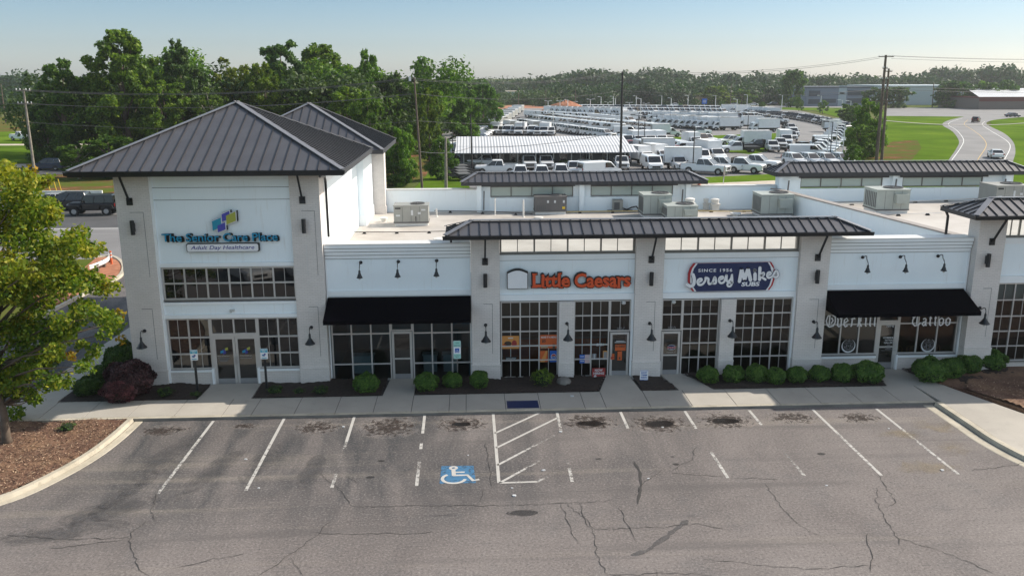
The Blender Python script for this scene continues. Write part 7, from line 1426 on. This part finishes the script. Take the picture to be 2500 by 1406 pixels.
# ================================================================== VEHICLES
def ringloft(m, secs, mat, cap=True):
    """secs: (x, z0, z1, hw) -> rounded box rings"""
    vs = []; n = 8
    for x, z0, z1, hw in secs:
        c = min(.12, hw*.2); vs += [(x, -hw+c*.5, z0), (x, hw-c*.5, z0), (x, hw, z0+c), (x, hw, z1-c), (x, hw-c*.9, z1), (x, -hw+c*.9, z1), (x, -hw, z1-c), (x, -hw, z0+c)]
    k = len(secs); fs = [(i*n+j, i*n+(j+1) % n, (i+1)*n+(j+1) % n, (i+1)*n+j) for i in range(k-1) for j in range(n)]
    if cap: fs += [tuple(range(n-1, -1, -1)), tuple(range((k-1)*n, k*n))]
    m.add(vs, fs, mat)
def profile(m, poly, hw, b, mat):
    """side outline (x,z) drawn out across the width with chamfered sides"""
    cx = sum(p[0] for p in poly)/len(poly); cz = sum(p[1] for p in poly)/len(poly); n = len(poly)
    L = max(p[0] for p in poly)-min(p[0] for p in poly); H = max(p[1] for p in poly)-min(p[1] for p in poly)
    def ins(k): return [(cx+(x-cx)*(1-2*k/L), cz+(z-cz)*(1-2*k/H)) for x, z in poly]
    rings = [(-hw, ins(b)), (-hw+b, poly), (hw-b, poly), (hw, ins(b))]; vs = [(x, y, z) for y, pl in rings for x, z in pl]
    fs = [tuple(range(n)), tuple(range(4*n-1, 3*n-1, -1))]+[(r*n+i, (r+1)*n+i, (r+1)*n+(i+1) % n, r*n+(i+1) % n) for r in range(3) for i in range(n)]
    m.add(vs, fs, mat)
def wheel(parts, x, y, r=.37, w_=.26, dual=False):
    s = 1 if y > 0 else -1; m = MB(); m.cyl((x, y-s*w_, r), (x, y, r), r, r, 'tyre', 18); parts.append(('wheel', m, [('rim', MB().cyl((x, y-s*.02, r), (x, y+s*.012, r), r*.60, r*.52, 'rim', 14))]))
def cabin(m, xa, xb, hwb, zb, xc, xd, hwt, zt, paint, posts=(), glass='car_glass'):
    m.add([(xa, -hwb, zb), (xb, -hwb, zb), (xb, hwb, zb), (xa, hwb, zb), (xc, -hwt, zt), (xd, -hwt, zt), (xd, hwt, zt), (xc, hwt, zt)], [(0, 1, 5, 4), (1, 2, 6, 5), (2, 3, 7, 6), (3, 0, 4, 7)], glass)
    m.hexa([(xc-.02, -hwt-.01, zt), (xd+.02, -hwt-.01, zt), (xd+.02, hwt+.01, zt), (xc-.02, hwt+.01, zt), (xc+.12, -hwt+.10, zt+.06), (xd-.12, -hwt+.10, zt+.06), (xd-.12, hwt-.10, zt+.06), (xc+.12, hwt-.10, zt+.06)], paint)
    for s in (-1, 1):
        for x0, x1 in ((xa, xc), (xb, xd)): m.bar((x0, s*(hwb+.005), zb), (x1, s*(hwt+.005), zt+.01), .07, .05, paint)
        for f in posts: m.bar((xa+(xb-xa)*f, s*(hwb+.005), zb), (xc+(xd-xc)*f, s*(hwt+.005), zt+.01), .08, .03, paint)
def arches(m, xs, hw, r=.37):
    for x in xs:
        for s in (-1, 1):
            pts = [(x+(r+.07)*math.cos(t), s*(hw+.003), max(.18, r+(r+.07)*math.sin(t))) for t in [math.pi*i/10 for i in range(11)]]; m.add(pts, [tuple(range(11))], 'grille_black')
def front_bits(parts, xf, hw, z0, z1, zl, grille=True, tail=None, zt=.9, gcol='grille_black', bcol='chrome', lamp_w=.34):
    m = MB(); m.box(xf-.02, xf+.025, -hw*.60, hw*.60, z0, z1, gcol); m.box(xf+.026, xf+.034, -hw*.58, hw*.58, (z0+z1)/2-.03, (z0+z1)/2+.03, bcol); parts.append(('grille', m, []))
    for s in (-1, 1): m = MB(); m.box(xf-.12, xf+.028, min(s*hw*.62, s*hw*.95), max(s*hw*.62, s*hw*.95), zl-.10, zl+.08, 'lens_clear'); parts.append(('headlight', m, []))
    m = MB(); m.box(xf-.06, xf+.10, -hw*.96, hw*.96, z0-.26, z0-.06, bcol); parts.append(('front_bumper', m, []))
    if tail is not None:
        for s in (-1, 1): m = MB(); m.box(tail-.025, tail+.08, min(s*hw*.78, s*hw*.97), max(s*hw*.78, s*hw*.97), zt-.14, zt+.16, 'lens_red'); parts.append(('tail_light', m, []))
def mirrors(parts, x, hw, z, mat='grille_black'):
    for s in (-1, 1): m = MB(); m.box(x-.05, x+.05, min(s*hw, s*(hw+.24)), max(s*hw, s*(hw+.24)), z, z+.20, mat); parts.append(('mirror', m, []))
def veh(kind, paint='car_white'):
    P = []; b = MB()
    if kind == 'pickup' or kind == 'pickup2' or kind == 'flatbed':
        crew = kind == 'pickup'; L = 5.9; hw = 1.0; xf, xr = 2.95, -2.95
        ringloft(b, [(xf, .50, 1.02, .88), (xf-.12, .42, 1.14, .96), (1.2, .40, 1.22, hw), (-.4, .40, 1.20, hw), (-.8, .40, 1.20, hw)] if kind == 'flatbed' else [(xf, .50, 1.02, .88), (xf-.12, .42, 1.14, .96), (1.2, .40, 1.22, hw), (-1.0, .40, 1.20, hw), (xr, .50, 1.18, .97)], paint)
        if kind != 'flatbed':
            xa = -.95 if crew else -.15; b.box(xr+.06, xa-.25, -.86, .86, 1.185, 1.205, 'grille_black'); 
            for s in (-1, 1): b.box(xr+.02, xa-.1, s*.90-.06, s*.90+.06, 1.17, 1.30, paint)
            b.box(xr, xr+.06, -.84, .84, 1.17, 1.30, paint)
        arches(b, (1.95, -1.85), hw, .40); P.append(('body', b, []))
        m = MB(); xa = -.95 if crew else (-.15 if kind == 'pickup2' else -.75); cabin(m, xa, 1.35, .93, 1.18, xa+.15, .55, .76, 1.86, paint, (.5,) if crew else ()); P.append(('cab', m, []))
        front_bits(P, xf, hw, .62, 1.0, .95, tail=None if kind == 'flatbed' else xr, zt=1.0); mirrors(P, .95, .98, 1.2)
        if kind == 'flatbed':
            m = MB(); m.box(-4.0, -.95, -1.15, 1.15, .95, 1.06, 'steel_black'); m.box(-4.0, -.95, -.5, .5, .55, .949, 'steel_black'); m.box(-1.0, -.92, -1.1, 1.1, 1.06, 1.9, 'steel_black'); m.box(-3.9, -1.1, -1.16, -1.10, .6, .95, 'steel_black'); m.box(-3.9, -1.1, 1.10, 1.16, .6, .95, 'steel_black'); P.append(('flatbed', m, []))
        xw2 = -1.85 if kind != 'flatbed' else -2.6
        for x in (1.95, xw2):
            for s in (-1, 1): wheel(P, x, s*1.0, .40, .28)
    elif kind in ('sedan', 'suv'):
        s_ = kind == 'suv'; L = 4.8; hw = .93; zt = 1.70 if s_ else 1.42; zb = 1.05 if s_ else .95
        ringloft(b, [(2.42, .38, .72, .70), (2.25, .28, .86, .86), (1.1, .26, zb-.04, hw), (-1.3, .26, zb, hw), (-2.2, .30, zb-.02, .88), (-2.42, .42, zb-.10, .76)], paint); arches(b, (1.5, -1.42), hw, .34); P.append(('body', b, []))
        m = MB(); cabin(m, -2.25 if s_ else -1.75, 1.15, .87, zb-.03, -1.95 if s_ else -1.05, .25, .66, zt-.05, paint, (.30, .62)); P.append(('cabin', m, []))
        m = MB(); m.box(2.36, 2.43, -.45, .45, .50, .68, 'grille_black'); P.append(('grille', m, []))
        for s in (-1, 1):
            m = MB(); m.hexa([(2.1, s*.62, .62), (2.38, s*.55, .60), (2.28, s*.86, .62), (2.0, s*.90, .64), (2.1, s*.62, .76), (2.36, s*.55, .74), (2.26, s*.86, .77), (2.0, s*.90, .79)], 'lens_clear'); P.append(('headlight', m, []))
            m = MB(); m.box(-2.42, -2.2, min(s*.60, s*.88), max(s*.60, s*.88), .72 if not s_ else .8, .90 if not s_ else 1.25, 'lens_red'); P.append(('tail_light', m, []))
        mirrors(P, .75, .92, .98, paint)
        for x in (1.5, -1.42):
            for s in (-1, 1): wheel(P, x, s*.92, .34, .22)
    elif kind == 'jeep':
        ringloft(b, [(2.15, .55, 1.05, .62), (1.95, .5, 1.16, .70), (.9, .48, 1.18, .76), (.7, .48, 1.18, .80), (-2.1, .48, 1.18, .80)], paint)
        for x in (1.45, -1.4):
            for s in (-1, 1): b.box(x-.52, x+.52, min(s*.78, s*.97), max(s*.78, s*.97), .92, 1.0, 'grille_black'); b.bar((x+.52, s*.88, .96), (x+.68, s*.88, .62), .18, .06, 'grille_black'); b.bar((x-.52, s*.88, .96), (x-.64, s*.88, .66), .18, .06, 'grille_black')
        P.append(('body', b, []))
        m = MB(); cabin(m, -2.08, .85, .76, 1.17, -2.0, .55, .70, 1.82, paint, (.28, .62)); P.append(('soft_top', m, []))
        m = MB(); m.box(-2.38, -2.12, -.36, .36, .75, 1.45, 'tyre'); P.append(('spare_wheel', m, [])); m = MB(); m.box(2.14, 2.32, -.85, .85, .5, .66, 'grille_black'); P.append(('front_bumper', m, [])); m = MB(); m.box(-2.3, -2.14, -.85, .85, .5, .66, 'grille_black'); P.append(('rear_bumper', m, []))
        for s in (-1, 1): m = MB(); m.cyl((2.1, s*.45, .92), (2.18, s*.45, .92), .1, .1, 'lens_clear', 12); P.append(('headlight', m, [])); m = MB(); m.box(-2.14, -2.08, min(s*.66, s*.78), max(s*.66, s*.78), .85, 1.1, 'lens_red'); P.append(('tail_light', m, []))
        mirrors(P, .6, .80, 1.2)
        for x in (1.45, -1.4):
            for s in (-1, 1): wheel(P, x, s*.96, .41, .27)
    elif kind in ('van', 'vanwin'):
        poly = [(-2.9, .45), (-2.95, .9), (-2.85, 2.05), (-2.6, 2.12), (1.0, 2.12), (1.25, 2.05), (2.05, 1.28), (2.75, 1.08), (2.9, .8), (2.85, .42)][::-1]
        profile(b, poly, 1.0, .10, paint); arches(b, (1.95, -1.75), 1.0, .37); P.append(('body', b, []))
        m = MB(); 
        for s_ in (1,):
            m.add([(1.30, -.80, 2.03), (1.30, .80, 2.03), (2.08, .90, 1.29), (2.08, -.90, 1.29)], [(0, 3, 2, 1)], 'car_glass')
            for v in m.v: pass
        m.v = [(x+.03, y, z+.03) for x, y, z in m.v]; P.append(('windscreen', m, []))
        for s in (-1, 1): m = MB(); m.add([(.35, s*1.006, 1.98), (1.15, s*1.006, 1.95), (1.80, s*1.006, 1.32), (.35, s*1.006, 1.32)], [(0, 1, 2, 3) if s < 0 else (3, 2, 1, 0)], 'car_glass'); P.append(('side_window', m, []))
        if kind == 'vanwin':
            for s in (-1, 1): m = MB(); m.add([(-2.6, s*1.006, 1.92), (.2, s*1.006, 1.92), (.2, s*1.006, 1.38), (-2.6, s*1.006, 1.38)], [(0, 1, 2, 3) if s < 0 else (3, 2, 1, 0)], 'car_glass'); P.append(('side_window', m, []))
        m = MB(); m.add([(-2.93, -.8, 1.3), (-2.93, .8, 1.3), (-2.885, .75, 1.9), (-2.885, -.75, 1.9)], [(0, 3, 2, 1)], 'car_glass'); P.append(('rear_window', m, []))
        front_bits(P, 2.88, .95, .58, .86, .86, tail=-2.95, zt=1.15, bcol='grille_black'); mirrors(P, 1.45, 1.0, 1.3)
        for x in (1.95, -1.75):
            for s in (-1, 1): wheel(P, x, s*.99, .36, .25)
    elif kind in ('boxtruck', 'cutaway', 'cabover'):
        bl = 5.2 if kind != 'cutaway' else 4.0; xb = 1.0; hw = 1.0; off = (bl-4)/2
        if kind == 'cabover': poly = [(.95, .55), (.95, 2.25), (1.6, 2.32), (2.15, 2.2), (2.55, 1.35), (2.6, .5)][::-1]
        else: poly = [(.95, .45), (.95, 2.0), (1.35, 2.05), (1.6, 1.98), (2.35, 1.28), (3.1, 1.1), (3.28, .8), (3.25, .42)][::-1]
        profile(b, poly, hw, .10, paint); xfw = 2.55 if kind != 'cabover' else 1.85; arches(b, (xfw,), 1.0, .40); P.append(('cab', b, []))
        m = MB()
        if kind == 'cabover': m.add([(2.18, -.85, 2.12), (2.18, .85, 2.12), (2.56, .92, 1.36), (2.56, -.92, 1.36)], [(0, 3, 2, 1)], 'car_glass')
        else: m.add([(1.66, -.82, 1.96), (1.66, .82, 1.96), (2.39, .92, 1.30), (2.39, -.92, 1.30)], [(0, 3, 2, 1)], 'car_glass')
        m.v = [(x+.03, y, z+.02) for x, y, z in m.v]; P.append(('windscreen', m, []))
        for s in (-1, 1):
            m = MB(); pts = [(1.15, s*1.006, 1.95), (1.6, s*1.006, 1.9), (2.15, s*1.006, 1.32), (1.15, s*1.006, 1.32)]; m.add(pts, [(0, 1, 2, 3) if s < 0 else (3, 2, 1, 0)], 'car_glass'); P.append(('side_window', m, []))
        m = MB(); zt = 3.15 if kind != 'cutaway' else 2.85; x0 = xb-.1-bl; m.box(x0, xb-.1, -1.18, 1.18, .95, zt, 'box_white')
        for (ya, yb_) in ((-1.21, -1.14), (1.14, 1.21)): m.box(x0-.02, xb-.08, ya, yb_, zt-.06, zt+.03, 'hvac_grey'); m.box(x0-.02, xb-.08, ya, yb_, .92, 1.02, 'hvac_grey')
        m.box(x0-.03, x0, -1.1, 1.1, 1.05, zt-.12, 'hvac_grey'); P.append(('cargo_box', m, [])); m = MB(); m.box(x0+.1, xb+.3, -.5, .5, .55, .94, 'steel_black'); P.append(('chassis', m, []))
        xfm = 3.26 if kind != 'cabover' else 2.6; front_bits(P, xfm, .95, .60, .88, .86, bcol='grille_black'); mirrors(P, 1.95, 1.02, 1.3)
        for x in (xfw, x0+1.2):
            for s in (-1, 1): wheel(P, x, s*1.0, .40, .28)
    return P
VC = {}
def get_veh(kind, paint, detail):
    key = (kind, paint, detail)
    if key not in VC:
        parts = veh(kind, paint); nm = {'pickup': 'pickup_truck', 'pickup2': 'pickup_truck', 'flatbed': 'flatbed_truck', 'sedan': 'parked_car', 'suv': 'parked_suv', 'jeep': 'off_road_car', 'van': 'cargo_van', 'vanwin': 'passenger_van', 'boxtruck': 'box_truck', 'cutaway': 'box_van', 'cabover': 'box_truck'}[kind]
        if detail:
            root = empty(nm)
            for pn, mb, subs in parts:
                o = mb.build(pn, parent=root)
                for sn, sb in subs: sb.build(sn, parent=o)
            VC[key] = [root, False]
        else:
            allm = MB()
            for pn, mb, subs in parts:
                for q_ in [mb]+[s[1] for s in subs]:
                    o_ = len(allm.v); allm.v += [tuple(v) for v in q_.v]; allm.f += [tuple(i+o_ for i in f) for f in q_.f]; allm.m += q_.m; allm.a += q_.a
            VC[key] = [allm.build(nm), False]
    return VC[key]
NV = [0]
def car(kind, loc, ang, label, group=None, paint='car_white', detail=True, cat=None, sc=1.0):
    e = get_veh(kind, paint, detail); o = copy_tree(e[0]) if e[1] else e[0]; e[1] = True; NV[0] += 1
    o.location = loc; o.rotation_euler = (0, 0, rad(ang)); o.scale = (sc, sc, sc)
    c_ = cat or {'pickup': 'pickup truck', 'pickup2': 'pickup truck', 'flatbed': 'flatbed truck', 'sedan': 'car', 'suv': 'car', 'jeep': 'car', 'van': 'van', 'vanwin': 'van', 'boxtruck': 'box truck', 'cutaway': 'box van', 'cabover': 'box truck'}[kind]
    return tag(o, label, c_, group)
def carp(kind, px, py, ang, label, **kw):
    """px,py: where the middle of the vehicle stands on the ground"""
    p = gp(px, py); return car(kind, (p.x, p.y, kw.pop('z', -.02)), ang, label, **kw)
G1 = 'vehicles near the lot office'
carp('pickup', 1291, 411, -90, 'white pickup facing the camera before the office, left of two', group=G1); carp('pickup', 1332, 411, -90, 'white pickup facing the camera before the office, right of two', group=G1); carp('pickup', 1413, 404, -78, 'white pickup facing the camera by the right office steps', group=G1)
carp('suv', 1270, 436, -92, 'white car roof just above the rear canopy, first from the left', group=G1); carp('suv', 1322, 436, -92, 'white car roof just above the rear canopy, second from the left', group=G1); carp('suv', 1369, 433, -92, 'white car roof just above the rear canopy, third from the left', group=G1); carp('pickup', 1402, 428, -92, 'white pickup beside a dark truck body above the rear canopy', group=G1)
carp('van', 1463, 432, 20, 'white van roof just above the rear canopy, right of the pickups', group=G1); carp('pickup2', 1516, 412, -95, 'white pickup at the foot of the tall dark pole', group=G1); carp('pickup', 1212, 424, 178, 'long white crew pickup left of the office pickups', group=G1); carp('flatbed', 1190, 409, 172, 'white flatbed truck left of the office porch, nearer', group=G1); carp('flatbed', 1183, 402, 170, 'white flatbed truck left of the office porch, farther', group=G1); carp('van', 1519, 398, 85, 'white van seen from behind at the right end of the office', group=G1)
carp('cutaway', 1565, 402, -68, 'white box van facing the camera, left of two beside the office', group=G1); carp('cutaway', 1606, 397, -68, 'white box van facing the camera, right of two beside the office', group=G1); carp('van', 1590, 415, -88, 'low white van facing the camera above the canopy ridge', group=G1); carp('pickup2', 1654, 414, -88, 'white pickup facing the camera above the canopy ridge', group=G1); carp('boxtruck', 1636, 412, 170, 'long white van body behind the front pickups', group=G1, detail=True)
carp('pickup', 1722, 424, -35, 'white crew pickup, first of four angled on the front row', group=G1, sc=1.1); carp('pickup', 1760, 419, -35, 'white crew pickup, second of four angled on the front row', group=G1, sc=1.1); carp('flatbed', 1808, 421, -35, 'white flatbed pickup, third of four angled on the front row', group=G1, sc=1.1); carp('pickup', 1846, 413, -35, 'white crew pickup, fourth of four angled on the front row', group=G1, sc=1.1)
carp('van', 1708, 397, -88, 'white van facing the camera left of the tall box truck', group=G1); carp('boxtruck', 1738, 392, -80, 'tall white box truck with a shaded blue side facing the camera', group=G1); carp('van', 1683, 392, -100, 'silver van left of the white one', group=G1, paint='car_silver'); carp('boxtruck', 1630, 384, -3, 'box truck with a dark red cab facing right', group=G1, paint='car_red'); carp('van', 1676, 377, 175, 'white high van behind the red-cab truck', group=G1)
carp('cutaway', 1690, 360, -85, 'small white cube van with a dark rear frame', group=G1); carp('van', 1704, 352, -70, 'yellowish van beside the cube van', group=G1, paint='car_tan'); carp('pickup', 1722, 350, -72, 'white pickup right of the yellowish van', group=G1); carp('van', 1656, 372, -75, 'white van behind the red-cab truck, left', group=G1)
carp('flatbed', 1797, 372, 182, 'white-cab flatbed truck facing left on the island edge', group=G1); carp('boxtruck', 1822, 360, 180, 'box truck body behind the flatbed on the island', group=G1); carp('pickup', 1784, 354, 195, 'white pickup facing left behind the flatbed', group=G1); carp('flatbed', 1850, 366, 180, 'dark flatbed trailer right of the island flatbed', group=G1, paint='car_black')
for i, (px, py) in enumerate(((1884, 369), (1903, 362), (1915, 353), (1930, 342), (1935, 333))): carp(('pickup', 'pickup', 'cutaway', 'pickup2', 'pickup')[i], px, py, -100, 'white truck in the file beside the grass island, %s from the front' % ordn(i), group='file of white trucks beside the grass island')
carp('flatbed', 1929, 321, -95, 'white flatbed truck coming down the lane', group=G1); carp('flatbed', 1895, 308, -8, 'black pickup-like truck beside the lane, facing right', group=G1, paint='car_black')
carp('cutaway', 1624, 334, -3, 'long white step van facing right below the box trucks', group=G1); carp('van', 1528, 331, -5, 'white van facing right, left of the dark double pole', group=G1); carp('pickup', 1566, 331, -8, 'white pickup facing right under the dark double pole', group=G1); carp('flatbed', 1704, 330, -3, 'white tow truck with a dark flat bed', group=G1)
carp('cabover', 1762, 318, 183, 'white cab-over box truck facing left, first of three big ones', group=G1); carp('cabover', 1820, 314, 183, 'white cab-over box truck facing left, second of three big ones', group=G1); carp('cabover', 1856, 322, 183, 'white cab-over box truck facing left, third and nearest of three', group=G1)
for i in range(4): carp(('van', 'cutaway', 'cutaway', 'cutaway')[i], 1527+i*27, 356-i*.4, -84, 'white van in the short row by the double lamp, %s from the left' % ordn(i), group='short row of vans right of the office roof')
carp('suv', 1540, 366, -80, 'reddish car in the short row right of the office roof', group=G1, paint='car_red'); carp('van', 1570, 370, -82, 'small white van in front of the short row', group=G1); carp('suv', 1590, 362, -80, 'dark car in the short row right of the office roof', group=G1, paint='car_silver'); carp('sedan', 1594, 370, -80, 'dark blue car in front of the short row', group=G1, paint='car_blue')
carp('van', 1967, 384, -8, 'long white van facing right before the bank', group=G1); carp('boxtruck', 1510+10, 300, 178, 'white box truck far behind the tall dark pole', group=G1, detail=False)
for i in range(5): carp('pickup', 1990+i*9, 381-i*6.5, -32, 'white pickup in the angled stack before the bank, %s from the front' % ordn(i), group='angled pickups before the bank')
carp('flatbed', 2000, 366, 0, 'white-cab truck with a long dark bed before the bank', group=G1); carp('van', 2022, 358, -6, 'white van behind the dark flatbed before the bank', group=G1); carp('flatbed', 1960, 373, 5, 'black low flatbed beside the angled pickups', group=G1, paint='car_black')
for i, px in enumerate((1938, 1978, 2016, 2054)): carp('suv', px, 401, -80, 'white car roof above the right rear canopy, %s from the left' % ordn(i), group='white cars above the right rear canopy')
carp('cutaway', 2040, 322, -5, 'big white cutaway van at the right curve of the lot', group=G1)
for i in range(6): carp('pickup', 2038+i*4, 352-i*7, -28, 'white pickup stacked left of the bank trees, %s from the front' % ordn(i), group='cars stacked left of the bank trees', detail=False)
# long rows
def row(kind, P0, P1, n, ang, lab, group, paints=('car_white',), curve=None, start=0, kinds=None):
    for i in range(n):
        t = i/(n-1) if n > 1 else 0; px, py = lerp(P0[0], P1[0], t), lerp(P0[1], P1[1], t)
        if curve: py += curve*4*t*(1-t)
        k_ = kinds[i % len(kinds)] if kinds else kind; pt = paints[i % len(paints)]
        if pt == 'car_white' and k_ not in ('boxtruck', 'cabover') and random.random() < .10: pt = random.choice(('car_silver', 'car_silver', 'car_black', 'car_blue', 'car_tan'))
        py += random.uniform(-.5, .5)*(py-255)/60
        carp(k_, px, py, ang+random.uniform(-2, 2), '%s %s in the %s, %s from the left' % ({'car_white': 'white', 'car_silver': 'silver', 'car_black': 'black', 'car_blue': 'dark blue', 'car_tan': 'tan'}[pt], {'pickup': 'pickup', 'van': 'van', 'vanwin': 'windowed van', 'cutaway': 'box van', 'boxtruck': 'box truck', 'cabover': 'box truck', 'suv': 'car', 'flatbed': 'flatbed truck', 'pickup2': 'pickup', 'sedan': 'car'}[k_], lab, ordn(i+start)), group=group, paint=pt, detail=False)
row('pickup', (1272, 308), (1450, 333), 26, -55, 'long pickup row behind the office', 'first long pickup row')
row('pickup', (1463, 335), (1475, 337), 2, -55, 'short end of the long pickup row', 'first long pickup row')
row('van', (1308, 299), (1500, 323), 22, 125, 'van row behind the pickups', 'van row behind the pickups')
row('vanwin', (1338, 294), (1588, 322), 28, 125, 'row ending by the step van', 'windowed van row')
row('van', (1296, 286), (1440, 294), 20, -60, 'shaded row near the woods end', 'blue-shaded van row')
row('van', (1450, 295), (1530, 303), 8, -60, 'shaded row left of the tall pole', 'blue-shaded van row')
row('cutaway', (1345, 279), (1520, 285), 14, -62, 'third row from the far edge', 'third van row')
row('cabover', (1615, 309), (1735, 317), 9, 183, 'block left of the three big trucks', 'box truck block'); row('cabover', (1600, 299), (1760, 304), 8, 183, 'second box truck block', 'second box truck block')
row('van', (1560, 289), (1840, 292), 20, -75, 'fourth row from the far edge', 'fourth van row'); row('van', (1440, 275), (1760, 280), 26, -70, 'second row from the far edge', 'second van row')
row('van', (1400, 269), (1750, 272), 28, -90, 'farthest row of the lot', 'farthest van row')
row('pickup', (1845, 292), (1900, 300), 6, -20, 'group left of the dark flatbeds', 'pickup group by the dark trucks')
row('cutaway', (1830, 281), (1880, 284), 5, 170, 'far right corner of the lot', 'far right box vans')
row('boxtruck', (1768, 277), (1800, 278), 2, 180, 'pair beyond the box trucks', 'far box truck pair')
# left rows along the woods
row('van', (1150, 348), (1240, 283), 15, -25, 'row along the woods', 'van row along the woods'); row('pickup', (1085, 385), (1150, 342), 11, -20, 'row left of the office', 'pickup row left of the office')
row('cutaway', (1195, 318), (1258, 276), 8, 155, 'box van row left of the lane', 'box van row left of the lane'); row('van', (1180, 327), (1345, 331), 12, -100, 'mixed row above the office roof', 'mixed row above the office roof', kinds=('van', 'pickup', 'cutaway', 'flatbed'))
row('van', (1200, 321), (1300, 324), 8, 110, 'second mixed row above the office roof', 'second mixed row', kinds=('pickup', 'van', 'pickup2', 'cutaway'))
carp('cutaway', 1112, 395, -80, 'white box van beside the left end of the office', group=G1); carp('sedan', 1105, 402, -60, 'dark car at the left end of the office', group=G1, paint='car_black'); carp('suv', 1118, 388, -60, 'dark blue car behind the left box van', group=G1, paint='car_blue')
# dark flatbeds round the right curve
NB = 24
for i in range(NB):
    t = i/(NB-1); px = lerp(1835, 2068, t); py = lerp(285, 318, t**1.6)-6*math.sin(math.pi*t)*.6
    carp('flatbed', px, py, lerp(-95, -150, t), 'dark flatbed truck round the far right curve, %s from the left' % ordn(i), group='dark flatbeds round the curve', paint='car_black' if i % 4 else 'car_white', detail=False)
# dark car-hauler trailers left of the office
for i in range(5):
    a = gp(1095, 441-i*7); b = gp(1178-i*4, 438-i*7); m = MB(); L_ = (b-a).length
    for y0 in (-1.1, .9): m.box(0, L_, y0, y0+.2, .6, .78, 'steel_black')
    for k in range(int(L_/.8)): m.box(k*.8, k*.8+.15, -.9, .9, .65, .72, 'steel_black')
    m.box(L_*.25, L_*.6, -1.2, 1.2, .80, .92, 'hvac_fin')
    for x in (L_*.4, L_*.5):
        for s in (-1, 1): m.cyl((x, s*1.0, .36), (x, s*1.22, .36), .36, .36, 'tyre', 12)
    o = m.build('flat_trailer'); o.location = (a.x, a.y, 0); o.rotation_euler = (0, 0, math.atan2((b-a).y, (b-a).x)); tag(o, 'low black flat trailer left of the office, %s from the front' % ordn(i), 'trailer', 'black flat trailers left of the office')
# road traffic
carp('sedan', 2430, 386, 68, 'white saloon driving away on the curving road'); carp('suv', 2382, 299, 52, 'dark maroon car at the bend of the curving road', paint='car_maroon'); carp('sedan', 2472, 286, 5, 'dark sedan crossing at the far right junction', paint='car_blue')
carp('jeep', 231, 524, 183, 'black boxy off-road car with a soft top beside the tower', paint='car_black', z=.012, sc=1.05); carp('suv', 165, 512, 182, 'black estate SUV with red tail lights behind the off-road car', paint='car_black', z=.012, sc=1.05); carp('suv', 118, 415, 180, 'blue car on the back road behind the left pole', paint='car_blue'); carp('pickup', 55, 343, -30, 'white pickup in the meadow at the far left'); carp('sedan', 130, 505, 180, 'pale car half hidden behind the maple', paint='car_silver', z=.012)
for i in range(9): carp(('sedan', 'suv')[i % 2], 1650+i*47, 259.5-i*.2, 180 if i % 3 else 0, 'small parked car beyond the lot on the far road, %s from the left' % ordn(i), group='cars along the far road', paint=('car_white', 'car_black', 'car_white', 'car_silver')[i % 4], detail=False)
carp('pickup', 2365, 262, 180, 'small white truck before the brown low building', detail=False); carp('van', 2376, 262, 0, 'small white van before the brown low building', detail=False); carp('sedan', 2315, 262, 0, 'dark car under the warehouse trees', paint='car_black', detail=False)
# the two saloons whose reflection stands in the tower's upper window, and a third reflected farther right
car('sedan', (-14.9, -20.4, 0), 55, 'white saloon mirrored in the upper tower window, left of two'); car('sedan', (-11.0, -20.0, 0), 62, 'white saloon mirrored in the upper tower window, right of two'); car('suv', (30, -19, 0), 110, 'white car mirrored in the far right shop window')

# ================================================================== AIR
m = MB(); m.box(-900, 900, -120, 1000, -1.2, 60, 'siding'); hz_ = m.build('haze'); hz_['kind'] = 'stuff'
hm = bpy.data.materials.new('haze_air'); hm.use_nodes = True; t_ = hm.node_tree; t_.nodes.clear(); o_ = t_.nodes.new('ShaderNodeOutputMaterial'); v_ = t_.nodes.new('ShaderNodeVolumePrincipled')
v_.inputs['Color'].default_value = (0.93, 0.96, 1.0, 1); v_.inputs['Density'].default_value = 0.00014; v_.inputs['Anisotropy'].default_value = 0.3; t_.links.new(v_.outputs[0], o_.inputs['Volume'])
hz_.data.materials.clear(); hz_.data.materials.append(hm); hz_.visible_shadow = True
